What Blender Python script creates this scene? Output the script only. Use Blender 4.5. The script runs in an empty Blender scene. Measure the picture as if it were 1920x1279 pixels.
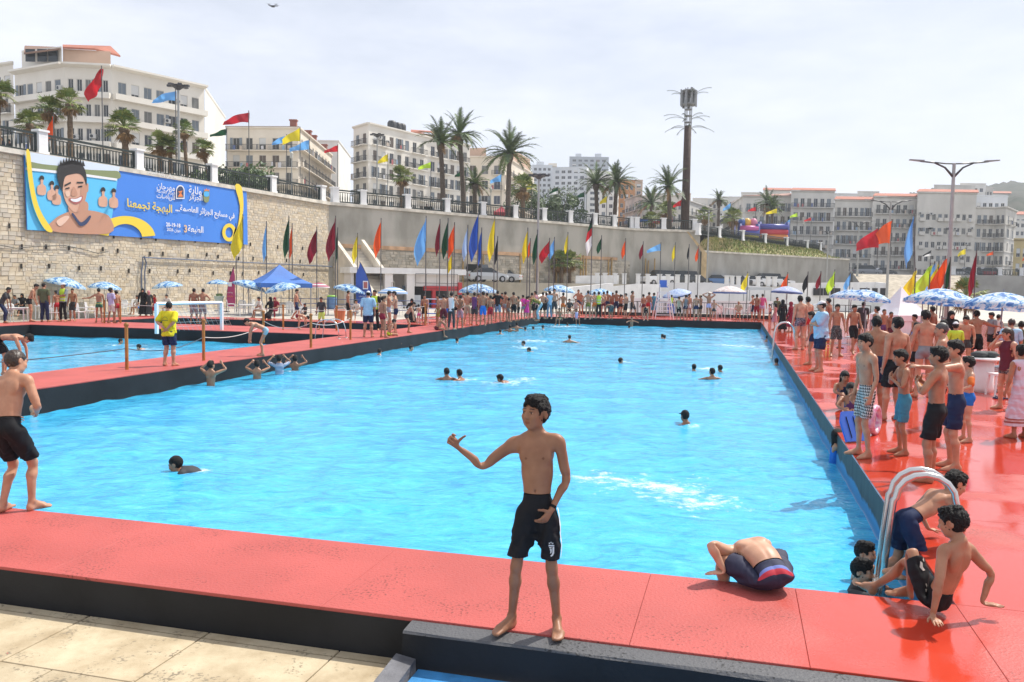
import bpy, bmesh, math, random
import numpy as np
from mathutils import Vector, Matrix
R=random.Random(7)
SC=bpy.context.scene
COL=SC.collection
# ---------------------------------------------------------------- camera
F=1580.0; HOR=(1396.0,540.0); ROLL=math.radians(0.9); HC=2.15
_n=(-math.sin(ROLL),math.cos(ROLL))
PITCH=math.atan2((960-HOR[0])*_n[0]+(639.5-HOR[1])*_n[1],F)
cam=bpy.data.cameras.new('camera'); cam.lens=F/1920*36; cam.sensor_width=36
cam.clip_start=.1; cam.clip_end=6000
co=bpy.data.objects.new('camera',cam); COL.objects.link(co); SC.camera=co
co.matrix_world=Matrix.Translation((0,0,HC))@Matrix.Rotation(math.pi/2-PITCH,4,'X')@Matrix.Rotation(ROLL,4,'Z')
# ---------------------------------------------------------------- world, sun
SUN=Vector((.591,.433,1.0)).normalized()
SEL=math.asin(SUN.z); SAZ=math.atan2(SUN.x,SUN.y)
w=bpy.data.worlds.new('World'); SC.world=w; w.use_nodes=True
nt=w.node_tree; N=nt.nodes; L=nt.links
for n in list(N): N.remove(n)
out=N.new('ShaderNodeOutputWorld'); bg=N.new('ShaderNodeBackground'); L.new(bg.outputs[0],out.inputs[0])
bg.inputs[1].default_value=.1
sky=N.new('ShaderNodeTexSky'); sky.sky_type='NISHITA'; sky.sun_disc=False
sky.sun_elevation=SEL; sky.sun_rotation=SAZ; sky.dust_density=2.0; sky.air_density=1.0
tc=N.new('ShaderNodeTexCoord'); mp=N.new('ShaderNodeMapping'); mp.inputs['Scale'].default_value=(1,1,3.2)
mp.inputs['Location'].default_value=(.35,.2,.1)
L.new(tc.outputs['Generated'],mp.inputs[0])
nz=N.new('ShaderNodeTexNoise'); nz.inputs['Scale'].default_value=3.2; nz.inputs['Detail'].default_value=7; nz.inputs['Roughness'].default_value=.55
L.new(mp.outputs[0],nz.inputs['Vector'])
cr=N.new('ShaderNodeValToRGB'); cr.color_ramp.elements[0].position=.32; cr.color_ramp.elements[1].position=.66
cr.color_ramp.elements[0].color=(.55,.55,.55,1); cr.color_ramp.elements[1].color=(.95,.95,.95,1)
L.new(nz.outputs[0],cr.inputs[0])
mx=N.new('ShaderNodeMix'); mx.data_type='RGBA'
L.new(cr.outputs[0],mx.inputs[0]); L.new(sky.outputs[0],mx.inputs[6])
mx.inputs[7].default_value=(9.3,9.65,10.75,1)
L.new(mx.outputs[2],bg.inputs[0])
sl=bpy.data.lights.new('sun','SUN'); sl.energy=5.0; sl.angle=math.radians(.55); sl.color=(1,.955,.88)
so=bpy.data.objects.new('sun',sl); COL.objects.link(so); so.rotation_euler=SUN.to_track_quat('Z','Y').to_euler()
SC.view_settings.view_transform='Standard'; SC.view_settings.look='None'; SC.view_settings.gamma=1; SC.view_settings.exposure=.16
try: SC.view_settings.use_curve_mapping=False
except Exception: pass
SC.render.engine='CYCLES'; SC.cycles.max_bounces=6; SC.cycles.diffuse_bounces=2; SC.cycles.glossy_bounces=3; SC.cycles.transparent_max_bounces=8
SC.cycles.use_denoising=True; SC.cycles.caustics_reflective=False; SC.cycles.caustics_refractive=False
# ---------------------------------------------------------------- geometry of the place
def ray(u,v):
    a=u-960; b=v-639.5
    c,s=math.cos(ROLL),math.sin(ROLL)
    a,b=a*c+b*s,-a*s+b*c
    cp,sp=math.cos(PITCH),math.sin(PITCH)
    return Vector((a,F*cp-b*sp,-F*sp-b*cp))
def at(u,v,z=0.0):                    # a point of the place at height z seen in direction u,v
    d=ray(u,v); t=(z-HC)/d.z; return Vector((d.x*t,d.y*t,z))
def far(u,v,dist):                    # a point at forward distance dist
    d=ray(u,v); t=dist/d.y; return Vector((d.x*t,dist,HC+d.z*t))
def hor(u): return HOR[1]+(u-HOR[0])*math.tan(ROLL)
def hz(u,v,dist): return far(u,v,dist).z
def xy(u,dist): p=far(u,hor(u),dist); return Vector((p.x,p.y))
def online(u,P,Q):                    # where the sight line u crosses the plan line PQ
    d=ray(u,hor(u)); P=Vector(P[:2]); Q=Vector(Q[:2]); e=Q-P
    den=d.x*e.y-d.y*e.x
    t=(P.x*e.y-P.y*e.x)/den
    return Vector((d.x*t,d.y*t))
ANG=math.radians(75.1); E1=Vector((math.cos(ANG),math.sin(ANG),0)); E2=Vector((E1.y,-E1.x,0))
def P(a,b,z=0.0):                     # pool frame: a along the pool, b across it
    return Vector((E1.x*a+E2.x*b,E1.y*a+E2.y*b,z))
def AB(p): return p.x*E1.x+p.y*E1.y, p.x*E2.x+p.y*E2.y
POOLROT=ANG-math.pi/2
# ---------------------------------------------------------------- helpers
MATS={}
def srgb(r,g,b):
    f=lambda c:(c/255/12.92 if c/255<=.04045 else ((c/255+.055)/1.055)**2.4)
    return (f(r),f(g),f(b))
def mat(name,col,rough=.6,var=0,scale=4,col2=None,bump=0,bscale=None,metal=0,spec=.5,detail=5,emit=0,stretch=None,lo=.35,hi=.65):
    if name in MATS: return MATS[name]
    m=bpy.data.materials.new(name); m.use_nodes=True; n=m.node_tree.nodes; l=m.node_tree.links
    b=n['Principled BSDF']; b.inputs['Roughness'].default_value=rough; b.inputs['Metallic'].default_value=metal
    b.inputs['Specular IOR Level'].default_value=spec
    b.inputs['Base Color'].default_value=(*col,1)
    if var or col2 or bump:
        t=n.new('ShaderNodeTexCoord'); src=t.outputs['Object']
        if stretch:
            q=n.new('ShaderNodeMapping'); q.inputs['Scale'].default_value=stretch; l.new(src,q.inputs[0]); src=q.outputs[0]
    if var or col2:
        z=n.new('ShaderNodeTexNoise'); z.inputs['Scale'].default_value=scale; z.inputs['Detail'].default_value=detail
        l.new(src,z.inputs['Vector'])
        r=n.new('ShaderNodeValToRGB'); r.color_ramp.elements[0].position=lo; r.color_ramp.elements[1].position=hi
        c2=col2 or tuple(max(0,c*(1-var)) for c in col); c1=col if col2 else tuple(min(1,c*(1+var)) for c in col)
        r.color_ramp.elements[0].color=(*c2,1); r.color_ramp.elements[1].color=(*c1,1)
        l.new(z.outputs[0],r.inputs[0]); l.new(r.outputs[0],b.inputs['Base Color'])
    if bump:
        z2=n.new('ShaderNodeTexNoise'); z2.inputs['Scale'].default_value=bscale or scale*6; z2.inputs['Detail'].default_value=4
        l.new(src,z2.inputs['Vector'])
        bp=n.new('ShaderNodeBump'); bp.inputs['Strength'].default_value=bump; bp.inputs['Distance'].default_value=.02
        l.new(z2.outputs[0],bp.inputs['Height']); l.new(bp.outputs[0],b.inputs['Normal'])
    MATS[name]=m; return m
def unlit(o): return o
class MB:
    def __init__(s): s.v=[]; s.f=[]; s.m=[]
    def add(s,vs,fs,mi=0):
        k=len(s.v); s.v+= [tuple(p) for p in vs]; s.f+=[tuple(i+k for i in f) for f in fs]; s.m+=[mi]*len(fs); return s
    def box(s,c,d,mi=0,rz=0,M=None,skip=()):
        x,y,z=d[0]/2,d[1]/2,d[2]/2
        vs=[Vector(p) for p in((-x,-y,-z),(x,-y,-z),(x,y,-z),(-x,y,-z),(-x,-y,z),(x,-y,z),(x,y,z),(-x,y,z))]
        T=Matrix.Translation(c)@Matrix.Rotation(rz,4,'Z')
        if M is not None: T=M@T
        fs=[(0,3,2,1),(4,5,6,7),(0,1,5,4),(1,2,6,5),(2,3,7,6),(3,0,4,7)]
        return s.add([T@p for p in vs],[f for i,f in enumerate(fs) if i not in skip],mi)
    def quad(s,a,b,c,d,mi=0): return s.add([a,b,c,d],[(0,1,2,3)],mi)
    def prism(s,poly,z0,z1,mi=0,mt=None,bottom=True):
        n=len(poly); vs=[(p[0],p[1],z0) for p in poly]+[(p[0],p[1],z1) for p in poly]
        s.add(vs,[(i,(i+1)%n,(i+1)%n+n,i+n) for i in range(n)],mi)
        s.add(vs[n:],[tuple(range(n))],mi if mt is None else mt)
        if bottom: s.add(vs[:n],[tuple(range(n-1,-1,-1))],mi)
        return s
    def tube(s,pts,r,mi=0,n=8,cap=True,flat=1.0):
        pts=[Vector(p) for p in pts]; rs=r if isinstance(r,(list,tuple)) else [r]*len(pts)
        k=len(s.v); prev=None; vs=[]
        for i,p in enumerate(pts):
            t=(pts[min(i+1,len(pts)-1)]-pts[max(i-1,0)]); 
            if t.length<1e-9: t=Vector((0,0,1))
            t.normalize()
            if prev is None:
                u=t.orthogonal().normalized()
                if abs(t.z)<.95: u=t.cross(Vector((0,0,1))).normalized()
            else: u=(prev-t*prev.dot(t)); u=u.normalized() if u.length>1e-6 else t.orthogonal().normalized()
            prev=u; w_=t.cross(u)
            for j in range(n):
                q=2*math.pi*j/n; vs.append(p+u*math.cos(q)*rs[i]+w_*math.sin(q)*rs[i]*flat)
        fs=[]
        for i in range(len(pts)-1):
            for j in range(n):
                fs.append((i*n+j,i*n+(j+1)%n,(i+1)*n+(j+1)%n,(i+1)*n+j))
        if cap: fs.append(tuple(range(n-1,-1,-1))); fs.append(tuple((len(pts)-1)*n+j for j in range(n)))
        return s.add(vs,fs,mi)
    def lathe(s,prof,c=(0,0,0),mi=0,n=12,M=None):   # prof: (r,z)
        vs=[];fs=[]
        for r,z in prof:
            for j in range(n):
                q=2*math.pi*j/n; p=Vector((c[0]+r*math.cos(q),c[1]+r*math.sin(q),c[2]+z)); vs.append(M@p if M is not None else p)
        for i in range(len(prof)-1):
            for j in range(n): fs.append((i*n+j,i*n+(j+1)%n,(i+1)*n+(j+1)%n,(i+1)*n+j))
        fs.append(tuple(range(n-1,-1,-1))); fs.append(tuple((len(prof)-1)*n+j for j in range(n)))
        return s.add(vs,fs,mi)
    def mesh(s,name,mats):
        me=bpy.data.meshes.new(name); me.from_pydata(s.v,[],s.f)
        for m in (mats if isinstance(mats,(list,tuple)) else [mats]): me.materials.append(m)
        if any(s.m): me.polygons.foreach_set('material_index',s.m)
        me.update(); return me
    def build(s,name,mats,parent=None,smooth=False,loc=None,rz=0,**kw):
        me=s.mesh(name,mats)
        if smooth: me.polygons.foreach_set('use_smooth',[True]*len(me.polygons))
        return link(name,me,parent,loc,rz,**kw)
def link(name,me,parent=None,loc=None,rz=0,label=None,cat=None,group=None,kind=None):
    o=bpy.data.objects.new(name,me); COL.objects.link(o)
    if parent is not None: o.parent=parent
    if loc is not None: o.location=loc
    if rz: o.rotation_euler=(0,0,rz)
    return tag(o,label,cat,group,kind)
def tag(o,label=None,cat=None,group=None,kind=None):
    if label: o['label']=label
    if cat: o['category']=cat
    if group: o['group']=group
    if kind: o['kind']=kind
    return o
def thing(name,label,cat,loc=(0,0,0),rz=0,group=None): return link(name,None,None,loc,rz,label,cat,group)
def children(o): return [c for c in o.children]
def dup(o,loc=None,rz=None,label=None,group=None,scale=None):
    def cp(x,par):
        c=x.copy(); COL.objects.link(c)
        if par is not None: c.parent=par
        for ch in x.children: cp(ch,c)
        return c
    r=cp(o,None)
    if loc is not None: r.location=loc
    if rz is not None: r.rotation_euler=(0,0,rz)
    if scale is not None: r.scale=(scale,)*3 if not isinstance(scale,(tuple,list)) else scale
    return tag(r,label,None,group)
def hashn(x,y,s=0):
    v=math.sin(x*127.1+y*311.7+s*74.7)*43758.5453; return v-math.floor(v)
# ================================================================ setting: ground, decks, pools
def grain(name,col,dark,wet=None,pit=.5):
    m=bpy.data.materials.new(name); m.use_nodes=True; n=m.node_tree.nodes; l=m.node_tree.links; b=n['Principled BSDF']
    g=n.new('ShaderNodeNewGeometry'); pos=g.outputs['Position']
    big=n.new('ShaderNodeTexNoise'); big.inputs['Scale'].default_value=.9; big.inputs['Detail'].default_value=6; l.new(pos,big.inputs['Vector'])
    fine=n.new('ShaderNodeTexNoise'); fine.inputs['Scale'].default_value=48; fine.inputs['Detail'].default_value=5; l.new(pos,fine.inputs['Vector'])
    patch=n.new('ShaderNodeTexNoise'); patch.inputs['Scale'].default_value=1.7; patch.inputs['Detail'].default_value=3; l.new(pos,patch.inputs['Vector'])
    r1=n.new('ShaderNodeValToRGB'); r1.color_ramp.elements[0].position=.38; r1.color_ramp.elements[1].position=.62
    r1.color_ramp.elements[0].color=(*[c*.86 for c in col],1); r1.color_ramp.elements[1].color=(*col,1)
    l.new(big.outputs[0],r1.inputs[0])
    # pits: fine noise above a patchy threshold
    pm=n.new('ShaderNodeMapRange'); pm.inputs[1].default_value=.42; pm.inputs[2].default_value=.62; pm.inputs[3].default_value=.70; pm.inputs[4].default_value=.545
    l.new(patch.outputs[0],pm.inputs[0])
    gt=n.new('ShaderNodeMath'); gt.operation='SUBTRACT'; l.new(fine.outputs[0],gt.inputs[0]); l.new(pm.outputs[0],gt.inputs[1])
    sm=n.new('ShaderNodeMath'); sm.operation='MULTIPLY'; sm.use_clamp=True; sm.inputs[1].default_value=25*pit; l.new(gt.outputs[0],sm.inputs[0])
    mxn=n.new('ShaderNodeMix'); mxn.data_type='RGBA'; l.new(sm.outputs[0],mxn.inputs[0]); l.new(r1.outputs[0],mxn.inputs[6]); mxn.inputs[7].default_value=(*dark,1)
    colout=mxn.outputs[2]; b.inputs['Roughness'].default_value=.55; b.inputs['Specular IOR Level'].default_value=.3
    bp=n.new('ShaderNodeBump'); bp.inputs['Strength'].default_value=.6; bp.inputs['Distance'].default_value=.012; l.new(fine.outputs[0],bp.inputs['Height'])
    if wet:
        wn=n.new('ShaderNodeTexNoise'); wn.inputs['Scale'].default_value=.75; wn.inputs['Detail'].default_value=4; l.new(pos,wn.inputs['Vector'])
        # wet side of the pool: towards larger b
        dp=n.new('ShaderNodeVectorMath'); dp.operation='DOT_PRODUCT'; dp.inputs[1].default_value=(E2.x,E2.y,0); l.new(pos,dp.inputs[0])
        mr=n.new('ShaderNodeMapRange'); mr.inputs[1].default_value=-.4; mr.inputs[2].default_value=1.3; mr.inputs[3].default_value=-.22; mr.inputs[4].default_value=.12
        l.new(dp.outputs['Value'],mr.inputs[0])
        sl_=n.new('ShaderNodeVectorMath'); sl_.operation='DOT_PRODUCT'; sl_.inputs[1].default_value=(E1.x,E1.y,0); l.new(pos,sl_.inputs[0])
        mr2=n.new('ShaderNodeMapRange'); mr2.inputs[1].default_value=34; mr2.inputs[2].default_value=42; mr2.inputs[3].default_value=0; mr2.inputs[4].default_value=.3; l.new(sl_.outputs['Value'],mr2.inputs[0])
        ad=n.new('ShaderNodeMath'); ad.operation='ADD'; l.new(wn.outputs[0],ad.inputs[0]); l.new(mr.outputs[0],ad.inputs[1])
        ad2=n.new('ShaderNodeMath'); ad2.operation='ADD'; l.new(ad.outputs[0],ad2.inputs[0]); l.new(mr2.outputs[0],ad2.inputs[1])
        wr=n.new('ShaderNodeMapRange'); wr.inputs[1].default_value=.46; wr.inputs[2].default_value=.60; l.new(ad2.outputs[0],wr.inputs[0])
        m2=n.new('ShaderNodeMix'); m2.data_type='RGBA'; l.new(wr.outputs[0],m2.inputs[0]); l.new(colout,m2.inputs[6]); m2.inputs[7].default_value=(*wet,1)
        colout=m2.outputs[2]
        rr=n.new('ShaderNodeMapRange'); rr.inputs[3].default_value=.55; rr.inputs[4].default_value=.09; l.new(wr.outputs[0],rr.inputs[0]); l.new(rr.outputs[0],b.inputs['Roughness'])
        sp=n.new('ShaderNodeMapRange'); sp.inputs[3].default_value=.3; sp.inputs[4].default_value=.55; l.new(wr.outputs[0],sp.inputs[0]); l.new(sp.outputs[0],b.inputs['Specular IOR Level'])
        bs=n.new('ShaderNodeMapRange'); bs.inputs[3].default_value=.6; bs.inputs[4].default_value=.035; l.new(wr.outputs[0],bs.inputs[0]); l.new(bs.outputs[0],bp.inputs['Strength'])
    l.new(bp.outputs[0],b.inputs['Normal']); l.new(colout,b.inputs['Base Color'])
    return m
RED=grain('red_deck_paint',(.47,.096,.082),(.20,.045,.035),wet=(.50,.048,.024))
REDJ=mat('deck_joint',(.36,.07,.06),.7)
BLACK=mat('black_pool_paint',(.011,.012,.014),.62,spec=.3,var=.35,scale=1.5,bump=.15,bscale=30)
WETBLACK=mat('streaked_pool_wall',(.035,.042,.042),.55,col2=(.007,.009,.010),scale=9,stretch=(1,1,.12),bump=.1)
GREYCURB=grain('grey_curb_paint',(.10,.10,.104),(.03,.03,.03),pit=1)
def pool_wall_paint(m):        # blue paint shows at the foot of the wall, with a ragged edge
    n=m.node_tree.nodes; l=m.node_tree.links; b=n['Principled BSDF']; src=b.inputs['Base Color'].links[0].from_socket
    g=n.new('ShaderNodeNewGeometry'); z=n.new('ShaderNodeSeparateXYZ'); l.new(g.outputs['Position'],z.inputs[0]); nz_=n.new('ShaderNodeTexNoise'); nz_.inputs['Scale'].default_value=3.5; nz_.inputs['Detail'].default_value=6; l.new(g.outputs['Position'],nz_.inputs['Vector'])
    a=n.new('ShaderNodeMath'); a.operation='MULTIPLY_ADD'; a.inputs[1].default_value=.22; l.new(nz_.outputs[0],a.inputs[0]); l.new(z.outputs[2],a.inputs[2]); r=n.new('ShaderNodeMapRange'); r.inputs[1].default_value=-.19; r.inputs[2].default_value=-.24; l.new(a.outputs[0],r.inputs[0])
    mx=n.new('ShaderNodeMix'); mx.data_type='RGBA'; l.new(r.outputs[0],mx.inputs[0]); l.new(src,mx.inputs[6]); mx.inputs[7].default_value=(.035,.22,.46,1); l.new(mx.outputs[2],b.inputs['Base Color'])
pool_wall_paint(WETBLACK)
def grid_body(name,av,bv,solid,z0,z1,mats,sidemat):
    mb=MB()
    for i in range(len(av)-1):
        for j in range(len(bv)-1):
            if not solid(i,j): continue
            a0,a1,b0,b1=av[i],av[i+1],bv[j],bv[j+1]
            mb.quad(P(a0,b0,z1),P(a0,b1,z1),P(a1,b1,z1),P(a1,b0,z1),0)
            for di,dj,pa,pb in((-1,0,(a0,b1),(a0,b0)),(1,0,(a1,b0),(a1,b1)),(0,-1,(a0,b0),(a1,b0)),(0,1,(a1,b1),(a0,b1))):
                ii,jj=i+di,j+dj
                s=0<=ii<len(av)-1 and 0<=jj<len(bv)-1 and solid(ii,jj)
                if not s: mb.quad(P(*pa,z1),P(*pb,z1),P(*pb,z0),P(*pa,z0),sidemat(i,j,di,dj))
    return mb
TRAV=mat('travertine',(.66,.55,.37),.7,col2=(.44,.36,.24),scale=2.2,bump=.25,bscale=25,detail=8,lo=.3,hi=.6)
GRND=mat('concrete_ground',(.36,.33,.27),.8,col2=(.27,.245,.20),scale=.35,bump=.2,bscale=3)
mb=MB()
for a0,a1,b0,b1 in((-80,4.95,-500,-2.0),(-80,3.0,-2.0,500),(4.95,66.9,-500,-33),(4.95,66.9,16,500),(66.9,800,-500,500),(42.8,66.9,-33,-19),(61.9,66.9,-19,1.52)):
    mb.quad(P(a0,b0,-.30),P(a0,b1,-.30),P(a1,b1,-.30),P(a1,b0,-.30))

mb.build('ground',GRND,kind='structure')
# pale terrace round the pools, a step above the ground
PLZ=mat('pale_terrace',(.44,.40,.34),.75,var=.12,scale=.5,bump=.1,bscale=8)
mb=MB(); mb.prism([P(42.8,-60)[:2],P(42.8,-19)[:2],P(62,-19)[:2],P(62,1.52)[:2],P(67,1.52)[:2],P(67,40)[:2],P(140,40)[:2],P(140,-60)[:2]],-.29,-.06); mb.build('terrace',PLZ,kind='structure')
MA=(6.27,56.0); MBb=(-13.0,1.52)
av=[4.95,6.27,31.2,35.0,40.6,42.8,56.0,62.0,67.0]; bv=[-60,-33.0,-30.9,-19,-15.2,-13.0,1.52,16.0]
def solid(i,j):
    a=(av[i]+av[i+1])/2; b=(bv[j]+bv[j+1])/2
    if b<-33 and a>6.27: return False
    if MA[0]<a<MA[1] and MBb[0]<b<MBb[1]: return False
    if 6.27<a<31.2 and -30.9<b<-15.2: return False
    if 35<a<40.6 and -30.9<b<-15.2: return False
    if a>42.8 and b<-19: return False
    if a>62 and b<1.52: return False
    return True
def sm_(i,j,di,dj):
    b=(bv[j]+bv[j+1])/2
    return 2 if (b>1.5 and dj==-1 and av[i]<56) else 1
deck=grid_body('pool_deck',av,bv,solid,-2.0,-.024,None,sm_).build('pool_deck',[REDJ,BLACK,WETBLACK],kind='structure')
# red slabs laid over it: the near ones one by one, the far ones as larger sheets
def slab(a0,a1,b0,b1,g=.0012):
    mb=MB(); A=(a1-a0)/2-g; B=(b1-b0)/2-g; e=.0025
    c=P((a0+a1)/2,(b0+b1)/2,-.022)
    lo=[(-B,-A,0),(B,-A,0),(B,A,0),(-B,A,0)]; md=[(x,y,.022-e) for x,y,_ in lo]; hi=[((abs(x)-e)*(1 if x>0 else -1),(abs(y)-e)*(1 if y>0 else -1),.022) for x,y,_ in lo]
    mb.add(lo+md+hi,[(0,1,5,4),(1,2,6,5),(2,3,7,6),(3,0,4,7),(4,5,9,8),(5,6,10,9),(6,7,11,10),(7,4,8,11),(8,9,10,11)])
    return mb.build('slab',RED,deck,loc=c,rz=POOLROT)
nb=[-33,-30.6,-28.4,-26.2,-24,-21.8,-19.6,-17.4,-15.2,-13.2,-11.1,-9.1,-7.0,-4.83,-2.6,-.56,.47,1.52,3.7,5.9,8.1,10.3,13,16]
for i in range(len(nb)-1): slab(4.95,6.27,nb[i],nb[i+1])
for i in range(12):
    for j,(b0,b1) in enumerate([(1.52,3.7),(3.7,5.9),(5.9,8.1),(8.1,10.3),(10.3,16)]): slab(6.27+i*2.4,6.27+(i+1)*2.4,b0,b1)
for i in range(4):
    for b0,b1 in((1.52,5.9),(5.9,10.3),(10.3,16)): slab(35.07+i*7.98,35.07+(i+1)*7.98,b0,b1)
for i in range(24): slab(6.27+i*2.072,6.27+(i+1)*2.072,-15.2,-13.0)
slab(6.27,31.2,-33,-30.9); slab(31.2,35,-33,-24); slab(31.2,35,-24,-15.2); slab(35,40.6,-33,-30.9); slab(40.6,42.8,-33,-24); slab(40.6,42.8,-24,-15.2)
slab(42.8,49,-19,-15.2); slab(49,56,-19,-15.2)
for i in range(5): slab(56,62,-19+i*4.104,-19+(i+1)*4.104)
# grey-topped curb in front, with the low footbath wall
mb=MB(); bb=-1.95; prof=[(4.944,-.012),(4.80,-.02),(4.785,-.035),(4.78,-.6),(4.944,-.6)]
n_=60; L0=[];rr_=random.Random(3)
for k in range(n_+1):
    b=bb+(16-bb)*k/n_
    for (a,z) in prof: L0.append(P(a+(rr_.uniform(-.006,.006) if 4.7<a<4.9 else 0),b,z+(rr_.uniform(-.004,.004) if a<4.94 and z>-.1 else 0)))
fs=[];ms=[]
for k in range(n_):
    for q in range(4): fs.append((k*5+q,(k+1)*5+q,(k+1)*5+q+1,k*5+q+1)); ms.append(0 if q<2 else 1)
mb.add(L0,fs); mb.m=ms; mb.add([L0[i] for i in range(5)],[(0,1,2,3,4)],1)
mb.build('curb',[GREYCURB,BLACK],kind='structure')
mb=MB()
for pr,mi in(((-1.99,-1.86),0),):
    b0,b1=pr
    ring=[]
    for a,zt in((4.78,-.165),(4.45,-.19),(4.1,-.24),(3.4,-.30)):
        ring+= [P(a,b0-.02,-.8),P(a,b0,zt),P(a,b1,zt-.02),P(a,b1+.02,-.8)]
    fs=[]
    for k in range(3):
        for q in range(3): fs.append((k*4+q,k*4+q+1,(k+1)*4+q+1,(k+1)*4+q))
    mb.add(ring,fs)
mb.build('footbath_wall',mat('grey_slab_paint',(.12,.12,.13),.6,var=.35,scale=6,bump=.3,bscale=40),kind='structure')
BLUEP=mat('blue_floor_paint',(.05,.24,.52),.5,var=.15,scale=8,bump=.2,bscale=40)
mb=MB(); mb.quad(P(3.0,-1.84,-.245),P(3.0,16,-.245),P(4.775,16,-.245),P(4.775,-1.84,-.245)); mb.build('footbath_floor',BLUEP,kind='structure')
# travertine paving in front: each tile a piece
pv=MB(); pv.quad(P(1.5,-30,-.298),P(1.5,-2.0,-.298),P(4.95,-2.0,-.298),P(4.95,-30,-.298))
pav=pv.build('paving',mat('paving_bed',(.05,.042,.03),.9),kind='structure')
tb=MB(); x,y,e=.4865,.330,.003
tb.add([(-x,-y,0),(x,-y,0),(x,y,0),(-x,y,0),(-x,-y,.016),(x,-y,.016),(x,y,.016),(-x,y,.016),(-x+e,-y+e,.02),(x-e,-y+e,.02),(x-e,y-e,.02),(-x+e,y-e,.02)],[(0,1,5,4),(1,2,6,5),(2,3,7,6),(3,0,4,7),(4,5,9,8),(5,6,10,9),(6,7,11,10),(7,4,8,11),(8,9,10,11)])
def trav():
    m=bpy.data.materials.new('travertine_tile'); m.use_nodes=True; n=m.node_tree.nodes; l=m.node_tree.links; b=n['Principled BSDF']; b.inputs['Roughness'].default_value=.7
    g=n.new('ShaderNodeNewGeometry'); oi=n.new('ShaderNodeObjectInfo')
    n1=n.new('ShaderNodeTexNoise'); n1.inputs['Scale'].default_value=2.6; n1.inputs['Detail'].default_value=9; n1.inputs['Roughness'].default_value=.65; l.new(g.outputs['Position'],n1.inputs['Vector'])
    r=n.new('ShaderNodeValToRGB'); r.color_ramp.elements[0].position=.3; r.color_ramp.elements[0].color=(.34,.26,.155,1); r.color_ramp.elements[1].position=.62; r.color_ramp.elements[1].color=(.53,.44,.295,1); l.new(n1.outputs[0],r.inputs[0])
    n2=n.new('ShaderNodeTexNoise'); n2.inputs['Scale'].default_value=45; n2.inputs['Detail'].default_value=4; l.new(g.outputs['Position'],n2.inputs['Vector'])
    n3=n.new('ShaderNodeTexNoise'); n3.inputs['Scale'].default_value=5; l.new(g.outputs['Position'],n3.inputs['Vector'])
    mu=n.new('ShaderNodeMath'); mu.operation='MULTIPLY'; l.new(n2.outputs[0],mu.inputs[0]); l.new(n3.outputs[0],mu.inputs[1])
    r2=n.new('ShaderNodeValToRGB'); r2.color_ramp.elements[0].position=.325; r2.color_ramp.elements[1].position=.40; l.new(mu.outputs[0],r2.inputs[0])
    mx=n.new('ShaderNodeMix'); mx.data_type='RGBA'; l.new(r2.outputs[0],mx.inputs[0]); l.new(r.outputs[0],mx.inputs[6]); mx.inputs[7].default_value=(.22,.18,.12,1)
    n4=n.new('ShaderNodeTexNoise'); n4.inputs['Scale'].default_value=11; n4.inputs['Detail'].default_value=5; l.new(g.outputs['Position'],n4.inputs['Vector'])
    r4=n.new('ShaderNodeValToRGB'); r4.color_ramp.elements[0].position=.755; r4.color_ramp.elements[1].position=.77; l.new(n4.outputs[0],r4.inputs[0])
    m4=n.new('ShaderNodeMix'); m4.data_type='RGBA'; l.new(r4.outputs[0],m4.inputs[0]); l.new(mx.outputs[2],m4.inputs[6]); m4.inputs[7].default_value=(.5,.06,.05,1)
    hs=n.new('ShaderNodeHueSaturation'); mr=n.new('ShaderNodeMapRange'); mr.inputs[3].default_value=.88; mr.inputs[4].default_value=1.1; l.new(oi.outputs['Random'],mr.inputs[0]); l.new(mr.outputs[0],hs.inputs['Value']); l.new(m4.outputs[2],hs.inputs['Color'])
    l.new(hs.outputs[0],b.inputs['Base Color'])
    bp=n.new('ShaderNodeBump'); bp.inputs['Strength'].default_value=.3; bp.inputs['Distance'].default_value=.01; l.new(n2.outputs[0],bp.inputs['Height']); l.new(bp.outputs[0],b.inputs['Normal'])
    return m
TR=trav(); tme=tb.mesh('tile',TR)
for r_ in range(5):
    for k in range(14):
        c=(4.18+.335-.67*r_+.33*(r_==0)*0, -2.95-.985*k); 
        if r_==0: c=(4.515,c[1])
        o=link('tile',tme,pav,loc=P(c[0],c[1]+ (0 if r_%2==0 else .4),-.298+rr_.uniform(-.001,.001)),rz=POOLROT)
for k in range(14): 
    o=link('tile',tme,pav,loc=P(4.90,-2.95-.985*k,-.299),rz=POOLROT); o.scale=(1,.125,1)
for a_,sy in((4.90,.125),(4.515,1),(3.845,1),(3.175,1)): o=link('tile',tme,pav,loc=P(a_,-2.228,-.299),rz=POOLROT); o.scale=(.46,sy,1)
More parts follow.
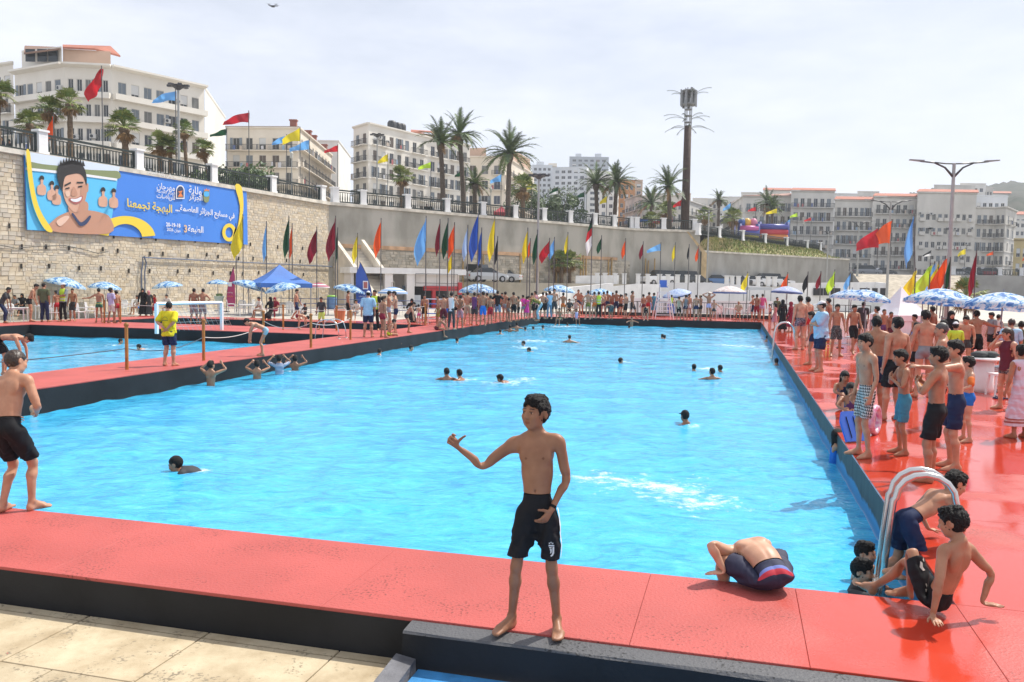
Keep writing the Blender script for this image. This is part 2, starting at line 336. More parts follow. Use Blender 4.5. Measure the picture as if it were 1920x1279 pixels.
# ---------------------------------------------------------------- water
def water_mat():
    m=bpy.data.materials.new('pool_water'); m.use_nodes=True; n=m.node_tree.nodes; l=m.node_tree.links; b=n['Principled BSDF']
    b.inputs['Roughness'].default_value=.045; b.inputs['IOR'].default_value=1.333; b.inputs['Specular IOR Level'].default_value=.5
    g=n.new('ShaderNodeNewGeometry')
    mp=n.new('ShaderNodeMapping'); mp.inputs['Rotation'].default_value=(0,0,-POOLROT-.2); mp.inputs['Scale'].default_value=(.9,1.5,1); l.new(g.outputs['Position'],mp.inputs[0])
    n1=n.new('ShaderNodeTexNoise'); n1.inputs['Scale'].default_value=2.5; n1.inputs['Detail'].default_value=5; n1.inputs['Roughness'].default_value=.6; n1.inputs['Distortion'].default_value=1.2; l.new(mp.outputs[0],n1.inputs['Vector'])
    r=n.new('ShaderNodeValToRGB'); e=r.color_ramp.elements; e[0].position=.34; e[0].color=(.028,.30,.58,1); e[1].position=.60; e[1].color=(.055,.46,.73,1)  # ripple shade and refracted pool-floor light painted into the water colour as noise
    x=e.new(.46); x.color=(.042,.40,.68,1); x=e.new(.74); x.color=(.10,.54,.79,1)
    l.new(n1.outputs[0],r.inputs[0])
    # foam where swimmers kick
    foam=None
    for (u,v,rad) in FOAM:
        c=at(u,v,-.48)
        vd=n.new('ShaderNodeVectorMath'); vd.operation='DISTANCE'; vd.inputs[1].default_value=c; l.new(g.outputs['Position'],vd.inputs[0])
        k=n.new('ShaderNodeMapRange'); k.inputs[1].default_value=rad; k.inputs[2].default_value=0; k.inputs[3].default_value=0; k.inputs[4].default_value=.33; l.new(vd.outputs['Value'],k.inputs[0])
        if foam is None: foam=k.outputs[0]
        else:
            mm=n.new('ShaderNodeMath'); mm.operation='MAXIMUM'; l.new(foam,mm.inputs[0]); l.new(k.outputs[0],mm.inputs[1]); foam=mm.outputs[0]
    fn=n.new('ShaderNodeTexNoise'); fn.inputs['Scale'].default_value=4.5; fn.inputs['Detail'].default_value=8; fn.inputs['Roughness'].default_value=.75; l.new(g.outputs['Position'],fn.inputs['Vector'])
    ad=n.new('ShaderNodeMath'); ad.operation='ADD'; l.new(fn.outputs[0],ad.inputs[0]); l.new(foam,ad.inputs[1])
    fr=n.new('ShaderNodeMapRange'); fr.inputs[1].default_value=.72; fr.inputs[2].default_value=.92; fr.inputs[4].default_value=.85; l.new(ad.outputs[0],fr.inputs[0])
    mx=n.new('ShaderNodeMix'); mx.data_type='RGBA'; l.new(fr.outputs[0],mx.inputs[0]); l.new(r.outputs[0],mx.inputs[6]); mx.inputs[7].default_value=(.8,.88,.9,1)
    l.new(mx.outputs[2],b.inputs['Base Color'])
    rg=n.new('ShaderNodeMapRange'); rg.inputs[3].default_value=.045; rg.inputs[4].default_value=.6; l.new(fr.outputs[0],rg.inputs[0]); l.new(rg.outputs[0],b.inputs['Roughness'])
    n2=n.new('ShaderNodeTexNoise'); n2.inputs['Scale'].default_value=9; n2.inputs['Detail'].default_value=4; n2.inputs['Distortion'].default_value=.6; l.new(mp.outputs[0],n2.inputs['Vector'])
    bp=n.new('ShaderNodeBump'); bp.inputs['Strength'].default_value=.33; bp.inputs['Distance'].default_value=.05; l.new(n2.outputs[0],bp.inputs['Height']); l.new(bp.outputs[0],b.inputs['Normal'])
    return m
FOAM=[(1230,912,1.6),(1165,903,1.3),(1310,940,1.3),(1120,890,.8),(1400,650,3.2),(1370,647,2.5),(955,717,1.6),(985,712,1.0),(870,710,1.0),(1325,690,1.4),(1175,680,1.0),(370,885,.45),(1300,800,.5),(1430,617,3),(1060,612,3),(990,652,2),(1310,612,2),(265,655,1.2),(215,648,1.0),(540,697,.8),(1080,890,.5),(1440,655,1.5),(1000,640,3)]
WATER=water_mat()
def water(a0,a1,b0,b1,h,z=-.48,seed=1):
    na=max(2,int((a1-a0)/h)); nb_=max(2,int((b1-b0)/h))
    A,B=np.meshgrid(np.linspace(a0,a1,na+1),np.linspace(b0,b1,nb_+1),indexing='ij')
    rg=np.random.RandomState(seed); Z=np.zeros_like(A)
    for k in range(34):
        lam=.35*(1.13**k)**.9; lam=min(lam,3.2) if k<26 else rg.uniform(.4,1.6)
        th=rg.normal(.4,.9) if k%3 else rg.uniform(0,6.28)
        kx,ky=math.cos(th)*6.283/lam,math.sin(th)*6.283/lam
        Z+=.0034*lam**.8*rg.uniform(.5,1.2)*np.sin(kx*A+ky*B+rg.uniform(0,6.28)+.8*np.sin(.7*A+rg.uniform(0,6))+.7*np.sin(.8*B+rg.uniform(0,6)))
    Z=z+np.clip(Z,-.06,.09)
    X=E1.x*A+E2.x*B; Y=E1.y*A+E2.y*B
    v=np.stack([X,Y,Z],-1).reshape(-1,3); i=np.arange(na*(nb_+1)).reshape(na,nb_+1)[:,:-1].ravel()
    f=np.stack([i,i+1,i+nb_+2,i+nb_+1],-1)
    me=bpy.data.meshes.new('pool_water'); me.from_pydata(v.tolist(),[],f.tolist()); me.materials.append(WATER)
    me.polygons.foreach_set('use_smooth',[True]*len(me.polygons)); me.update()
    return link('pool_water',me,kind='structure')
water(6.28,26,-12.99,1.51,.085); water(26.0,55.99,-12.99,1.51,.16,seed=1); water(6.28,31.19,-30.89,-15.21,.2,seed=2); water(35.01,40.59,-30.89,-15.21,.25,seed=3)
# ================================================================ retaining walls
W0=Vector((-28.6,47.0)); W1=Vector((-16.6,77.0)); WD=(W1-W0).normalized(); W0=W0-WD*9
ZW=9.3; ZP=9.2
Q0=Vector((-17.0,76.4)); Q1=xy(1185,105); Q2=xy(1310,107); Q3=xy(1590,129)
STONE=mat('beige_wall_stone',(.62,.53,.39),.85,col2=(.50,.41,.285),scale=1.1,bump=.35,bscale=12,detail=8)
STONE2=mat('beige_wall_stone_pale',(.68,.60,.47),.85,col2=(.54,.45,.32),scale=2.3,bump=.35,bscale=12)
STONE3=mat('grey_wall_stone',(.56,.50,.41),.85,col2=(.44,.385,.30),scale=1.4,bump=.35,bscale=12)
MORT=mat('wall_mortar',(.58,.50,.38),.9,col2=(.46,.39,.29),scale=.6)
CONC=mat('stained_concrete',(.44,.415,.36),.85,col2=(.30,.285,.24),scale=.5,bump=.25,bscale=5,detail=9,lo=.38,hi=.6,stretch=(1,1,.45))
CAPW=mat('wall_coping',(.58,.54,.46),.75,var=.2,scale=1.5)
WHITE=mat('white_paint',(.78,.78,.77),.6,var=.08,scale=1.2)
ORAN=mat('orange_ledge',(.50,.31,.18),.8,var=.25,scale=1)
def frame(p,q):
    p=Vector(p[:2]);q=Vector(q[:2]); d=(q-p); L=d.length; d/=L; n=Vector((d.y,-d.x))       # n: to the right of pq (towards the viewer side when pq runs left to right)
    return p,d,n,L
def wpt(fr,x,y,z): p,d,n,L=fr; return Vector((p.x+d.x*x+n.x*y,p.y+d.y*x+n.y*y,z))
def wallbody(name,poly,thick,z0,z1,m,label,cat='wall',top=None):
    o=MB()
    for a,b in zip(poly[:-1],poly[1:]):
        fr=frame(a,b); o.add([wpt(fr,0,0,z0),wpt(fr,fr[3],0,z0),wpt(fr,fr[3],-thick,z0),wpt(fr,0,-thick,z0),wpt(fr,0,0,z1),wpt(fr,fr[3],0,z1),wpt(fr,fr[3],-thick,z1),wpt(fr,0,-thick,z1)],
            [(4,5,6,7),(0,1,5,4),(1,2,6,5),(2,3,7,6),(3,0,4,7)])
    return o.build(name,m,label=label,cat=cat)
wl=wallbody('stone_wall',[W0,W1],1.2,-.3,ZW-.25,MORT,'tall beige stone retaining wall with the large blue banner hanging on it')
fr=frame(W0,W1); 
def stones(mb,x0,x1,z0,z1,fr,rn,L=.35,H=.185,proud=(.008,.03),nm=1,skip=None):
    z=z0
    while z<z1-.05:
        h=H*rn.uniform(.72,1.3); h=min(h,z1-z); x=x0-rn.uniform(0,.3)
        while x<x1:
            l=L*rn.uniform(.55,1.5); a,b=max(x,x0),min(x+l,x1)
            if b-a>.06 and not(skip and skip(a,b,z)):
                g=.006; pr=rn.uniform(*proud); j=lambda:rn.uniform(-.01,.01)
                f=[(a+g,z+g),(b-g,z+g),(b-g,z+h-g),(a+g,z+h-g)]
                vs=[wpt(fr,u,0,v) for u,v in f]+[wpt(fr,u+j()+(.014 if i in(0,3) else -.014),pr+rn.uniform(-.006,.006),v+j()+(.010 if i<2 else -.010)) for i,(u,v) in enumerate(f)]
                mb.add(vs,[(4,5,6,7),(0,1,5,4),(1,2,6,5),(2,3,7,6),(3,0,4,7)],rn.choice(range(nm)))
            x+=l
        z+=h
rn=random.Random(11)
XS=10.6
big=MB(); stones(big,XS,fr[3],-.06,ZW-.28,fr,rn,nm=3); big.build('stone_courses',[STONE,STONE2,STONE3],wl,kind='stuff')
# the nearest stones, one by one
SM=[]
for k in range(10):
    b=MB(); l,h,p_=.46,.24,.025+.01*(k%3); j=lambda:rn.uniform(-.015,.015)
    f=[(-l/2,-h/2),(l/2,-h/2),(l/2,h/2),(-l/2,h/2)]
    b.add([(u,.0,v) for u,v in f]+[(u*.95+j(),-p_+j()*.6,v*.92+j()*.6) for u,v in f],[(4,5,6,7),(0,1,5,4),(1,2,6,5),(2,3,7,6),(3,0,4,7)]); SM.append(b.mesh('stone',[STONE,STONE2,STONE3][k%3]))
ang=math.atan2(fr[1].y,fr[1].x); zz=-.06; cnt=0
while zz<ZW-.5:
    x=XS-3.4+rn.uniform(-.2,.2)
    while x<XS-.1:
        l=.48*rn.uniform(.7,1.3); l=min(l,XS-x+.001)
        if l>.1:
            o=link('stone',rn.choice(SM),wl,loc=wpt(fr,x+l/2,0,zz+.125),rz=ang); o.scale=(l/.46*.97,1,1); cnt+=1
        x+=l
    zz+=.25
far_l=MB(); stones(far_l,0,XS-3.5,-.06,ZW-.28,fr,rn,nm=3); far_l.build('stone_courses',[STONE,STONE2,STONE3],wl,kind='stuff')
c=MB(); c.add([wpt(fr,-.1,.22,ZW-.28),wpt(fr,fr[3]+.6,.22,ZW-.28),wpt(fr,fr[3]+.6,-1.3,ZW-.28),wpt(fr,-.1,-1.3,ZW-.28),wpt(fr,-.1,.22,ZW),wpt(fr,fr[3]+.6,.22,ZW),wpt(fr,fr[3]+.6,-1.3,ZW),wpt(fr,-.1,-1.3,ZW)],[(4,5,6,7),(0,1,5,4),(1,2,6,5),(2,3,7,6),(3,0,4,7),(0,3,2,1)]); c.build('coping',CAPW,wl)
# pipes along the wall
pm=MB(); u0=online(262,W0,W1); t0=(u0-Vector(W0)).dot(fr[1])
zp=3.55
pm.tube([wpt(fr,t0,.16,-.06),wpt(fr,t0,.16,2.6),wpt(fr,t0+.12,.17,3.2),wpt(fr,t0+.1,.17,zp),wpt(fr,fr[3],.17,zp-.05)],.045,n=6); pm.tube([wpt(fr,t0+.28,.16,-.06),wpt(fr,t0+.28,.16,2.6),wpt(fr,t0+.42,.17,3.2),wpt(fr,t0+.2,.2,zp+.1)],.045,n=6)
pm.build('drain_pipe',mat('blue_grey_pipe',(.12,.15,.22),.5),wl)
wh=MB()
for k in range(46):
    x=9+rn.uniform(0,1)+k*.62; z=[4.9,3.9,2.7][k%3]+rn.uniform(-.1,.1); wh.box(wpt(fr,x*1.0,.07,z),(.09,.06,.28),0,rz=ang)
wh.build('weep_holes',mat('weep_hole_dark',(.03,.025,.02),.9),wl,kind='stuff')
cb=MB(); pts=[wpt(fr,6+k*.8,.11,3.75+.12*math.sin(k*.9)+.2*hashn(k,1)) for k in range(14)]; cb.tube(pts,.02,n=4); cb.build('cable',mat('cable_black',(.03,.03,.03),.6),wl)
# second wall: concrete over masonry
qs=[Q0,Q1,Q2]
w2=wallbody('retaining_wall',qs,1.4,-.3,ZW-.25,CONC,'long grey concrete and masonry retaining wall behind the coloured flags','wall')
frq=frame(Q0,Q1)
sm2=MB(); stones(sm2,.8,frq[3]-.5,-.1,5.2,frq,rn,L=.5,H=.25,proud=(.02,.07),nm=2); sm2.build('stone_courses',[STONE3,mat('pale_grey_stone',(.46,.42,.35),.85,col2=(.3,.27,.21),scale=1.3)],w2,kind='stuff')
lg=MB(); lg.add([wpt(frq,0,.0,5.25),wpt(frq,frq[3]*.93,.0,5.25),wpt(frq,frq[3]*.93,.14,5.25),wpt(frq,0,.14,5.25),wpt(frq,0,.0,5.6),wpt(frq,frq[3]*.93,.0,5.6),wpt(frq,frq[3]*.93,.14,5.6),wpt(frq,0,.14,5.6)],[(3,2,1,0),(4,5,6,7),(3,7,6,2),(0,4,7,3),(1,2,6,5)]); lg.build('ledge',ORAN,w2)
cp=MB()
for a,b in zip(qs[:-1],qs[1:]):
    f2=frame(a,b); cp.add([wpt(f2,-.05,.2,ZW-.27),wpt(f2,f2[3],.2,ZW-.27),wpt(f2,f2[3],-1.5,ZW-.27),wpt(f2,-.05,-1.5,ZW-.27),wpt(f2,-.05,.2,ZW),wpt(f2,f2[3],.2,ZW),wpt(f2,f2[3],-1.5,ZW),wpt(f2,-.05,-1.5,ZW)],[(4,5,6,7),(0,1,5,4),(1,2,6,5),(2,3,7,6),(3,0,4,7),(0,3,2,1)])
cp.build('coping',CAPW,w2)
# orange supports against it
sp=MB()
for u in (865,903,972,1002,1006,1040,1047,1052,1085,1090,1095,1137,1143,1208,1213,1225):
    pt=online(u,Q0,Q1) if u<1185 else online(u,Q1,Q2); f2=frq if u<1185 else frame(Q1,Q2); t=(pt-f2[0]).dot(f2[1])
    sp.box(wpt(f2,t,.25,2.6),(.10,.16,5.2+hashn(u,2)),0,rz=math.atan2(f2[1].y,f2[1].x))
for o_ in (0,): sp.build('timber_support',mat('orange_timber',(.42,.28,.12),.8,var=.2,scale=2),w2)
# third wall under the grass bank
w3=wallbody('lower_wall',[Q2,Q3],1.0,-.3,6.6,mat('pale_concrete',(.40,.385,.35),.85,col2=(.30,.285,.25),scale=.7,bump=.2,bscale=5,stretch=(1,1,.5)),'grey concrete wall with a pale coping below the grass bank','wall')
f3=frame(Q2,Q3)
cp=MB(); cp.add([wpt(f3,0,.15,6.6),wpt(f3,f3[3],.15,6.6),wpt(f3,f3[3],-1.1,6.6),wpt(f3,0,-1.1,6.6),wpt(f3,0,.15,6.82),wpt(f3,f3[3],.15,6.82),wpt(f3,f3[3],-1.1,6.82),wpt(f3,0,-1.1,6.82)],[(4,5,6,7),(0,1,5,4),(1,2,6,5),(2,3,7,6),(3,0,4,7),(0,3,2,1)]); cp.build('coping',CAPW,w3)
gx=MB(); gx.add([wpt(f3,.0,.3,-.3),wpt(f3,1.4,.3,-.3),wpt(f3,1.4,.3,6.2),wpt(f3,.0,.3,6.6),wpt(f3,-2.6,.28,9.0),wpt(f3,-3.0,.28,9.0)],[(0,1,2,3),(3,2,4,5)]); gx.add([wpt(f3,1.4,.3,-.3),wpt(f3,1.4,-.5,-.3),wpt(f3,1.4,-.5,6.2),wpt(f3,1.4,.3,6.2)],[(0,1,2,3)]); gx.build('pilaster',mat('ochre_concrete',(.42,.31,.17),.85,var=.25,scale=1),w3)
# raised ground behind the walls
B0=far(1310,433,109); 
def bankgrid():
    v=[];n1,n2=40,10; top=[]
    e0=Vector((Q2.x+1.5,Q2.y+1.2)); e1=xy(1545,146)
    for i in range(n1+1):
        t=i/n1; lo=wpt(f3,f3[3]*t*.985,-1.05,6.75); hi2=e0.lerp(e1,t); zt=8.55; 
        if t>.9: zt=zt-(t-.9)*10*2.2
        for j in range(n2+1):
            s=j/n2; p=lo.lerp(Vector((hi2.x,hi2.y,zt)),s); p.z+=.25*math.sin(s*3.14)+.12*hashn(i,j); v.append(p)
    f=[(i*(n2+1)+j,(i+1)*(n2+1)+j,(i+1)*(n2+1)+j+1,i*(n2+1)+j+1) for i in range(n1) for j in range(n2)]
    return v,f
v,f=bankgrid(); mb=MB(); mb.add(v,f); GRB=mat('dry_grass_bank',(.20,.22,.06),.9,col2=(.36,.30,.15),scale=.5,bump=.5,bscale=6,detail=8,lo=.4,hi=.6)
mb.build('grass_bank',GRB,smooth=True,kind='structure')
gr=MB(); rg=random.Random(4)
for k in range(5200):
    i=rg.randrange(40);j=rg.randrange(10); a,b,c_,d=[v[q] for q in f[i*10+j]]; s,t=rg.random(),rg.random(); p=a.lerp(b,s).lerp(d.lerp(c_,s),t)
    an=rg.uniform(0,6.28); h=rg.uniform(.12,.42); w_=rg.uniform(.03,.08); dx,dy=math.cos(an)*w_,math.sin(an)*w_
    gr.add([p+Vector((dx,dy,-.02)),p-Vector((dx,dy,.02)),p+Vector((rg.uniform(-.12,.12),rg.uniform(-.12,.12),h))],[(0,1,2)],0 if rg.random()<.55 else 1)
gr.build('grass',[mat('green_grass',(.13,.19,.035),.8,var=.3,scale=1),mat('straw_grass',(.34,.29,.12),.8,var=.3,scale=1)],kind='stuff')
mb=MB(); pp=[tuple(wpt(frame(W0,W1),-40,-1.2,0))[:2],tuple(wpt(frame(W0,W1),frame(W0,W1)[3],-1.2,0))[:2],tuple(wpt(frq,1.2,-1.4,0))[:2],tuple(wpt(frq,frq[3],-1.4,0))[:2],(Q2.x,Q2.y+1.4),(Q2.x+1.5,Q2.y+1.3),tuple(xy(1545,146)),tuple(xy(1545,150)),(60,400),(-300,400),(-300,20)]
PAVE=mat('promenade_paving',(.36,.33,.29),.85,var=.15,scale=.3)
mb.add([(x,y,ZP) for x,y in pp],[tuple(range(len(pp)-1,-1,-1))]); mb.build('promenade',PAVE,kind='structure')
mb=MB(); 
mb.prism([tuple(xy(1598,131)),tuple(xy(2300,131)),(400,420),(60,420),tuple(xy(1545,150.5))],-.28,4.7,mt=1); mb.build('street',[mat('grey_wall_render',(.30,.295,.285),.85,var=.15,scale=.5),mat('asphalt',(.07,.07,.072),.85,var=.2,scale=.5)],kind='structure')
# ---------------------------------------------------------------- balustrades
IRON=mat('dark_green_iron',(.012,.022,.02),.5); 
def balustrade(pts,z,label,group=None,h=1.25,pw=.6,ph=1.32,step=.24,pd=None,skip_last=False):
    t=thing('balustrade',label,'balustrade',(pts[0].x,pts[0].y,z)); o0=Vector((pts[0].x,pts[0].y,0))
    for k,p in enumerate(pts):
        d=(pts[min(k+1,len(pts)-1)]-pts[max(k-1,0)]); a=math.atan2(d.y,d.x); mb=MB()
        mb.box((0,0,ph/2),(pw,pw*.8,ph)); mb.box((0,0,ph+.06),(pw+.14,pw*.8+.14,.12)); mb.box((0,0,.1),(pw+.1,pw*.8+.1,.2))
        mb.build('pillar',WHITE,t,loc=(p.x-o0.x,p.y-o0.y,0),rz=a)
    for k in range(len(pts)-1):
        p,q=pts[k],pts[k+1]; L=(q-p).length-pw-.02; 
        if L<.4: continue
        a=math.atan2((q-p).y,(q-p).x); m=(p+q)/2; mb=MB()
        mb.box((0,0,h-.06),(L,.16,.12)); mb.box((0,0,h-.24),(L,.08,.05)); mb.box((0,0,.14),(L,.14,.1)); mb.box((-L/2+.05,0,h/2),(.1,.14,h)); mb.box((L/2-.05,0,h/2),(.1,.14,h)); mb.build('rail_panel',IRON,t,loc=(m.x-o0.x,m.y-o0.y,0),rz=a)
        mb=MB(); n=max(2,int(L/step))
        for i in range(1,n): mb.lathe([(.035,.19),(.05,.3),(.062,.45),(.035,.75),(.03,h-.26)],(-L/2+L*i/n,0,0),n=5)
        mb.build('baluster_row',IRON,t,loc=(m.x-o0.x,m.y-o0.y,0),rz=a,kind='stuff')
    return t
inn=lambda p,f2,o=-.45:Vector((p.x+f2[2].x*o,p.y+f2[2].y*o))
frw=frame(W0,W1)
balustrade([inn(online(u,W0,W1),frw) for u in(-150,-60,92,271,409,519,611)],ZW,'dark green iron balustrade with white pillars on top of the beige stone wall')
balustrade([inn(online(u,Q0,Q1),frq) for u in(632,684,767,841,908,968,1022,1071,1117,1153)]+[inn(Q1,frq)],ZW,'dark iron balustrade with white pillars above the long concrete wall')
f12=frame(Q1,Q2)
balustrade([inn(online(u,Q1,Q2),f12) for u in(1193,1243,1301)],ZW,'short dark balustrade with white pillars before the mobile phone mast')
e0=Vector((Q2.x+1.5,Q2.y+1.5)); e1=xy(1545,146.5)
balustrade([online(u,e0,e1) for u in(1306,1344,1388,1430,1471,1509,1534)],ZP-.55,'dark balustrade with white pillars along the top of the grass bank')
balustrade([xy(u,133) for u in(1785,1824,1872,1912,1960)],4.7,'dark street balustrade with white pillars by the yellow building at the right',h=1.0,ph=1.2)
# inner railing with stairs behind the corner of the stone wall
balustrade([xy(494,88),xy(528,92),xy(586,97)],ZP,'second dark railing behind the gap between the two walls',pw=.45)
# ================================================================ buildings
GLS=mat('window_glass',(.02,.025,.03),.08,spec=.6); GLS2=mat('window_dark_blue',(.035,.045,.07),.12,spec=.6)
SHUT=[mat('shutter_grey',(.20,.20,.19),.7),mat('shutter_blue_grey',(.20,.235,.27),.7),mat('shutter_brown',(.13,.10,.08),.7),mat('blind_white',(.62,.62,.60),.7)]
FRM=mat('window_frame',(.55,.54,.51),.6)
TILE=mat('red_roof_tile',(.42,.135,.075),.8,col2=(.30,.10,.06),scale=1.2,bump=.3,bscale=12)
RAILB=mat('balcony_iron',(.03,.03,.032),.5)
CREAM=mat('cream_render',(.80,.765,.69),.8,col2=(.69,.645,.565),scale=.16,bump=.05,detail=8)
CREAM2=mat('warm_cream_render',(.79,.72,.61),.8,col2=(.67,.59,.48),scale=.2,detail=8)
PALE=mat('pale_render',(.80,.78,.73),.8,col2=(.69,.67,.62),scale=.2,detail=8)
GREYR=mat('grey_render',(.74,.70,.63),.85,col2=(.57,.54,.48),scale=.22,detail=9,stretch=(1,1,.5))
GREY2=mat('dirty_grey_render',(.70,.67,.615),.85,col2=(.53,.51,.47),scale=.25,detail=9,stretch=(1,1,.5))
BLUW=mat('bluish_white_render',(.66,.68,.70),.8,col2=(.54,.56,.59),scale=.12,detail=6)
PEACH=mat('peach_render',(.55,.38,.28),.8,var=.12,scale=.2)
ORNG=mat('orange_render',(.50,.22,.07),.8,var=.2,scale=.3)
YELB=mat('yellow_render',(.60,.47,.22),.8,var=.1,scale=.3)
LIN=[cloth_c for cloth_c in()]
_WM={}
def winmesh(w,h,var):
    k=(round(w,2),round(h,2),var)
    if k in _WM: return _WM[k]
    a=MB(); e=.07
    a.box((0,-.03,-h/2+e/2),(w,.08,e),0); a.box((0,-.03,h/2-e/2),(w,.08,e),0)
    for s in(-1,1): a.box((s*(w/2-e/2),-.03,0),(e,.08,h-2*e),0)
    a.box((0,-.03,0),(.05,.06,h-2*e),0)
    b=MB(); 
    if var==0: b.quad((-w/2+e,-.0,-h/2+e),(w/2-e,-.0,-h/2+e),(w/2-e,-.0,h/2-e),(-w/2+e,-.0,h/2-e)); pm=GLS
    elif var==1: b.quad((-w/2+e,0,-h/2+e),(w/2-e,0,-h/2+e),(w/2-e,0,h/2-e),(-w/2+e,0,h/2-e)); pm=GLS2
    elif var in(2,3,4):     # shutters closed
        n=max(4,int(h/.16)); 
        for s in(-1,1):
            for i in range(n): z=-h/2+e+(h-2*e)*(i+.5)/n; b.box((s*w/4,-.06,z),(w/2-.06,.05,(h-2*e)/n*.8))
        b.box((0,-.02,0),(w-.05,.02,h-.05)); pm=SHUT[var-2]
    elif var==5: b.box((0,-.05,h*.2),(w-.08,.05,h*.55)); b.quad((-w/2+e,0,-h/2+e),(w/2-e,0,-h/2+e),(w/2-e,0,h/2-e),(-w/2+e,0,h/2-e)); pm=None
    elif var==6:            # shutters folded open beside the opening
        b.quad((-w/2+e,0,-h/2+e),(w/2-e,0,-h/2+e),(w/2-e,0,h/2-e),(-w/2+e,0,h/2-e)); pm=GLS
        for s in(-1,1): a.box((s*(w/2+w*.2),-.20,0),(w*.38,.05,h),1)
    if pm is None: mb_=b.mesh('pane',[SHUT[3],GLS]); mb_.polygons[len(mb_.polygons)-1].material_index=1
    else: mb_=b.mesh('pane',pm)
    _WM[k]=(a.mesh('window',[FRM,SHUT[1]]),mb_); return _WM[k]
_BM={}
def balcmesh(L,dep,kind,h=1.0):
    k=(round(L,1),dep,kind,h)
    if k in _BM: return _BM[k]
    s=MB(); s.box((0,-dep/2,-.08),(L,dep,.16))
    r=MB()
    if kind=='solid': s.box((0,-dep+.06,h/2),(L,.12,h)); s.box((-L/2+.06,-dep/2-.03,h/2),(.12,dep-.12,h)); s.box((L/2-.06,-dep/2-.03,h/2),(.12,dep-.12,h)); rr=None
    else:
        r.box((0,-dep+.05,h),(L,.06,.06)); r.box((0,-dep+.05,.08),(L,.04,.05)); n=max(2,int(L/.22))
        for i in range(n+1): r.box((-L/2+.02+(L-.04)*i/n,-dep+.05,h/2),(.028,.028,h))
        for q in(-1,1):
            r.box((q*(L/2-.03),-dep/2,h),(.05,dep,.05)); 
            for i in range(1,4): r.box((q*(L/2-.03),-dep*i/4,h/2),(.028,.028,h))
        rr=r.mesh('railing',RAILB)
    _BM[k]=(s,rr); return _BM[k]
CLO=[mat(f'washing_{i}',c,.8) for i,c in enumerate([(.55,.55,.58),(.10,.14,.30),(.42,.12,.12),(.5,.42,.35),(.15,.15,.16),(.25,.35,.45)])]
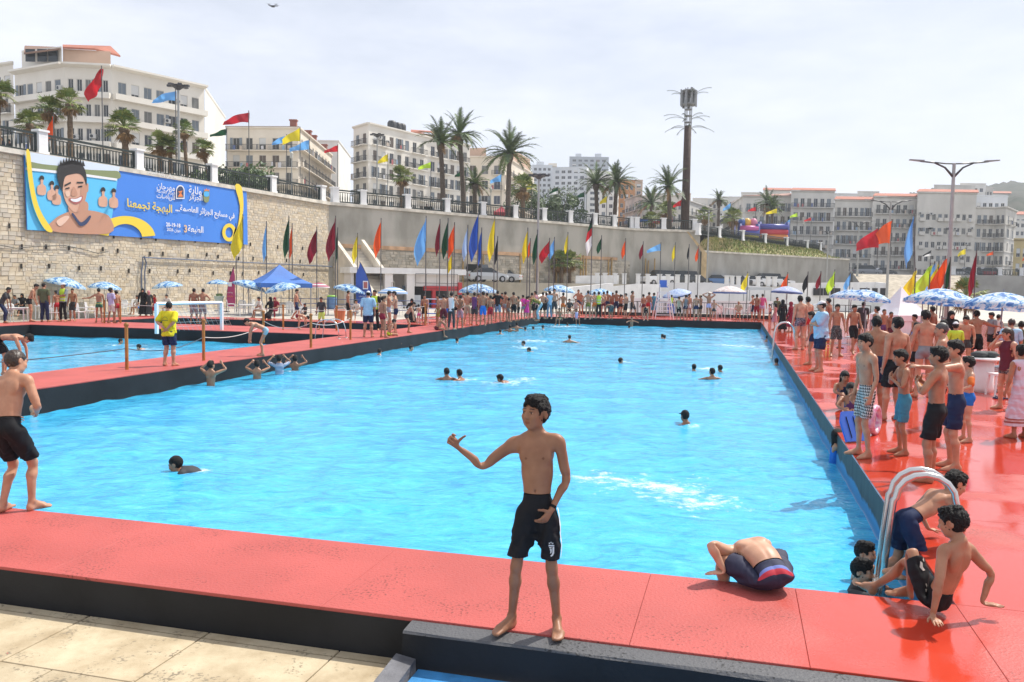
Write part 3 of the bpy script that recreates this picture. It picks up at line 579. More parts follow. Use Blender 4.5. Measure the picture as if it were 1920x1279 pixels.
def building(label,fac,z0,zt,m,side=8.0,roof=None,cat='building',floors=5,fh=3.2,group=None,parapet=.0,seed=0,lites=None,roofm=None,extra=None):
    """fac: list of facades (P,Q,columns,style); the body runs back from them"""
    rn=random.Random(seed*31+5); p0=fac[0][0]; t=thing('apartment_building',label,cat,(p0.x,p0.y,z0),group=group)
    O=Vector((p0.x,p0.y,z0)); poly=[Vector(fac[0][0])]+[Vector(q) for _,q,_,_ in fac]
    bk=[Vector((p.x,p.y)) for p in poly]; dirn=Vector((bk[len(bk)//2].x,bk[len(bk)//2].y)).normalized()
    back=[bk[-1]+dirn*side,bk[0]+dirn*side]
    wb=MB(); H=zt-z0
    rel=lambda p,z:Vector((p.x-O.x,p.y-O.y,z))
    full=bk+back; n=len(full)
    wb.add([rel(p,H) for p in full],[tuple(range(n))])
    for i in range(len(bk)-1,n): a,b=full[i],full[(i+1)%n]; wb.quad(rel(a,0),rel(b,0),rel(b,H),rel(a,H))
    for fi,(a,b,nc,st) in enumerate(fac):
        fr=frame(a,b); L=fr[3]; W=lambda x,y,z:wpt(fr,x,y,z)-Vector((O.x,O.y,0)); ang=math.atan2(fr[1].y,fr[1].x)
        ww=st.get('w',1.15); wh=st.get('h',2.1); mg=st.get('mg',.04)*L; cs=[mg+(L-2*mg)*(c+.5)/nc for c in range(nc)] if nc else []
        sp=(L-2*mg)/max(nc,1); ww=min(ww,sp*.62)
        ztop=H-st.get('top',.9); rows=[ztop-fh*(k+1)+st.get('sill',.15) for k in range(floors)] if nc else []
        xs=sorted([0]+[x for c in cs for x in(c-ww/2,c+ww/2)]+[L]); zs=sorted([0]+[z for r_ in rows for z in(r_,r_+wh)]+[H])
        for i in range(len(xs)-1):
            for j in range(len(zs)-1):
                x0,x1,za,zb=xs[i],xs[i+1],zs[j],zs[j+1]
                if x1-x0<1e-4 or zb-za<1e-4: continue
                hole=nc and i%2==1 and j%2==1
                if not hole: wb.quad(W(x0,0,za),W(x1,0,za),W(x1,0,zb),W(x0,0,zb))
                else:
                    d=-.18
                    wb.quad(W(x0,0,za),W(x0,d,za),W(x0,d,zb),W(x0,0,zb)); wb.quad(W(x1,d,za),W(x1,0,za),W(x1,0,zb),W(x1,d,zb)); wb.quad(W(x0,0,za),W(x1,0,za),W(x1,d,za),W(x0,d,za)); wb.quad(W(x0,d,zb),W(x1,d,zb),W(x1,0,zb),W(x0,0,zb))
                    var=rn.choices(range(7),weights=st.get('wt',(30,14,12,14,8,8,14)))[0]
                    wm,pmh=winmesh(ww,wh,var); wo=link('window',wm,t,loc=W((x0+x1)/2,-.15,(za+zb)/2),rz=ang); link('pane',pmh,wo)
        bal=st.get('bal')
        if bal:
            kind,dep,mode,hh=bal
            for k,z in enumerate(rows):
                if k in st.get('nobal',()): continue
                zz=z-.14
                spans=[(L/2,L-st.get('bi',.1))] if mode=='full' else [(c,min(ww+1.0,sp*.86)) for c in cs if mode=='each' or rn.random()<.75]
                for cx,bl in spans:
                    s_,r_=balcmesh(bl,dep,kind,hh); bme=_BM.setdefault(('m',round(bl,1),dep,kind,hh,m.name),None) or s_.mesh('balcony',m)
                    _BM[('m',round(bl,1),dep,kind,hh,m.name)]=bme
                    bo=link('balcony',bme,t,loc=W(cx,0.003,zz),rz=ang)
                    if r_: link('railing',r_,bo)
                    if rn.random()<st.get('wash',.35) and bl>1.2:
                        wmb=MB(); xx=-bl/2+rn.uniform(.1,.4)
                        while xx<bl/2-.5:
                            w_=rn.uniform(.25,.6); 
                            if rn.random()<.5: wmb.box((xx+w_/2,-dep-.02,hh-.45-rn.uniform(0,.2)),(w_,.05,rn.uniform(.6,1.0)),rn.randrange(6))
                            xx+=w_+rn.uniform(.05,1.2)
                        if wmb.v: wmb.build('washing',CLO,bo,kind='stuff')
        if st.get('bands',1):
            for k,z in enumerate(rows):
                zz=z-.32; c=MB(); c.add([W(0,.0,zz),W(L,.0,zz),W(L,.10,zz),W(0,.10,zz),W(0,.0,zz+.16),W(L,.0,zz+.16),W(L,.10,zz+.16),W(0,.10,zz+.16)],[(0,1,2,3),(7,6,5,4),(3,2,6,7),(0,3,7,4),(1,5,6,2)]); 
                if not(bal and bal[2]=='full'): wb.add(c.v,c.f)
        co_=MB(); zz=H-.5; e=st.get('corn',.35)
        co_.add([W(-.1,.0,zz),W(L+.1,.0,zz),W(L+.1,e,zz+.25),W(-.1,e,zz+.25),W(-.1,0,H+.003),W(L+.1,0,H+.003),W(L+.1,e,H+.003),W(-.1,e,H+.003)],[(3,2,1,0),(4,5,6,7),(3,7,6,2),(0,4,7,3),(1,2,6,5)]); co_.build('cornice',m,t)
        if st.get('ac'):
            for k in range(st['ac']):
                x=rn.choice(cs)+sp*.5*rn.choice((-1,1)); z=rn.choice(rows[:4])+rn.uniform(.8,1.6); x=min(max(x,.8),L-.8)
                q=MB(); q.box((0,-.2,0),(.85,.35,.6),0); q.lathe([(.22,0),(.22,.02)],(0,0,0),1,10,M=Matrix.Translation((-.12,-.377,0))@Matrix.Rotation(math.pi/2,4,'X')); q.build('air_conditioner',[FRM,GLS],t,loc=W(x,.0,z),rz=ang)
    wb.build('wall',m,t)
    if roof:
        rb=MB(); ov=.5; c=sum((Vector((p.x,p.y)) for p in full),Vector((0,0)))/n
        outp=[p+(p-c).normalized()*ov for p in full]; rk=roof
        if rk=='hip':
            inn_=[c+(p-c)*.25 for p in full]; hh=2.4
            vs=[rel(p,H+.05) for p in outp]+[rel(p,H+.05+hh) for p in inn_]; rb.add(vs,[(i,(i+1)%n,(i+1)%n+n,i+n) for i in range(n)]+[tuple(range(n,2*n))]+[tuple(range(n-1,-1,-1))])
        else:  # mono pitch, rising to the back
            vs=[rel(p,H+.05) for p in outp[:len(bk)]]+[rel(p,H+2.2) for p in outp[len(bk):]]; rb.add(vs+[v_-Vector((0,0,.15)) for v_ in vs],[tuple(range(n)),tuple(range(2*n-1,n-1,-1))]+[(i,i+n,(i+1)%n+n,(i+1)%n) for i in range(n)])
        rb.build('roof',roofm or TILE,t)
    if extra: extra(t,rel,H,bk,rn)
    return t
def prism_part(t,name,pts,z0,z1,m,O): mb=MB(); mb.prism([(p.x-O.x,p.y-O.y) for p in pts],z0-O.z,z1-O.z); return mb.build(name,m,t)
X=lambda u,d:xy(u,d)
solidb=dict(bal=('solid',1.0,'full',.62),w=1.7,h=2.25,top=1.15,corn=.9,ac=4,wash=.25,wt=(34,14,8,16,8,10,14))
# the big corner block at the left
zt1=hz(170,121,115.5)
def pent(t,rel,H,bk,rn):
    O=Vector((t.location.x,t.location.y,t.location.z))
    a=[X(50,121),X(124,118.5),X(124,126),X(50,128)]; prism_part(t,'penthouse',a,zt1,hz(90,92,120),CREAM,O)
    a=[X(126,119),X(214,120),X(214,128),X(126,127)]; o=prism_part(t,'penthouse',a,zt1,hz(170,96,120),PEACH,O)
    mb=MB(); b=[X(126,118.4),X(186,119.4),X(232,122),X(214,130),X(126,129)]; zz=[hz(126,88,118.4),hz(186,91,119.4),hz(228,104,122),hz(200,86,130),hz(150,84,129)]
    mb.add([(p.x-O.x,p.y-O.y,z-O.z) for p,z in zip(b,zz)]+[(p.x-O.x,p.y-O.y,z-O.z-.25) for p,z in zip(b,zz)],[(0,1,2,3,4),(9,8,7,6,5)]+[(i,i+5,(i+1)%5+5,(i+1)%5) for i in range(5)]); mb.build('roof',TILE,t)
    mb=MB(); b=[X(54,117.6),X(122,117),X(120,128),X(56,128)]; zz=[hz(54,99,117.6),hz(122,90,117),hz(110,88,128),hz(80,86,128)]
    mb.add([(p.x-O.x,p.y-O.y,z-O.z) for p,z in zip(b,zz)]+[(p.x-O.x,p.y-O.y,z-O.z-.25) for p,z in zip(b,zz)],[(0,1,2,3),(7,6,5,4)]+[(i,i+4,(i+1)%4+4,(i+1)%4) for i in range(4)]); mb.build('roof',mat('brown_roof',(.22,.13,.09),.8),t)
    for u in(66,88,108):
        p=X(u,118.3); mb=MB(); mb.box((0,0,0),(1.3,.1,1.7)); mb.build('window',GLS,t,loc=(p.x-O.x,p.y-O.y,hz(u,104,118.3)-O.z))
building('big cream corner apartment block with solid white balcony parapets above the banner',
  [(X(36,120),X(128,115),5,dict(solidb)),(X(128,115),X(215,115.8),5,dict(solidb)),(X(215,115.8),X(386,127),7,dict(solidb))],ZP,zt1,CREAM,side=14,floors=6,fh=3.25,seed=1,extra=pent)
zb=hz(400,166,128.5)
building('bare white end block right of the big cream corner building',[(X(388,128),X(424,150),0,dict(corn=.1)),],ZP,zb,mat('white_render',(.72,.69,.62),.8,var=.06,scale=.2),side=10,floors=6,seed=2)
zt=hz(10,128,128)
building('low cream block at the left edge beside the big corner block',[(X(-40,128),X(34,124),4,dict(bal=('iron',.8,'each',1.0),w=1.3))],ZP,zt,CREAM,side=10,floors=6,seed=3)
# second block with the red roof
zt2=hz(490,237,160)
def chim(us,d,y0,y1):
    def f(t,rel,H,bk,rn):
        for k,u in enumerate(us):
            p=X(u,d[k]); mb=MB(); z=hz(u,y0[k],d[k]); zb_=hz(u,y1[k],d[k]); mb.box((0,0,(z+zb_)/2-t.location.z),(1.2,1.0,z-zb_)); mb.box((0,0,z-t.location.z),(1.5,1.2,.25)); mb.build('chimney',mat('brick_chimney',(.28,.11,.07),.8),t,loc=(p.x-t.location.x,p.y-t.location.y,0))
    return f
building('cream block with a red tiled roof and iron balconies behind the stone wall corner',
  [(X(427,161),X(560,160),5,dict(bal=('iron',1.0,'full',1.0),w=1.3,h=2.2,top=1.2,ac=2,wt=(18,8,26,20,6,12,10))),(X(560,160),X(621,194),9,dict(bal=('iron',1.0,'full',1.0),w=1.2,wash=.8))],ZP,zt2,CREAM2,side=14,roof='hip',floors=6,fh=3.2,seed=4,extra=chim((551,578,588,608),(166,176,184,196),(226,246,255,272),(238,256,263,280)))
zt=hz(615,263,212)
building('narrow cream gable block behind the flags, mostly bare wall',[(X(596,212),X(634,212),0,dict(corn=.2)),(X(634,212),X(656,238),0,dict(corn=.2))],ZP,zt,PALE,side=10,seed=5)
# third block
zt3=hz(672,229,168)
def tanks(t,rel,H,bk,rn):
    for u,d in((743,180),(751,181),(733,178)):
        p=X(u,d); mb=MB(); mb.lathe([(.9,0),(.95,.5),(.95,1.8),(.7,2.2),(.2,2.3)],n=10); mb.build('water_tank',mat('black_tank',(.02,.022,.025),.5),t,loc=(p.x-t.location.x,p.y-t.location.y,H+.0),smooth=True)
    O=t.location; a=[X(772,186),X(812,190),X(812,198),X(772,196)]; prism_part(t,'attic',a,zt3-.5,hz(790,250,188),PEACH,O)
    mb=MB(); b=[X(768,184),X(806,188.5),X(828,192),X(815,200),X(768,199)]; zz=[hz(768,247,184),hz(806,246,188),hz(830,262,192),hz(815,246,200),hz(768,243,199)]
    mb.add([(p.x-O.x,p.y-O.y,z-O.z) for p,z in zip(b,zz)]+[(p.x-O.x,p.y-O.y,z-O.z-.25) for p,z in zip(b,zz)],[(0,1,2,3,4),(9,8,7,6,5)]+[(i,i+5,(i+1)%5+5,(i+1)%5) for i in range(5)]); mb.build('roof',TILE,t)
building('long pale block with black water tanks on its roof behind the tall palms',
  [(X(662,173),X(690,168),2,dict(w=1.4,bal=('iron',.9,'each',1.0),bands=1)),(X(690,168),X(800,183),7,dict(bal=('iron',.8,'some',1.0),w=1.2,ac=4)),(X(800,183),X(878,193),6,dict(bal=('iron',.8,'some',1.0),w=1.2,ac=2))],ZP,zt3,CREAM,side=14,floors=7,fh=3.25,seed=6,extra=tanks)
zt4=hz(905,292,205)
def pent4(t,rel,H,bk,rn): prism_part(t,'attic',[X(878,209),X(908,208),X(908,215),X(878,215)],zt4,hz(890,278,209),PEACH,t.location); prism_part(t,'attic',[X(950,214),X(990,234),X(985,240),X(945,222)],zt4,hz(970,289,225),PEACH,t.location)
building('cream corner block with rounded end behind the single tall palm',
  [(X(869,206),X(944,205),3,dict(w=1.6,bal=('iron',.8,'some',1.0))),(X(944,205),X(998,238),6,dict(bal=('iron',1.0,'full',1.0),w=1.2,wash=.5))],ZP,zt4,CREAM2,side=14,floors=6,fh=3.6,seed=7,extra=pent4)
# tower blocks far behind
tw=dict(w=2.6,h=1.5,bands=0,corn=.1,sill=.9,mg=.05,top=1.2,wt=(40,25,4,8,3,12,0))
building('grey white stepped tower block farthest left of the high-rises',[(X(994,470),X(1032,470),4,tw)],ZP,hz(1010,309,470),BLUW,side=20,floors=16,fh=2.9,seed=8,extra=lambda t,rel,H,bk,rn:(prism_part(t,'attic',[X(1002,474),X(1016,474),X(1016,482),X(1002,482)],ZP+H,hz(1010,303,474),BLUW,t.location),prism_part(t,'attic',[X(1024,474),X(1040,474),X(1040,482),X(1024,482)],ZP+H,hz(1030,306,474),CREAM2,t.location)))
building('wide white tower block with columns of windows behind the flags',[(X(1032,440),X(1096,436),5,tw),(X(1096,436),X(1111,470),1,tw)],ZP,hz(1060,313,438),BLUW,side=20,floors=17,fh=2.9,seed=9)
building('pale slab block right of the wide white tower block',[(X(1097,428),X(1160,430),4,tw)],ZP,hz(1120,321,430),PALE,side=20,floors=16,fh=2.9,seed=10)
building('tall blue grey tower block topping all the others',[(X(1063,560),X(1136,560),6,dict(tw))],ZP,hz(1100,294,560),mat('blue_grey_render',(.40,.43,.47),.8,var=.1,scale=.1),side=22,floors=12,fh=3.0,seed=11,extra=lambda t,rel,H,bk,rn:[prism_part(t,'attic',[X(a,563),X(b,563),X(b,570),X(a,570)],ZP+H,hz(a,288,563),BLUW,t.location) for a,b in((1074,1085),(1110,1122))])
building('small white block half hidden behind the twin palms',[(X(1120,330),X(1150,330),2,dict(tw,w=1.4)),(X(1150,330),X(1160,350),1,tw)],ZP,hz(1130,330,330),PALE,side=16,floors=10,fh=3.0,seed=12)
building('narrow orange scaffolded building right of the twin palms',[(X(1156,290),X(1186,292),3,dict(tw,w=1.2))],ZP,hz(1170,336,290),ORNG,side=14,floors=9,fh=3.1,seed=13)
building('peach and white tower right of the orange building',[(X(1186,360),X(1200,360),1,tw),(X(1176,362),X(1186,360),1,tw)][:1],ZP,hz(1192,337,360),PEACH,side=14,floors=12,fh=3.0,seed=14)
building('pink striped apartment block left of the lone palm by the mast',[(X(1168,250),X(1200,232),5,dict(bal=('iron',.9,'full',1.0),w=1.2,wash=.6))],ZP,hz(1180,368,240),mat('pink_grey_render',(.42,.33,.30),.85,var=.2,scale=.3),side=12,floors=6,fh=3.3,seed=15)
gq=dict(bal=('iron',.8,'some',1.0),w=1.25,h=2.1,wash=.4,wt=(26,16,16,22,10,4,6))
building('grey white block with curved gable behind the lone palm',[(X(1196,236),X(1282,232),6,gq)],ZP,hz(1240,366,234),GREYR,side=14,floors=5,fh=3.3,seed=16)
building('grey block right of the mobile phone mast, turned away',[(X(1288,242),X(1328,262),5,dict(gq,bal=('iron',.9,'full',1.0)))],ZP-2,hz(1300,378,245),GREY2,side=12,floors=5,fh=3.3,seed=17)
building('long grey block with a pinkish roof behind the bouncy castles',[(X(1352,262),X(1388,222),6,dict(gq,bal=('iron',1.0,'full',1.0))),(X(1388,222),X(1486,220),7,gq)],ZP-2,hz(1430,367,221),GREY2,side=14,roof='pitch',roofm=mat('pinkish_tile',(.34,.19,.15),.85,var=.2,scale=.6),floors=5,fh=3.3,seed=18)
zr=4.7
fb=dict(bal=('iron',.9,'full',1.0),w=1.2,h=2.1,wash=.75,wt=(30,14,14,20,12,4,6),top=.8)
building('grey block with a white awning floor under a red roof, left of the orange flags',[(X(1477,214),X(1557,214),6,fb)],zr-.5,hz(1515,357,214),GREY2,side=14,roof='pitch',floors=6,fh=3.45,seed=19)
building('beige grey block under an orange tiled roof left of the near lamp post',[(X(1559,216),X(1629,216),6,dict(fb))],zr-.5,hz(1590,374,216),GREYR,side=14,roof='pitch',floors=6,fh=3.5,seed=20)
building('taller grey block with a red tiled roof behind the double lamp post',[(X(1631,215),X(1712,215),6,dict(gq,bal=('iron',.8,'each',1.0),wash=.6))],zr-.5,hz(1670,368,215),GREYR,side=14,roof='pitch',floors=7,fh=3.5,seed=21)
building('wide weathered grey block with small windows behind the tall lamp post',[(X(1712,212),X(1822,212),9,dict(w=1.0,h=1.5,sill=.7,bands=0,ac=10,wt=(34,16,14,18,10,4,4),bal=('solid',.5,'some',.7),wash=.5,top=4.2))],zr-.5,hz(1760,360,212),GREYR,side=14,roof='pitch',floors=7,fh=3.45,seed=22)
building('beige grey block with bay windows right of the tall lamp post',[(X(1822,213),X(1858,213),3,dict(gq,w=1.2)),(X(1858,213),X(1878,211),2,dict(gq,bands=1)),(X(1878,211),X(1898,222),2,gq)],zr-.5,hz(1850,388,213),GREYR,side=14,floors=7,fh=3.4,seed=23)
building('bluish flat set back behind the beige grey block, top storey only',[(X(1818,232),X(1880,232),5,dict(tw,w=1.2))],zr,hz(1850,366,232),BLUW,side=10,floors=7,fh=3.3,seed=24)
building('yellow low building at the right edge',[(X(1896,185),X(1975,185),6,dict(w=1.2,h=1.9,corn=.5,bands=1))],zr-.5,hz(1910,447,185),YELB,side=10,floors=3,fh=3.3,seed=25)
for i,(u0,u1,d,y,mm) in enumerate([(1742,1818,330,346,GREYR),(1790,1838,345,343,PALE),(1828,1852,352,350,GREY2)]): building(['grey roofline block on the hill behind the tall lamp post','pale block on the hill with a roof terrace','small dark grey block highest on the hill'][i],[(X(u0,d),X(u1,d),4,dict(tw,w=1.4))],30,hz(u0,y,d),mm,side=12,floors=3,fh=3.2,seed=30+i)
for i,(u0,u1,d,y,mm,lb) in enumerate([(1322,1348,300,372,GREY2,'distant grey block seen between the mast and the long block'),(1205,1240,300,362,PALE,'distant pale roofline over the grey white gable block'),(1262,1290,310,362,PEACH,'distant peach block behind the mast')]): building(lb,[(X(u0,d),X(u1,d),3,dict(tw,w=1.3))],ZP,hz(u0,y,d),mm,side=12,floors=5,fh=3.2,seed=40+i)
for i,(u0,u1,d,y,mm,lb) in enumerate([(1294,1322,285,371,CREAM,'cream block low behind the mast, right side'),(1340,1382,290,368,PALE,'pale flat roof behind the pale distant palm right of the mast'),(1384,1420,300,360,GREYR,'grey block peeping over the long grey block'),(1425,1475,310,356,CREAM,'cream block peeping over the pinkish roof'),(1555,1600,300,362,PALE,'pale block behind the orange tiled block'),(1600,1640,310,358,GREYR,'grey rooftop behind the gap left of the near lamp post'),(1852,1885,420,362,CREAM,'small cream house on the hill at the right edge'),(1880,1925,470,372,PALE,'pale house lower on the wooded hill at the right edge'),(1895,1935,330,402,CREAM,'cream block above the yellow building'),(1150,1190,420,352,PALE,'pale block between the twin palms and the peach tower')]): building(lb,[(X(u0,d),X(u1,d),4,dict(tw,w=1.4))],ZP if u0<1800 else 30,hz(u0,y,d),mm,side=12,floors=5,fh=3.1,roof='pitch' if i in(3,6,8) else None,seed=60+i)
# wooded hill at the right
hv=[];hf=[];nn=150
for i in range(nn+1):
    u=1300+ (2350-1300)*i/nn; 
    for j in range(7):
        d=330+j*45; s=j/6; yy=[402,386,378,372,368,366,370][j]-12*math.exp(-((u-1900)/150)**2)+5*math.sin(u*.05+j*2)+ (30 if u<1700 else 0)+6*math.sin(u*.013+j)-7*hashn(i,j)
        hv.append(far(u,yy if j>0 else 470,d))
for i in range(nn):
    for j in range(6): hf.append((i*7+j,(i+1)*7+j,(i+1)*7+j+1,i*7+j+1))
mb=MB(); mb.add(hv,hf); mb.build('wooded_hill',mat('hill_green',(.015,.028,.016),.95,col2=(.06,.06,.045),scale=.11,detail=8,bump=1,bscale=.2),smooth=True,kind='structure')
# ================================================================ print, banners
FORMS={'ا':(0xFE8D,2),'ب':(0xFE8F,4),'ة':(0xFE93,2),'ت':(0xFE95,4),'ج':(0xFE9D,4),'ح':(0xFEA1,4),'ر':(0xFEAD,2),'ز':(0xFEAF,2),'س':(0xFEB1,4),'ش':(0xFEB5,4),'ص':(0xFEB9,4),'ض':(0xFEBD,4),'ط':(0xFEC1,4),'ع':(0xFEC9,4),'ف':(0xFED1,4),'ق':(0xFED5,4),'ك':(0xFED9,4),'ل':(0xFEDD,4),'م':(0xFEE1,4),'ن':(0xFEE5,4),'ه':(0xFEE9,4),'و':(0xFEED,2),'ي':(0xFEF1,4),'ئ':(0xFE89,4),'د':(0xFEA9,2),'ى':(0xFEEF,2)}
import re
def arabic(s):
    out=[];n=len(s)
    for i,c in enumerate(s):
        if c not in FORMS: out.append(c); continue
        b,k=FORMS[c]; pj=i>0 and s[i-1] in FORMS and FORMS[s[i-1]][1]==4; nj=i<n-1 and s[i+1] in FORMS and k==4
        out.append(chr(b+(3 if pj and nj else 2 if nj else 1 if pj else 0)) if k==4 else chr(b+(1 if pj else 0)))
    return re.sub(r'[0-9]+',lambda m:m.group()[::-1],''.join(out)[::-1])
def text(name,body,m,parent,M,width=None,height=None,bold=.012,ext=0.0):
    c=bpy.data.curves.new('t','FONT'); c.body=body; c.align_x='CENTER'; c.align_y='CENTER'; c.offset=bold; c.resolution_u=3
    t=bpy.data.objects.new('t',c); COL.objects.link(t); bpy.context.view_layer.update()
    me=bpy.data.meshes.new_from_object(t); bpy.data.objects.remove(t); me.name=name
    v=np.empty(len(me.vertices)*3,np.float32); me.vertices.foreach_get('co',v); v=v.reshape(-1,3)
    if len(v):
        lo,hi=v.min(0),v.max(0); v-=(lo+hi)/2; sc=(width/(hi-lo)[0]) if width else height/(hi-lo)[1]; sy=sc if not(width and height) else height/(hi-lo)[1]
        v*=np.array([sc,sy,1]); me.vertices.foreach_set('co',v.ravel())
    me.materials.clear(); me.materials.append(m); me.update()
    o=link(name,me,parent); o.matrix_local=M; return o
def hit(u,v,P_,Q_,off=0):             # where a sight line meets the vertical plane through PQ, shifted off towards the viewer
    f=frame(P_,Q_); d=ray(u,v); n=Vector((f[2].x,f[2].y)); p=f[0]+f[2]*off; t=(p.x*n.x+p.y*n.y)/(d.x*n.x+d.y*n.y); return Vector((d.x*t,d.y*t,HC+d.z*t))
FW=frame(W0,W1)
def bw(u,v): h_=hit(u,v,W0,W1,.2); return ((Vector((h_.x,h_.y))-FW[0]).dot(FW[1]),h_.z)
BO=wpt(FW,bw(250,370)[0],0,bw(250,370)[1])
ban=thing('banner','large blue festival banner with a smiling boy and Arabic lettering on the stone wall','banner',BO)
BX,BZ=bw(250,370)
def bp_(x,z,l): return wpt(FW,x,.2+.012*l,z)-BO
BM_={k:mat('print_'+k,c,.55) for k,c in dict(blue=(.05,.22,.70),lblue=(.07,.42,.80),pool=(.10,.50,.80),yellow=(.80,.60,.05),white=(.75,.76,.78),skin=(.62,.36,.25),skin2=(.50,.26,.17),glow=(.74,.50,.38),hair=(.02,.018,.018),sky=(.62,.70,.80),green=(.22,.26,.12),dark=(.03,.05,.12),lip=(.42,.12,.11),orange=(.75,.22,.06),pale=(.10,.30,.80)).items()}
def shape(name,pts,m,l,par=None):     # flat print given in picture directions on the banner's own plane
    mb=MB(); q=[bp_(*bw(u,v),l) for u,v in pts]; mb.add(q,[tuple(range(len(q)))]); return mb.build(name,BM_[m],par or ban)
def smooth(pts,n=4):
    r=[];k=len(pts)
    for i in range(k):
        p0,p1,p2,p3=[pts[(i+j-1)%k] for j in range(4)]
        for s in range(n):
            t=s/n; r.append(tuple(.5*((2*p1[c])+(-p0[c]+p2[c])*t+(2*p0[c]-5*p1[c]+4*p2[c]-p3[c])*t*t+(-p0[c]+3*p1[c]-3*p2[c]+p3[c])*t**3) for c in(0,1)))
    return r
# sheet, gently rippled
c4=[bw(45,283),bw(463,352),bw(466,459),bw(50,431)]
mb=MB(); nx,ny=60,8; vs=[]
for i in range(nx+1):
    for j in range(ny+1):
        s,t=i/nx,j/ny; tp=[c4[0][k]*(1-s)+c4[1][k]*s for k in(0,1)]; bt=[c4[3][k]*(1-s)+c4[2][k]*s for k in(0,1)]
        x=tp[0]*(1-t)+bt[0]*t; z=tp[1]*(1-t)+bt[1]*t; vs.append(wpt(FW,x,.16+.03*math.sin(s*40+2*t)*t,z)-BO)
mb.add(vs,[(i*(ny+1)+j,i*(ny+1)+j+1,(i+1)*(ny+1)+j+1,(i+1)*(ny+1)+j) for i in range(nx) for j in range(ny)]); mb.build('sheet',BM_['blue'],ban,smooth=True)
ph=shape('printed_photo',[(46,284),(224,313),(205,439),(51,431)],'pool',1)
shape('printed_sky',[(46,284),(224,313),(220,336),(160,327),(48,310)],'sky',2,ph); shape('printed_trees',smooth([(50,303),(80,308),(120,312),(160,318),(200,320),(222,322),(219,336),(150,328),(60,316)]),'green',3,ph); shape('printed_beach',[(47,314),(150,325),(219,335),(218,339),(150,330),(47,319)],'white',4,ph)
for (x,y) in((77,340),(96,350),(105,358),(192,362),(212,364)):
    shape('printed_bather',smooth([(x-7,y+24),(x-8,y+10),(x-2,y+5),(x-2,y-4),(x+3,y-4),(x+3,y+5),(x+8,y+11),(x+7,y+25)]),'skin',4,ph); shape('printed_head',smooth([(x-4,y-2),(x-4,y-8),(x,y-11),(x+4,y-8),(x+4,y-3),(x,y-4)]),'hair',5,ph)
shape('printed_shoulders',smooth([(92,433),(100,412),(120,400),(140,394),(160,394),(185,398),(205,408),(203,438)]),'skin2',5,ph)
shape('printed_neck',smooth([(127,385),(160,378),(163,398),(150,425),(135,412)]),'skin2',6,ph)
shape('printed_face',smooth([(114,345),(118,328),(135,322),(152,326),(161,345),(160,368),(152,390),(142,398),(132,394),(120,375)]),'skin',7,ph)
shape('printed_hair',smooth([(110,350),(105,330),(108,312),(122,303),(140,302),(154,312),(160,330),(160,350),(155,334),(146,326),(132,327),(120,332),(116,350),(115,358)],3),'hair',8,ph)
shape('printed_ear',smooth([(161,346),(164,345),(164,358),(160,360)]),'skin2',6,ph); shape('printed_jaw_shade',smooth([(150,352),(160,346),(160,366),(152,390),(142,398),(148,380)]),'skin2',8,ph)
shape('printed_nose',smooth([(134,352),(138,352),(143,364),(138,368),(131,366)]),'skin2',9,ph); shape('printed_highlight',smooth([(120,360),(127,358),(129,366),(123,369)]),'glow',9,ph); shape('printed_highlight',smooth([(104,415),(120,405),(128,408),(112,424)]),'glow',7,ph)
for k_ in range(9): a_=112+k_*5.2; shape('printed_tuft',[(a_-4,312-4*math.sin(k_*.39)),(a_,300-8*math.sin(k_*.39)),(a_+4,312-4*math.sin(k_*.39))],'hair',8,ph)
for e_ in([(118,347),(130,341),(131,344),(119,350)],[(141,341),(154,341),(154,344),(142,344)],[(120,353),(128,351),(128,354),(120,355)],[(144,349),(152,348),(152,351),(144,352)]): shape('printed_brow',e_,'hair',9,ph)
shape('printed_mouth',smooth([(127,372),(140,372),(152,367),(151,377),(141,383),(131,379)]),'lip',9,ph); shape('printed_teeth',smooth([(130,373),(140,373),(150,369),(148,376),(140,379),(132,377)]),'white',10,ph)
shape('printed_goggles',smooth([(132,402),(140,414),(148,424),(160,420),(168,408),(166,404),(158,412),(150,417),(144,412),(135,400)],3),'dark',9,ph)
shape('swoosh',smooth([(46,284),(53,286),(58,330),(66,375),(78,405),(96,433),(84,433),(70,412),(58,380),(50,335)],3),'yellow',11)
def arc(cx,cy,r0x,r0y,r1x,r1y,a0,a1,n=24): return [(cx+r1x*math.cos(math.radians(a0+(a1-a0)*i/n)),cy-r1y*math.sin(math.radians(a0+(a1-a0)*i/n))) for i in range(n+1)]+[(cx+r0x*math.cos(math.radians(a1+(a0-a1)*i/n)),cy-r0y*math.sin(math.radians(a1+(a0-a1)*i/n))) for i in range(n+1)]
def ringshape(name,cx,cy,r0x,r0y,r1x,r1y,a0,a1,m,l,n=24):
    mb=MB(); A=[];B=[]
    for i in range(n+1):
        a=math.radians(a0+(a1-a0)*i/n); A.append(bp_(*bw(cx+r0x*math.cos(a),cy-r0y*math.sin(a)),l)); B.append(bp_(*bw(cx+r1x*math.cos(a),cy-r1y*math.sin(a)),l))
    mb.add(A+B,[(i,i+1,n+2+i,n+1+i) for i in range(n)]); return mb.build(name,BM_[m],ban)
ringshape('swoosh',234,448,32,28,57,43,8,168,'yellow',3); ringshape('ring_mark',429,436,7,10,13,17,0,360,'yellow',3)
shape('swoosh',smooth([(440,348),(452,350),(456,385),(452,420),(445,455),(438,454),(446,420),(449,385)],3),'yellow',3)
def bmat(u,v,l):
    x,z=bw(u,v); x2,z2=bw(u+20,v); y2=bw(u,v-10); p=bp_(x,z,l); R3=Matrix((Vector((FW[1].x,FW[1].y,0)),Vector((0,0,1)),Vector((FW[2].x,FW[2].y,0)))).transposed().to_4x4(); return Matrix.Translation(p)@R3
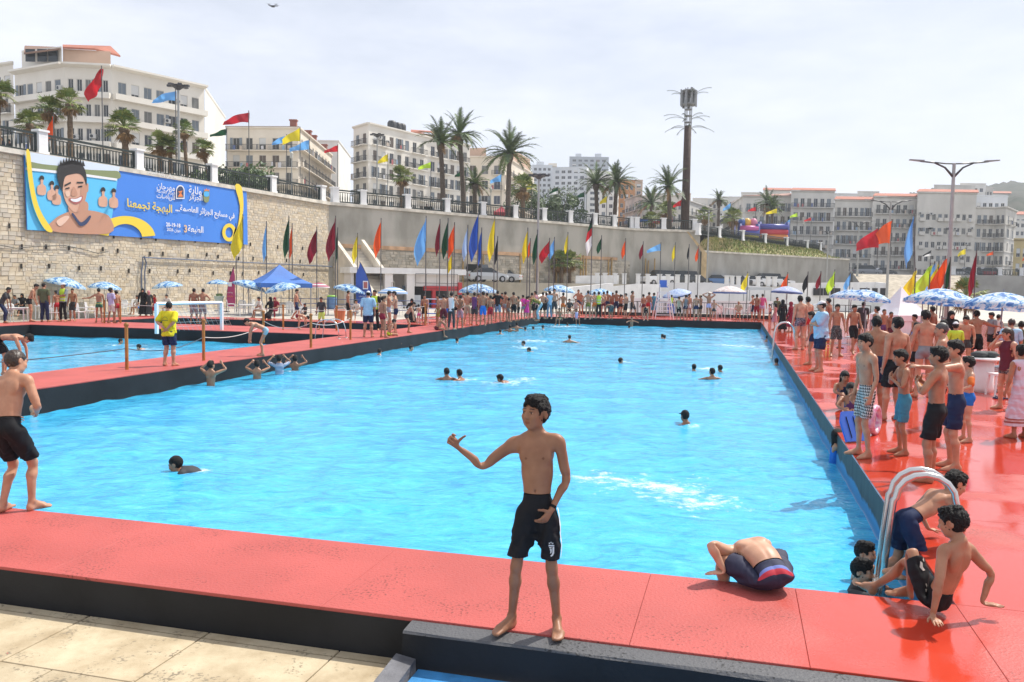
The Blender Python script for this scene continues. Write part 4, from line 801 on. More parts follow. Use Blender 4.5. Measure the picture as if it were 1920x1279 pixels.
def blen(u0,u1,v): return abs(bw(u1,v)[0]-bw(u0,v)[0])
def tilt(M,u,v,s=.0): return M@Matrix.Rotation(s,4,'Z')
Wm,Ym=BM_['white'],BM_['yellow']
text('lettering',arabic('في مسابح الجزائر العاصمة'),Wm,ban,tilt(bmat(390,400,4),0,0,-.02),blen(338,440,400),bold=.02)
text('lettering','...',Wm,ban,bmat(332,395,4),blen(328,336,395),bold=.03)
text('lettering',arabic('البهجة تجمعنا'),Ym,ban,tilt(bmat(281,388,4),0,0,-.02),blen(239,323,388),bold=.02)
text('lettering',arabic('الطبعة'),Wm,ban,bmat(366,431,4),blen(352,381,431),bold=.02); text('lettering','3',mat('print_gold',(.72,.48,.25),.5),ban,bmat(347,429,4),height=blen(343,351,429)*1.3,bold=.03)
text('lettering','20-19-18',Wm,ban,bmat(324,422,4),blen(311,338,422),bold=.03); text('lettering','2026 '+arabic('جوان'),Wm,ban,bmat(325,432,4),blen(312,338,432),bold=.01)
text('lettering',arabic('ولاية'),Wm,ban,bmat(365,359,4),blen(353,377,359),bold=.01); text('lettering',arabic('الجزائر'),Wm,ban,bmat(366,371,4),blen(353,378,371),bold=.01)
for i,s_ in enumerate(('مهرجان','الجزائر العاصمة','للرياضات')): text('lettering',arabic(s_),Wm,ban,bmat(310,352+i*9,4),blen(293,327,352),bold=.01)
text('lettering',arabic('تحت الرعاية السامية للسيد والي ولاية الجزائر'),Wm,ban,tilt(bmat(338,335,4),0,0,-.03),blen(280,398,335),bold=0)['kind']='stuff'
def emblem(u,v,w,h,par,mk,l,fill):
    a=[(u-w,v+h),(u-w,v-h*.2)]+[(u-w*math.cos(math.radians(t)),v-h*.2-h*.8*math.sin(math.radians(t))) for t in range(20,180,20)]+[(u+w,v-h*.2),(u+w,v+h)]
    shape('emblem',a,'white',l); b=[(u+(x-u)*.78,v+(y-v)*.82) for x,y in a]; shape('emblem',b,'dark',l+1); shape('emblem',[(u-w*.6,v+h*.7),(u,v),(u+w*.6,v+h*.7)],'orange',l+2); shape('emblem',[(u-w*.55,v-h*.05),(u+w*.5,v-h*.2),(u+w*.15,v+h*.2),(u-w*.1,v+h*.2)],'orange',l+2)
emblem(337,360,8,13,ban,None,4,None)
shape('crest',smooth([(381,359),(391,358),(391,376),(386,380),(381,376)],3),'green',4); shape('crest',smooth([(382,360),(390,360),(390,368),(382,368)],3),'lblue',5); shape('crest',[(382,358),(382,354),(384,357),(386,353),(388,357),(391,354),(391,358)],'orange',5)
# feather banners
def feather(u,vb,vt,dist,w,col,label,lean,marks):
    b=xy(u,dist); z0=-.06; H=hz(u,vt,dist)-z0; t=thing('feather_banner',label,'banner',(b.x,b.y,z0)); n=18; mb=MB(); mb.lathe([(.22,0),(.24,.06),(.05,.09)],n=10); mb.tube([(lean*(i/n)**2.4*w,0,H*i/n*(1 if i<n else .99)) for i in range(n+1)],.025,n=6); mb.build('pole',mat('dark_pole',(.05,.05,.055),.4),t)
    mb=MB(); vs=[]; sg=-1 if lean<0 else 1
    for i in range(n+1):
        s=i/n; z=H*(.12+.88*s); x0=lean*((.12+.88*s))**2.4*w; ww=w*(1-max(0,(s-.72)/.28)**1.6); x1=sg*w*.05+sg*(.95*w); xa=x0; xb=(x1 if s<.72 else x1+(x0-x1)*((s-.72)/.28)**1.5)
        vs+=[(xa,-.02,z),(xb,-.02+.05*math.sin(s*9),z)]
    mb.add(vs,[(2*i,2*i+1,2*i+3,2*i+2) for i in range(n)]); mb.build('cloth',mat('banner_'+col[0],col[1],.6),t,smooth=True)
    R3=Matrix.Rotation(math.pi/2,4,'X')
    for (x,zf,ww,s_,mm) in marks: text('lettering',s_,mm,t,Matrix.Translation((sg*x*w,-.09,H*zf))@R3,ww*w)
    return t,H
t_,H_=feather(700,580,490,56,1.15,('blue',(.035,.10,.42)),'blue feather banner with white lettering left of the white pavilion',-.75 if False else -.8,[(.42,.42,.8,arabic('مهرجان الجزائر'),Wm),(.42,.35,.8,arabic('العاصمة للرياضات'),Wm),(.42,.24,.7,arabic('جوان')+' 2026',Wm)])
mb=MB(); mb.box((-.5,-.1,H_*.56),(.34,.02,.55)); mb.build('emblem',Wm,t_); mb=MB(); mb.box((-.5,-.115,H_*.56),(.24,.02,.4)); mb.build('emblem',BM_['lip'],t_)
t_,H_=feather(424,590,498,58,.62,('magenta',(.40,.04,.14)),'magenta feather banner behind the white plastic chairs',.9,[(.45,.42,.7,arabic('وزارة الشباب'),Wm),(.45,.34,.7,arabic('والرياضة'),BM_['orange'])])
mb=MB(); mb.box((.3,-.1,H_*.6),(.24,.02,.3)); mb.build('emblem',Wm,t_)
# ================================================================ palms, shrubs
PG=[mat('palm_green_dark',(.07,.105,.045),.6,var=.4,scale=2),mat('palm_green',(.13,.19,.06),.6,var=.4,scale=2),mat('palm_yellow_green',(.24,.28,.08),.6,var=.35,scale=2),mat('palm_dead',(.26,.15,.06),.8,var=.3,scale=2)]
TRK=mat('palm_trunk',(.13,.10,.075),.9,col2=(.065,.05,.038),scale=5,bump=.6,bscale=14,stretch=(1,1,3)); TRK2=mat('fan_palm_trunk',(.20,.14,.09),.9,col2=(.10,.07,.045),scale=5,bump=.6,bscale=14,stretch=(1,1,3))
def date_crown(R_,rg,n=46,up=1.0):
    mb=MB()
    for k in range(n):
        az=rg.uniform(0,6.283); el=rg.uniform(-.35,1.45)*up; L=R_*rg.uniform(.85,1.12); d=Vector((math.cos(az)*math.cos(el),math.sin(az)*math.cos(el),math.sin(el))); pts=[];p=Vector((0,0,0)); m=10
        dr=rg.uniform(.06,.12)
        for i in range(m+1):
            pts.append(p.copy()); p+=d*L/m; d=(d-Vector((0,0,dr*(1+i*.12)))).normalized()
        sd=Vector((-math.sin(az),math.cos(az),0)); mi=0 if rg.random()<.5 else 1
        if el<-.15 and rg.random()<.5: mi=3
        mb.tube(pts,[.05*R_/3*(1-i/m)+.008 for i in range(m+1)],mi,n=3,cap=False)
        for i in range(1,m*3):
            s=i/(m*3); q=pts[int(s*m)].lerp(pts[min(int(s*m)+1,m)],s*m-int(s*m)); t=(pts[min(int(s*m)+1,m)]-pts[int(s*m)]).normalized(); ll=R_*.20*math.sin(math.pi*min(1,.15+s*.9))**.7
            for sg in(-1,1):
                tip=q+(sd*sg*.75+t*.75+Vector((0,0,.12+rg.uniform(-.35,.15)))).normalized()*ll; w_=t*R_*.018; mb.add([q-w_,q+w_,tip],[(0,1,2)],mi)
    return mb
def fan_crown(R_,rg,n=34,dead=10):
    mb=MB()
    for k in range(n+dead):
        az=rg.uniform(0,6.283); el=rg.uniform(-.4,1.4) if k<n else rg.uniform(-1.4,-.7); L=R_*rg.uniform(.4,.62)*(1 if k<n else .6); d=Vector((math.cos(az)*math.cos(el),math.sin(az)*math.cos(el),math.sin(el))); p=d*L; p.z-=.06*L
        mi=rg.choice((1,2,2)) if k<n else 3
        mb.tube([(0,0,0),p*.5+Vector((0,0,.04)),p],.018*R_,mi,n=3,cap=False); sd=d.cross(Vector((0,0,1))).normalized(); up=sd.cross(d).normalized()
        for i in range(13):
            a=(-1+2*i/12)*1.35; q=(d*math.cos(a)+sd*math.sin(a)+up*.12*rg.uniform(-1,1)).normalized(); ll=R_*.48*rg.uniform(.8,1.1); tip=p+q*ll-Vector((0,0,ll*rg.uniform(.1,.35))); w_=(d*-math.sin(a)+sd*math.cos(a))*R_*.035; mid=p+q*ll*.55
            mb.add([p,mid-w_,tip,mid+w_],[(0,1,2,3)],mi)
    return mb
def palm(kind,u,vc,dist,z0,R_,label,lean=0,tr=.24,n=None,up=1.0,seed=1,dead=8,group=None):
    rg=random.Random(seed*13+int(u)); b=xy(u,dist); H=hz(u,vc,dist)-z0; t=thing('palm_tree',label,'palm tree',(b.x,b.y,z0),group=group)
    mb=MB(); m=14; pts=[(lean*(i/m)**1.5,0,H*i/m) for i in range(m+1)]; mb.tube(pts,[(tr*1.25 if i==0 else tr*(1+.06*(-1)**i)*(1-.18*i/m)) if i<m-1 else tr*1.45 for i in range(m+1)],n=9); mb.build('trunk',TRK if kind=='date' else TRK2,t,smooth=True)
    cm=date_crown(R_*.88,rg,n or 40,up) if kind=='date' else fan_crown(R_,rg,n or 34,dead); cm.build('crown',PG,t,loc=(lean,0,H)); return t
for a in [('date',830,268,92,3.6,'slender date palm, left one of the pair before the long pale block',-.4),('date',868,252,95,3.7,'tallest date palm, right one of the pair before the long pale block',-.6),('date',950,288,92,4.2,'single date palm with a wide upright crown before the rounded corner block',.1),('date',888,345,104,3.0,'short date palm beside the tallest palm pair',0),('date',1117,345,112,3.8,'left palm of the twin palms before the orange building',-.3),('date',1149,342,112,3.8,'right palm of the twin palms before the orange building',.2),('date',1253,350,108,3.7,'dark feathery palm leaning at the mast',-.3),('date',1217,382,150,4.4,'pale distant palm left of the mast',0),('date',1343,375,150,2.6,'small fan-like palm right of the mast',0),('date',1434,382,160,4.0,'grey green palm before the long grey block',0),('date',1443,392,158,3.4,'lower palm close to the grey green palm before the long grey block',0)]:
    palm('date',a[1],a[2],a[3],ZP,a[4],a[5],a[6],tr=.30,seed=3,up=.95)
for a in [('fan',2,175,52,1.3,'fan palm cut by the left edge of the picture beside the two guards',.0,.22),('fan',70,232,56,1.1,'short leaning fan palm left of the orange flag',-.3,.17),('fan',110,205,58,1.25,'shaggy fan palm behind the orange drooping flag',-.45,.2),('fan',137,195,58,1.25,'straight fan palm left of the red flag pole',0,.2),('fan',240,240,60,1.55,'big bushy fan palm between the pillars above the banner',-.1,.25),('fan',302,272,66,1.3,'low fan palm, left one of the two left of the lamp post',0,.2),('fan',322,276,66,1.2,'low fan palm, right one of the two left of the lamp post',0,.18),('fan',353,245,66,1.0,'thin fan palm right of the lamp post',-.25,.15),('fan',396,280,68,1.1,'bent fan palm with orange dead fronds',-.6,.16),('fan',752,332,86,1.5,'young fan palm before the long pale block',0,.25),('fan',978,352,100,2.0,'fan palm behind the yellow flag near the lamp pole',0,.3),('fan',1318,405,135,1.8,'small fan palm by the white truck behind the balustrade',0,.25),('fan',1370,408,140,2.2,'small bushy palm left of the bouncy castle',0,.3),('fan',1246,396,116,1.8,'low palm close behind the leaning palm',0,.25),('fan',1218,412,118,1.6,'low bushy palm by the blue market tent',0,.2)]:
    palm('fan',a[1],a[2],a[3],ZP,a[4],a[5],a[6],tr=a[7],seed=5,dead=14 if 'dead' in a[5] or 'shaggy' in a[5] else 6)
LEAF=[mat('leaf_dark',(.04,.075,.025),.6,var=.4,scale=3),mat('leaf_mid',(.08,.13,.035),.6,var=.4,scale=3)]
def shrub(u,v,dist,z0,r,label,h=None,n=1100,seed=1):
    rg=random.Random(seed+int(u)); b=xy(u,dist); t=thing('shrub',label,'shrub',(b.x,b.y,z0)); H=h or r*1.4; mb=MB()
    cl=[(Vector((rg.uniform(-r,r),rg.uniform(-r,r)*.7,rg.uniform(.3*H,.95*H))),rg.uniform(.25,.5)*r) for _ in range(14)]
    for k in range(n):
        c,cr_=rg.choice(cl); d=Vector((rg.gauss(0,1),rg.gauss(0,1),rg.gauss(0,1))).normalized()*cr_*rg.uniform(.6,1.05); p=c+d; a=Vector((rg.gauss(0,1),rg.gauss(0,1),rg.gauss(0,1))).normalized(); e=a.orthogonal().normalized(); s=rg.uniform(.08,.2)*max(1,r*.5)
        mb.add([p-e*s*.5,p+a*s,p+e*s*.5,p-a*s],[(0,1,2,3)],rg.randrange(2))
    mb.build('foliage',LEAF,t); q=MB()
    for k in range(5): q.tube([(0,0,0),cl[k][0]],.05,n=4)
    q.build('branches',TRK,t)
shrub(447,320,82,ZP,3.2,'leafy green bushes behind the balustrade before the red roofed block',h=3.0,n=1800)
for u,d,r,h,l in((985,105,2.2,4.5,'bushy tree left of the tall lamp pole behind the balustrade'),(1040,108,2.4,5,'round bushy tree right of the tall lamp pole'),(1066,110,2.3,4.6,'pale green bushy tree left of the twin palms'),(1015,107,2.0,3.6,'dark low bush behind the tall lamp pole')): shrub(u,380,d,ZP,r,l,h=h,n=1600)
for u,d,l in((1040,96,'left fan palm of the clump before the parking wall'),(1053,95,'middle fan palm of the clump before the parking wall'),(1068,96,'right fan palm of the clump before the parking wall')): palm('fan',u,492,d,2.0,1.7,l,0,tr=.22,seed=9,n=40)
# ================================================================ mast, lamp posts
BRN=mat('mast_brown',(.055,.032,.024),.8,var=.3,scale=3,bump=.4,bscale=8); STL=mat('galvanised_steel',(.22,.225,.23),.45,var=.15,scale=3); GSTL=mat('grey_lamp_paint',(.34,.345,.33),.5,var=.1,scale=2); DSTL=mat('dark_pole',(.05,.05,.055),.4)
b=xy(1281,112); mz=hz(1285,236,112); mz2=hz(1287,165,112); t=thing('phone_mast','tall brown mobile phone mast disguised as a palm with antennas on top','mast',(b.x,b.y,ZP)); mb=MB(); mb.tube([(0,0,0),(0,0,mz-ZP)],[.55,.46],n=14); mb.build('trunk',BRN,t,smooth=True)
mb=MB(); hh=mz2-mz
for k in range(6):
    a=k*math.pi/3; x,y=math.cos(a),math.sin(a); mb.tube([(x*.45,y*.45,0),(x*.45,y*.45,hh)],.05,n=5)
for k in range(6): z=hh*(.08+.17*k); mb.lathe([(.5,z),(.52,z+.05),(.5,z+.1)],n=8)
mb.build('lattice',STL,t,loc=(0,0,mz-ZP)); 
for k in range(9):
    a=k*6.283/9; mb=MB(); mb.box((0,0,0),(.28,.14,2.1)); o=mb.build('antenna',STL,t,loc=(math.cos(a)*1.0,math.sin(a)*1.0,mz-ZP+hh*.72+.2*math.sin(k*2)),rz=a+math.pi/2); 
mb=MB(); mb.lathe([(1.02,hh*.55),(1.04,hh*.56),(1.02,hh*.58)],n=12); mb.lathe([(1.02,hh*.9),(1.04,hh*.91),(1.02,hh*.93)],n=12)
mb.build('antenna_ring',STL,t,loc=(0,0,mz-ZP)); rg=random.Random(2)
for k in range(20):
    az=k*2.4; z=[-.3,.8,hh*.75][k%3]; L=rg.uniform(2.0,3.3); el=[.3,.55,.75][k%3]; mb=MB(); pts=[];p=Vector((math.cos(az)*.4,math.sin(az)*.4,0)); d=Vector((math.cos(az)*math.cos(el),math.sin(az)*math.cos(el),math.sin(el)))
    for i in range(9): pts.append(p.copy()); p+=d*L/8; d=(d-Vector((0,0,.13))).normalized()
    mb.tube(pts,.03,n=3); sd=Vector((-math.sin(az),math.cos(az),0))
    for i in range(3,9):
        for s_ in(-1,1):
            for q in(0,.5): c0=pts[i-1].lerp(pts[i],q); mb.add([c0,c0+Vector((0,0,.05)),c0+sd*s_*.22+Vector((0,0,-.15))+d*.15],[(0,1,2)])
    mb.build('mock_frond',mat('mock_frond_grey_green',(.10,.12,.09),.6),t,loc=(0,0,mz-ZP+z))
def lamp_post(u,vt,dist,z0,span,label,rz=0,r=.09,heads='led',group='street lamps round the pool',dirn=None):
    b=xy(u,dist); H=hz(u,vt,dist)-z0; t=thing('street_lamp',label,'street lamp',(b.x,b.y,z0),rz); mb=MB(); mb.tube([(0,0,0),(0,0,.8),(0,0,.82),(0,0,H)],[r*1.35,r*1.35,r,r*.62],n=10); mb.box((0,0,.03),(r*5,r*5,.06)); mb.build('pole',GSTL,t,smooth=False)
    if heads=='led':
        for s in(-1,1):
            mb=MB(); mb.tube([(0,0,H-span*.16),(s*span*.10,0,H-span*.05),(s*span*.22,0,H+.02),(s*span*.38,0,H+.09)],[.07,.05,.045,.04],n=6); mb.tube([(0,0,H-.03),(s*span*.10,0,H-.02),(s*span*.22,0,H+.04)],.035,n=5); ar=mb.build('arm',DSTL if r>.1 else GSTL,t,smooth=True)
            mb=MB(); mb.add([(s*span*.34,-.11,H+.06),(s*span*.34,.11,H+.06),(s*span*.5,.09,H+.14),(s*span*.5,-.09,H+.14),(s*span*.34,-.11,H+.15),(s*span*.34,.11,H+.15),(s*span*.5,.09,H+.19),(s*span*.5,-.09,H+.19)],[(0,1,2,3),(7,6,5,4),(0,4,5,1),(1,5,6,2),(2,6,7,3),(3,7,4,0)]); mb.build('lamp_head',STL,ar)
    elif heads=='ring':
        mb=MB(); mb.lathe([(.1,H-.35),(.45,H-.1),(.5,H),(.1,H+.05)],n=10); mb.build('bracket',DSTL,t)
        for k in range(6): a=k*math.pi/3; mb=MB(); mb.box((0,0,0),(.34,.26,.14)); mb.build('floodlight',DSTL,t,loc=(math.cos(a)*.62,math.sin(a)*.62,H-.04),rz=a)
    else:
        mb=MB(); mb.lathe([(.05,H),(.14,H+.1),(.17,H+.5),(.2,H+.52),(.06,H+.72),(.02,H+.8)],n=8); mb.build('lantern',mat('lantern_glass',(.5,.5,.45),.3),t)
    return t
lamp_post(1777,306,45,-.06,4.6,'tall double-armed street lamp nearest the right umbrellas',rz=-.06,r=.13)
lamp_post(1663,378,73,-.06,4.4,'double-armed street lamp carrying the crimson and orange flags',rz=-.05,r=.12)
lamp_post(1325,394,98,-.06,2.4,'slim double-armed lamp in front of the parking by the pilaster',r=.11)
lamp_post(1007,328,66,-.06,1.5,'tall pale floodlight pole behind the far left corner of the pool',r=.12,heads='ring')
lamp_post(1549,434,105,-.06,2.0,'lamp with two white heads in front of the end of the grass bank',r=.11); lamp_post(1606,416,118,4.0,4.8,'far double lamp before the orange tiled grey block',r=.11)
lamp_post(338,160,62,ZP,1.0,'promenade lamp pole with a crown of floodlights beside the light blue flag',r=.11,heads='ring'); lamp_post(706,252,96,ZP,1.0,'promenade lamp pole with floodlights before the long pale block',r=.10,heads='ring')
lamp_post(547,298,84,ZP,1,'short lantern lamp by the red roofed block',r=.06,heads='lantern'); lamp_post(918,362,106,ZP,1,'short lantern lamp left of the single date palm',r=.06,heads='lantern'); lamp_post(1503,422,150,ZP-.5,1,'short lantern lamp above the end of the grass bank',r=.06,heads='lantern')
# ================================================================ flags
FC={k:mat('flag_'+k,c,.6) for k,c in dict(yellow=(.75,.62,.03),lblue=(.16,.42,.80),pale=(.38,.55,.80),blue=(.03,.10,.45),green=(.01,.07,.03),orange=(.75,.10,.02),maroon=(.22,.012,.03),crimson=(.45,.015,.03),lime=(.50,.75,.06),black=(.012,.015,.02),white=(.75,.75,.75),red=(.55,.02,.03)).items()}
for fm in FC.values():                # thin cloth: some light comes through
    n=fm.node_tree.nodes; l=fm.node_tree.links; tr=n.new('ShaderNodeBsdfTranslucent'); tr.inputs[0].default_value=n['Principled BSDF'].inputs['Base Color'].default_value; ms=n.new('ShaderNodeMixShader'); ms.inputs[0].default_value=.45; l.new(n['Principled BSDF'].outputs[0],ms.inputs[1]); l.new(tr.outputs[0],ms.inputs[2]); l.new(ms.outputs[0],n['Material Output'].inputs[0])
POLE=mat('flag_pole',(.10,.10,.10),.4)
def flag(pu,pv0,pt,vb,fly,col,label,dist,z0=-.06,droop=None,lean=0,hoistcut=0,group='coloured festival flags',nopole=False):
    """pole at u=pu with top at v=pt; cloth from the top down to v=vb, reaching fly px to the left; droop: how far (0-1) the fly end sinks"""
    b=xy(pu,dist); zt=hz(pu,pt,dist); s=dist/F; Hh=(vb-pt)*s; L=abs(fly)*s; sg=-1 if fly>0 else 1
    t=thing('flag',label,'flag',(b.x,b.y,z0),group=group)
    if not nopole: mb=MB(); mb.tube([(lean*s,0,0),(0,0,zt-z0+.12)],.028+.00012*dist,n=6); mb.build('pole',POLE,t)
    tall=Hh>L*1.6; L=L*1.35 if tall else L*1.08; n,m=10,12; mb=MB(); rg=random.Random(int(pu*7+pt)); ph=rg.uniform(0,6)
    vs=[]
    for i in range(n+1):
        a=i/n
        for j in range(m+1):
            c=j/m
            if tall:     # long slack flag: the fly end hangs, widest low down
                wd=L*(math.sin(min(1,c*1.25)*1.57)**.9)*(1 if c<.72 else 1-(c-.72)*1.1); x=a*wd; z=-c*Hh*(1-.18*(1-a))-a*L*.55*(.4+c); y=.14*L*math.sin(6*a+4*c+ph)+.10*L*math.sin(11*a+ph)
            else:        # blown out to the left, fly end sinking
                hh=Hh*(.62 if droop is None else droop); taper=1-.62*a; x=a*L; z=-c*hh*taper-(Hh-hh*.38)*a**1.25*.95; y=.10*L*math.sin(7*a+2*c+ph)
            vs.append((sg*x,y,zt-z0+z))
    mb.add(vs,[(i*(m+1)+j,i*(m+1)+j+1,(i+1)*(m+1)+j+1,(i+1)*(m+1)+j) for i in range(n) for j in range(m)])
    cols=col if isinstance(col,tuple) else (col,)
    if len(cols)>1: mb.m=[min(len(cols)-1,int(j/m*len(cols))) for i in range(n) for j in range(m)]
    me=mb.mesh('cloth',[FC[c] for c in cols]); me.polygons.foreach_set('use_smooth',[True]*len(me.polygons)); link('cloth',me,t)
    return t
T_=' on a slim pole'
for a in [
 (456,405,470,17,'yellow','tall yellow flag hanging at the right end of the banner',58),(443,422,462,5,'black','narrow dark navy flag just left of the yellow flag at the banner end',58.5),
 (500,418,486,6,'lblue','narrow light blue flag above the left of the blue canopy',58),(542,408,478,9,'green','tall dark green flag above the blue canopy',57),(548,422,482,5,'orange','narrow orange flag tucked behind the dark green flag above the blue canopy',57.8),
 (594,428,481,14,'maroon','maroon flag with torn tail above the right end of the blue canopy',57),(629,408,476,14,'maroon','large maroon flag at the corner where the stone wall ends',56),(633,430,491,4,'green','narrow dark green flag hidden beside the large maroon flag',56.6),
 (670,440,487,8,'yellow','short plain yellow flag in front of the stairs',62),(714,412,473,11,'orange','orange red flag above the blue feather banner',60),
 (798,408,481,17,'lblue','long light blue flag above the white pavilion',56),(824,414,474,7,'maroon','narrow maroon flag between the light blue and the dark green ones',57),(839,412,478,9,'green','dark green flag left of the orange flag over the pavilion end',57.5),(851,420,474,11,'orange','orange flag above the small yellow one at the pavilion end',58),(847,476,506,7,'yellow','small yellow flag hanging low under the orange flag',58.5),
 (876,425,482,8,'pale','pale blue flag left of the royal blue flags',58),(895,400,478,13,'blue','tallest royal blue flag in the row by the parked cars',57),(902,430,492,6,'blue','second narrower royal blue flag',57.6),
 (926,408,481,10,'yellow','tall yellow flag in front of the silver cars',57),(932,446,492,5,'black','narrow black flag behind the tall yellow flag',57.8),
 (988,430,486,8,'yellow','yellow flag left of the pale floodlight pole',58),(993,450,481,5,'orange','small orange flag behind the yellow one by the floodlight pole',58.6),(1006,434,490,7,'green','dark green flag touching the pale floodlight pole',57),
 (1063,438,472,5,'yellow','small yellow flag above the fan palm clump',66),(1126,444,470,7,'green','small dark green flag right of the white and black flag',70),(1171,449,480,6,'orange','small orange flag on the long wall',72),(1204,455,481,6,'maroon','small maroon flag near the bend of the wall',73),(1264,457,486,5,'yellow','narrow yellow flag below the mast',74),(1290,460,484,3,'black','thin black flag right of the narrow yellow one below the mast',74),(1308,462,487,5,'orange','narrow orange flag left of the pilaster',75),
 (1401,512,540,9,'yellow','yellow flag leaning in front of the white parked cars',70),(1476,513,539,9,'orange','orange red flag by the grey lower wall',68),(1514,512,542,8,'black','thin black flag bent over the white house',66),(1538,511,537,7,'maroon','maroon flag over the white house',66),(1564,508,541,12,'lime','lime green flag over the white house',65),(1593,513,538,9,'lblue','small slate blue flag at the end of the white house',67),
 (1707,405,491,12,'lblue','tall blue flag on a slanting pole above the white tent',50),(1715,507,546,18,'yellow','yellow flag lowest left of the cluster behind the right umbrellas',44),(1742,497,538,24,'lime','lime green flag in the cluster behind the right umbrellas',44),(1750,494,532,13,'lblue','blue flag squeezed in the cluster behind the right umbrellas',45),(1758,494,540,15,'yellow','golden yellow flag in the middle of the cluster behind the right umbrellas',44.6),(1770,484,541,22,'orange','large orange flag at the right of the cluster behind the umbrellas',44),(1779,486,544,8,'green','dark green flag hanging against the tall double lamp post',44.4),(1827,474,548,9,'maroon','long maroon flag above the rightmost umbrellas',42)]:
    flag(a[0],0,a[1],a[2],a[3],a[4],a[5],a[6],lean=14 if 'slanting' in a[5] else 0)
flag(1029,0,449,479,15,'crimson','crimson pennant blown left by the fan palm clump',64); flag(1038,0,447,479,9,'lblue','light blue pennant behind the crimson pennant',64.6); flag(1237,0,457,476,24,'lblue','light blue flag blown flat against the long wall',73,droop=.7)
flag(1108,0,403,471,9,('black','green','red','white','white'),'big black, red and white flag on the tallest dark pole at the far end',62)
ZT=ZP
for a in [(197,127,166,24,'red','large red flag before the big corner block',57),(333,170,195,40,'lblue','light blue flag beside the promenade lamp pole',61),(106,219,256,11,'orange','drooping orange flag behind the first balustrade pillars',55),(468,210,236,44,'crimson','large crimson flag in front of the red tiled roof',72),(427,242,258,28,'green','dark green flag at the edge of the bare white end block',71),(538,254,273,25,'lblue','smaller light blue flag left of the yellow one before the red roofed block',80),(563,240,272,31,'yellow','yellow flag before the red roofed block',78),(580,263,286,33,'lblue','larger light blue flag right below the yellow one',78),(633,273,288,23,'red','red flag in front of the narrow gable block',86),(726,289,308,17,'yellow','yellow flag before the long pale block',92),(806,304,319,22,'lime','lime flag before the long pale block',94),(871,319,333,19,'green','dark green flag crossing the tall palm trunk',97),(937,327,345,19,'lblue','light blue flag left of the single date palm',102),(994,341,358,12,'yellow','yellow flag at the floodlight pole head, on the promenade',104),(1043,352,368,16,('green','white'),'dark green and white flag before the tower blocks',107),(1092,360,373,15,'green','small dark flag before the tower blocks',109),(1134,368,384,12,'yellow','yellow flag between the twin palms',110),(1273,375,390,14,'red','red flag just left of the mast',112),(1365,381,396,13,'lblue','light blue flag right of the mast before the long grey block',140),(1412,388,398,14,'red','red flag over the bouncy castle',142),(1452,391,403,19,'yellow','yellow flag over the striped bouncy castle',143),(1490,399,409,13,'lime','lime flag right of the bouncy castles',145),(1477,411,423,9,'lblue','small light blue flag at the end of the striped bouncy castle',146),(1516,408,416,12,'red','dark red flag before the red roofed grey block',147)]:
    flag(a[0],0,a[1],a[2],a[3],a[4],a[5],a[6],z0=ZT if a[0]<1340 else ZT-.6,droop=.75)
for a in [(1806,466,482,13,'yellow','small yellow street flag before the weathered grey block',125),(1859,471,481,12,'orange','small orange street flag before the beige grey block',126),(1742,470,484,14,('black','white'),'small white and black street flag before the weathered block',126),(1922,478,490,8,'orange','small orange street flag at the right edge',124)]:
    flag(a[0],0,a[1],a[2],a[3],a[4],a[5],a[6],z0=4.7,droop=.7)
for (pu,pt,vb,fly,col,lab) in((1642,428,473,38,'crimson','big crimson flag tied to the middle lamp post'),(1666,414,466,38,'orange','big orange flag tied to the middle lamp post')): flag(pu,0,pt,vb,fly,col,lab,72.5,droop=.8,z0=hz(pu,vb+25,72.5))
# ================================================================ umbrellas
def umat(name,c0,c1,c2,stripe=False):
    m=bpy.data.materials.new(name); m.use_nodes=True; n=m.node_tree.nodes; l=m.node_tree.links; b=n['Principled BSDF']; b.inputs['Roughness'].default_value=.7
    t=n.new('ShaderNodeTexCoord'); z=n.new('ShaderNodeTexNoise'); z.inputs['Scale'].default_value=3.4; z.inputs['Detail'].default_value=2.5; z.inputs['Distortion'].default_value=1.6
    r=n.new('ShaderNodeValToRGB'); e=r.color_ramp.elements; r.color_ramp.interpolation='CONSTANT' if stripe else 'LINEAR'
    if stripe:
        sp=n.new('ShaderNodeSeparateXYZ'); l.new(t.outputs['Object'],sp.inputs[0]); ml=n.new('ShaderNodeMath'); ml.operation='MULTIPLY'; ml.inputs[1].default_value=5.5; l.new(sp.outputs[2],ml.inputs[0]); fr=n.new('ShaderNodeMath'); fr.operation='FRACT'; l.new(ml.outputs[0],fr.inputs[0]); l.new(fr.outputs[0],r.inputs[0])
        e[0].color=(*c0,1); e[1].position=.45; e[1].color=(*c1,1)
    else:
        l.new(t.outputs['Object'],z.inputs['Vector']); l.new(z.outputs[0],r.inputs[0]); e[0].position=.40; e[0].color=(*c2,1); e[1].position=.62; e[1].color=(*c0,1); x=e.new(.45); x.color=(*c1,1); x=e.new(.52); x.color=(*c0,1); x=e.new(.58); x.color=(.72,.78,.80,1)
    l.new(r.outputs[0],b.inputs['Base Color']); 
    tr=n.new('ShaderNodeBsdfTranslucent'); l.new(r.outputs[0],tr.inputs[0]); ms=n.new('ShaderNodeMixShader'); ms.inputs[0].default_value=.3; l.new(b.outputs[0],ms.inputs[1]); l.new(tr.outputs[0],ms.inputs[2]); l.new(ms.outputs[0],n['Material Output'].inputs[0]); return m
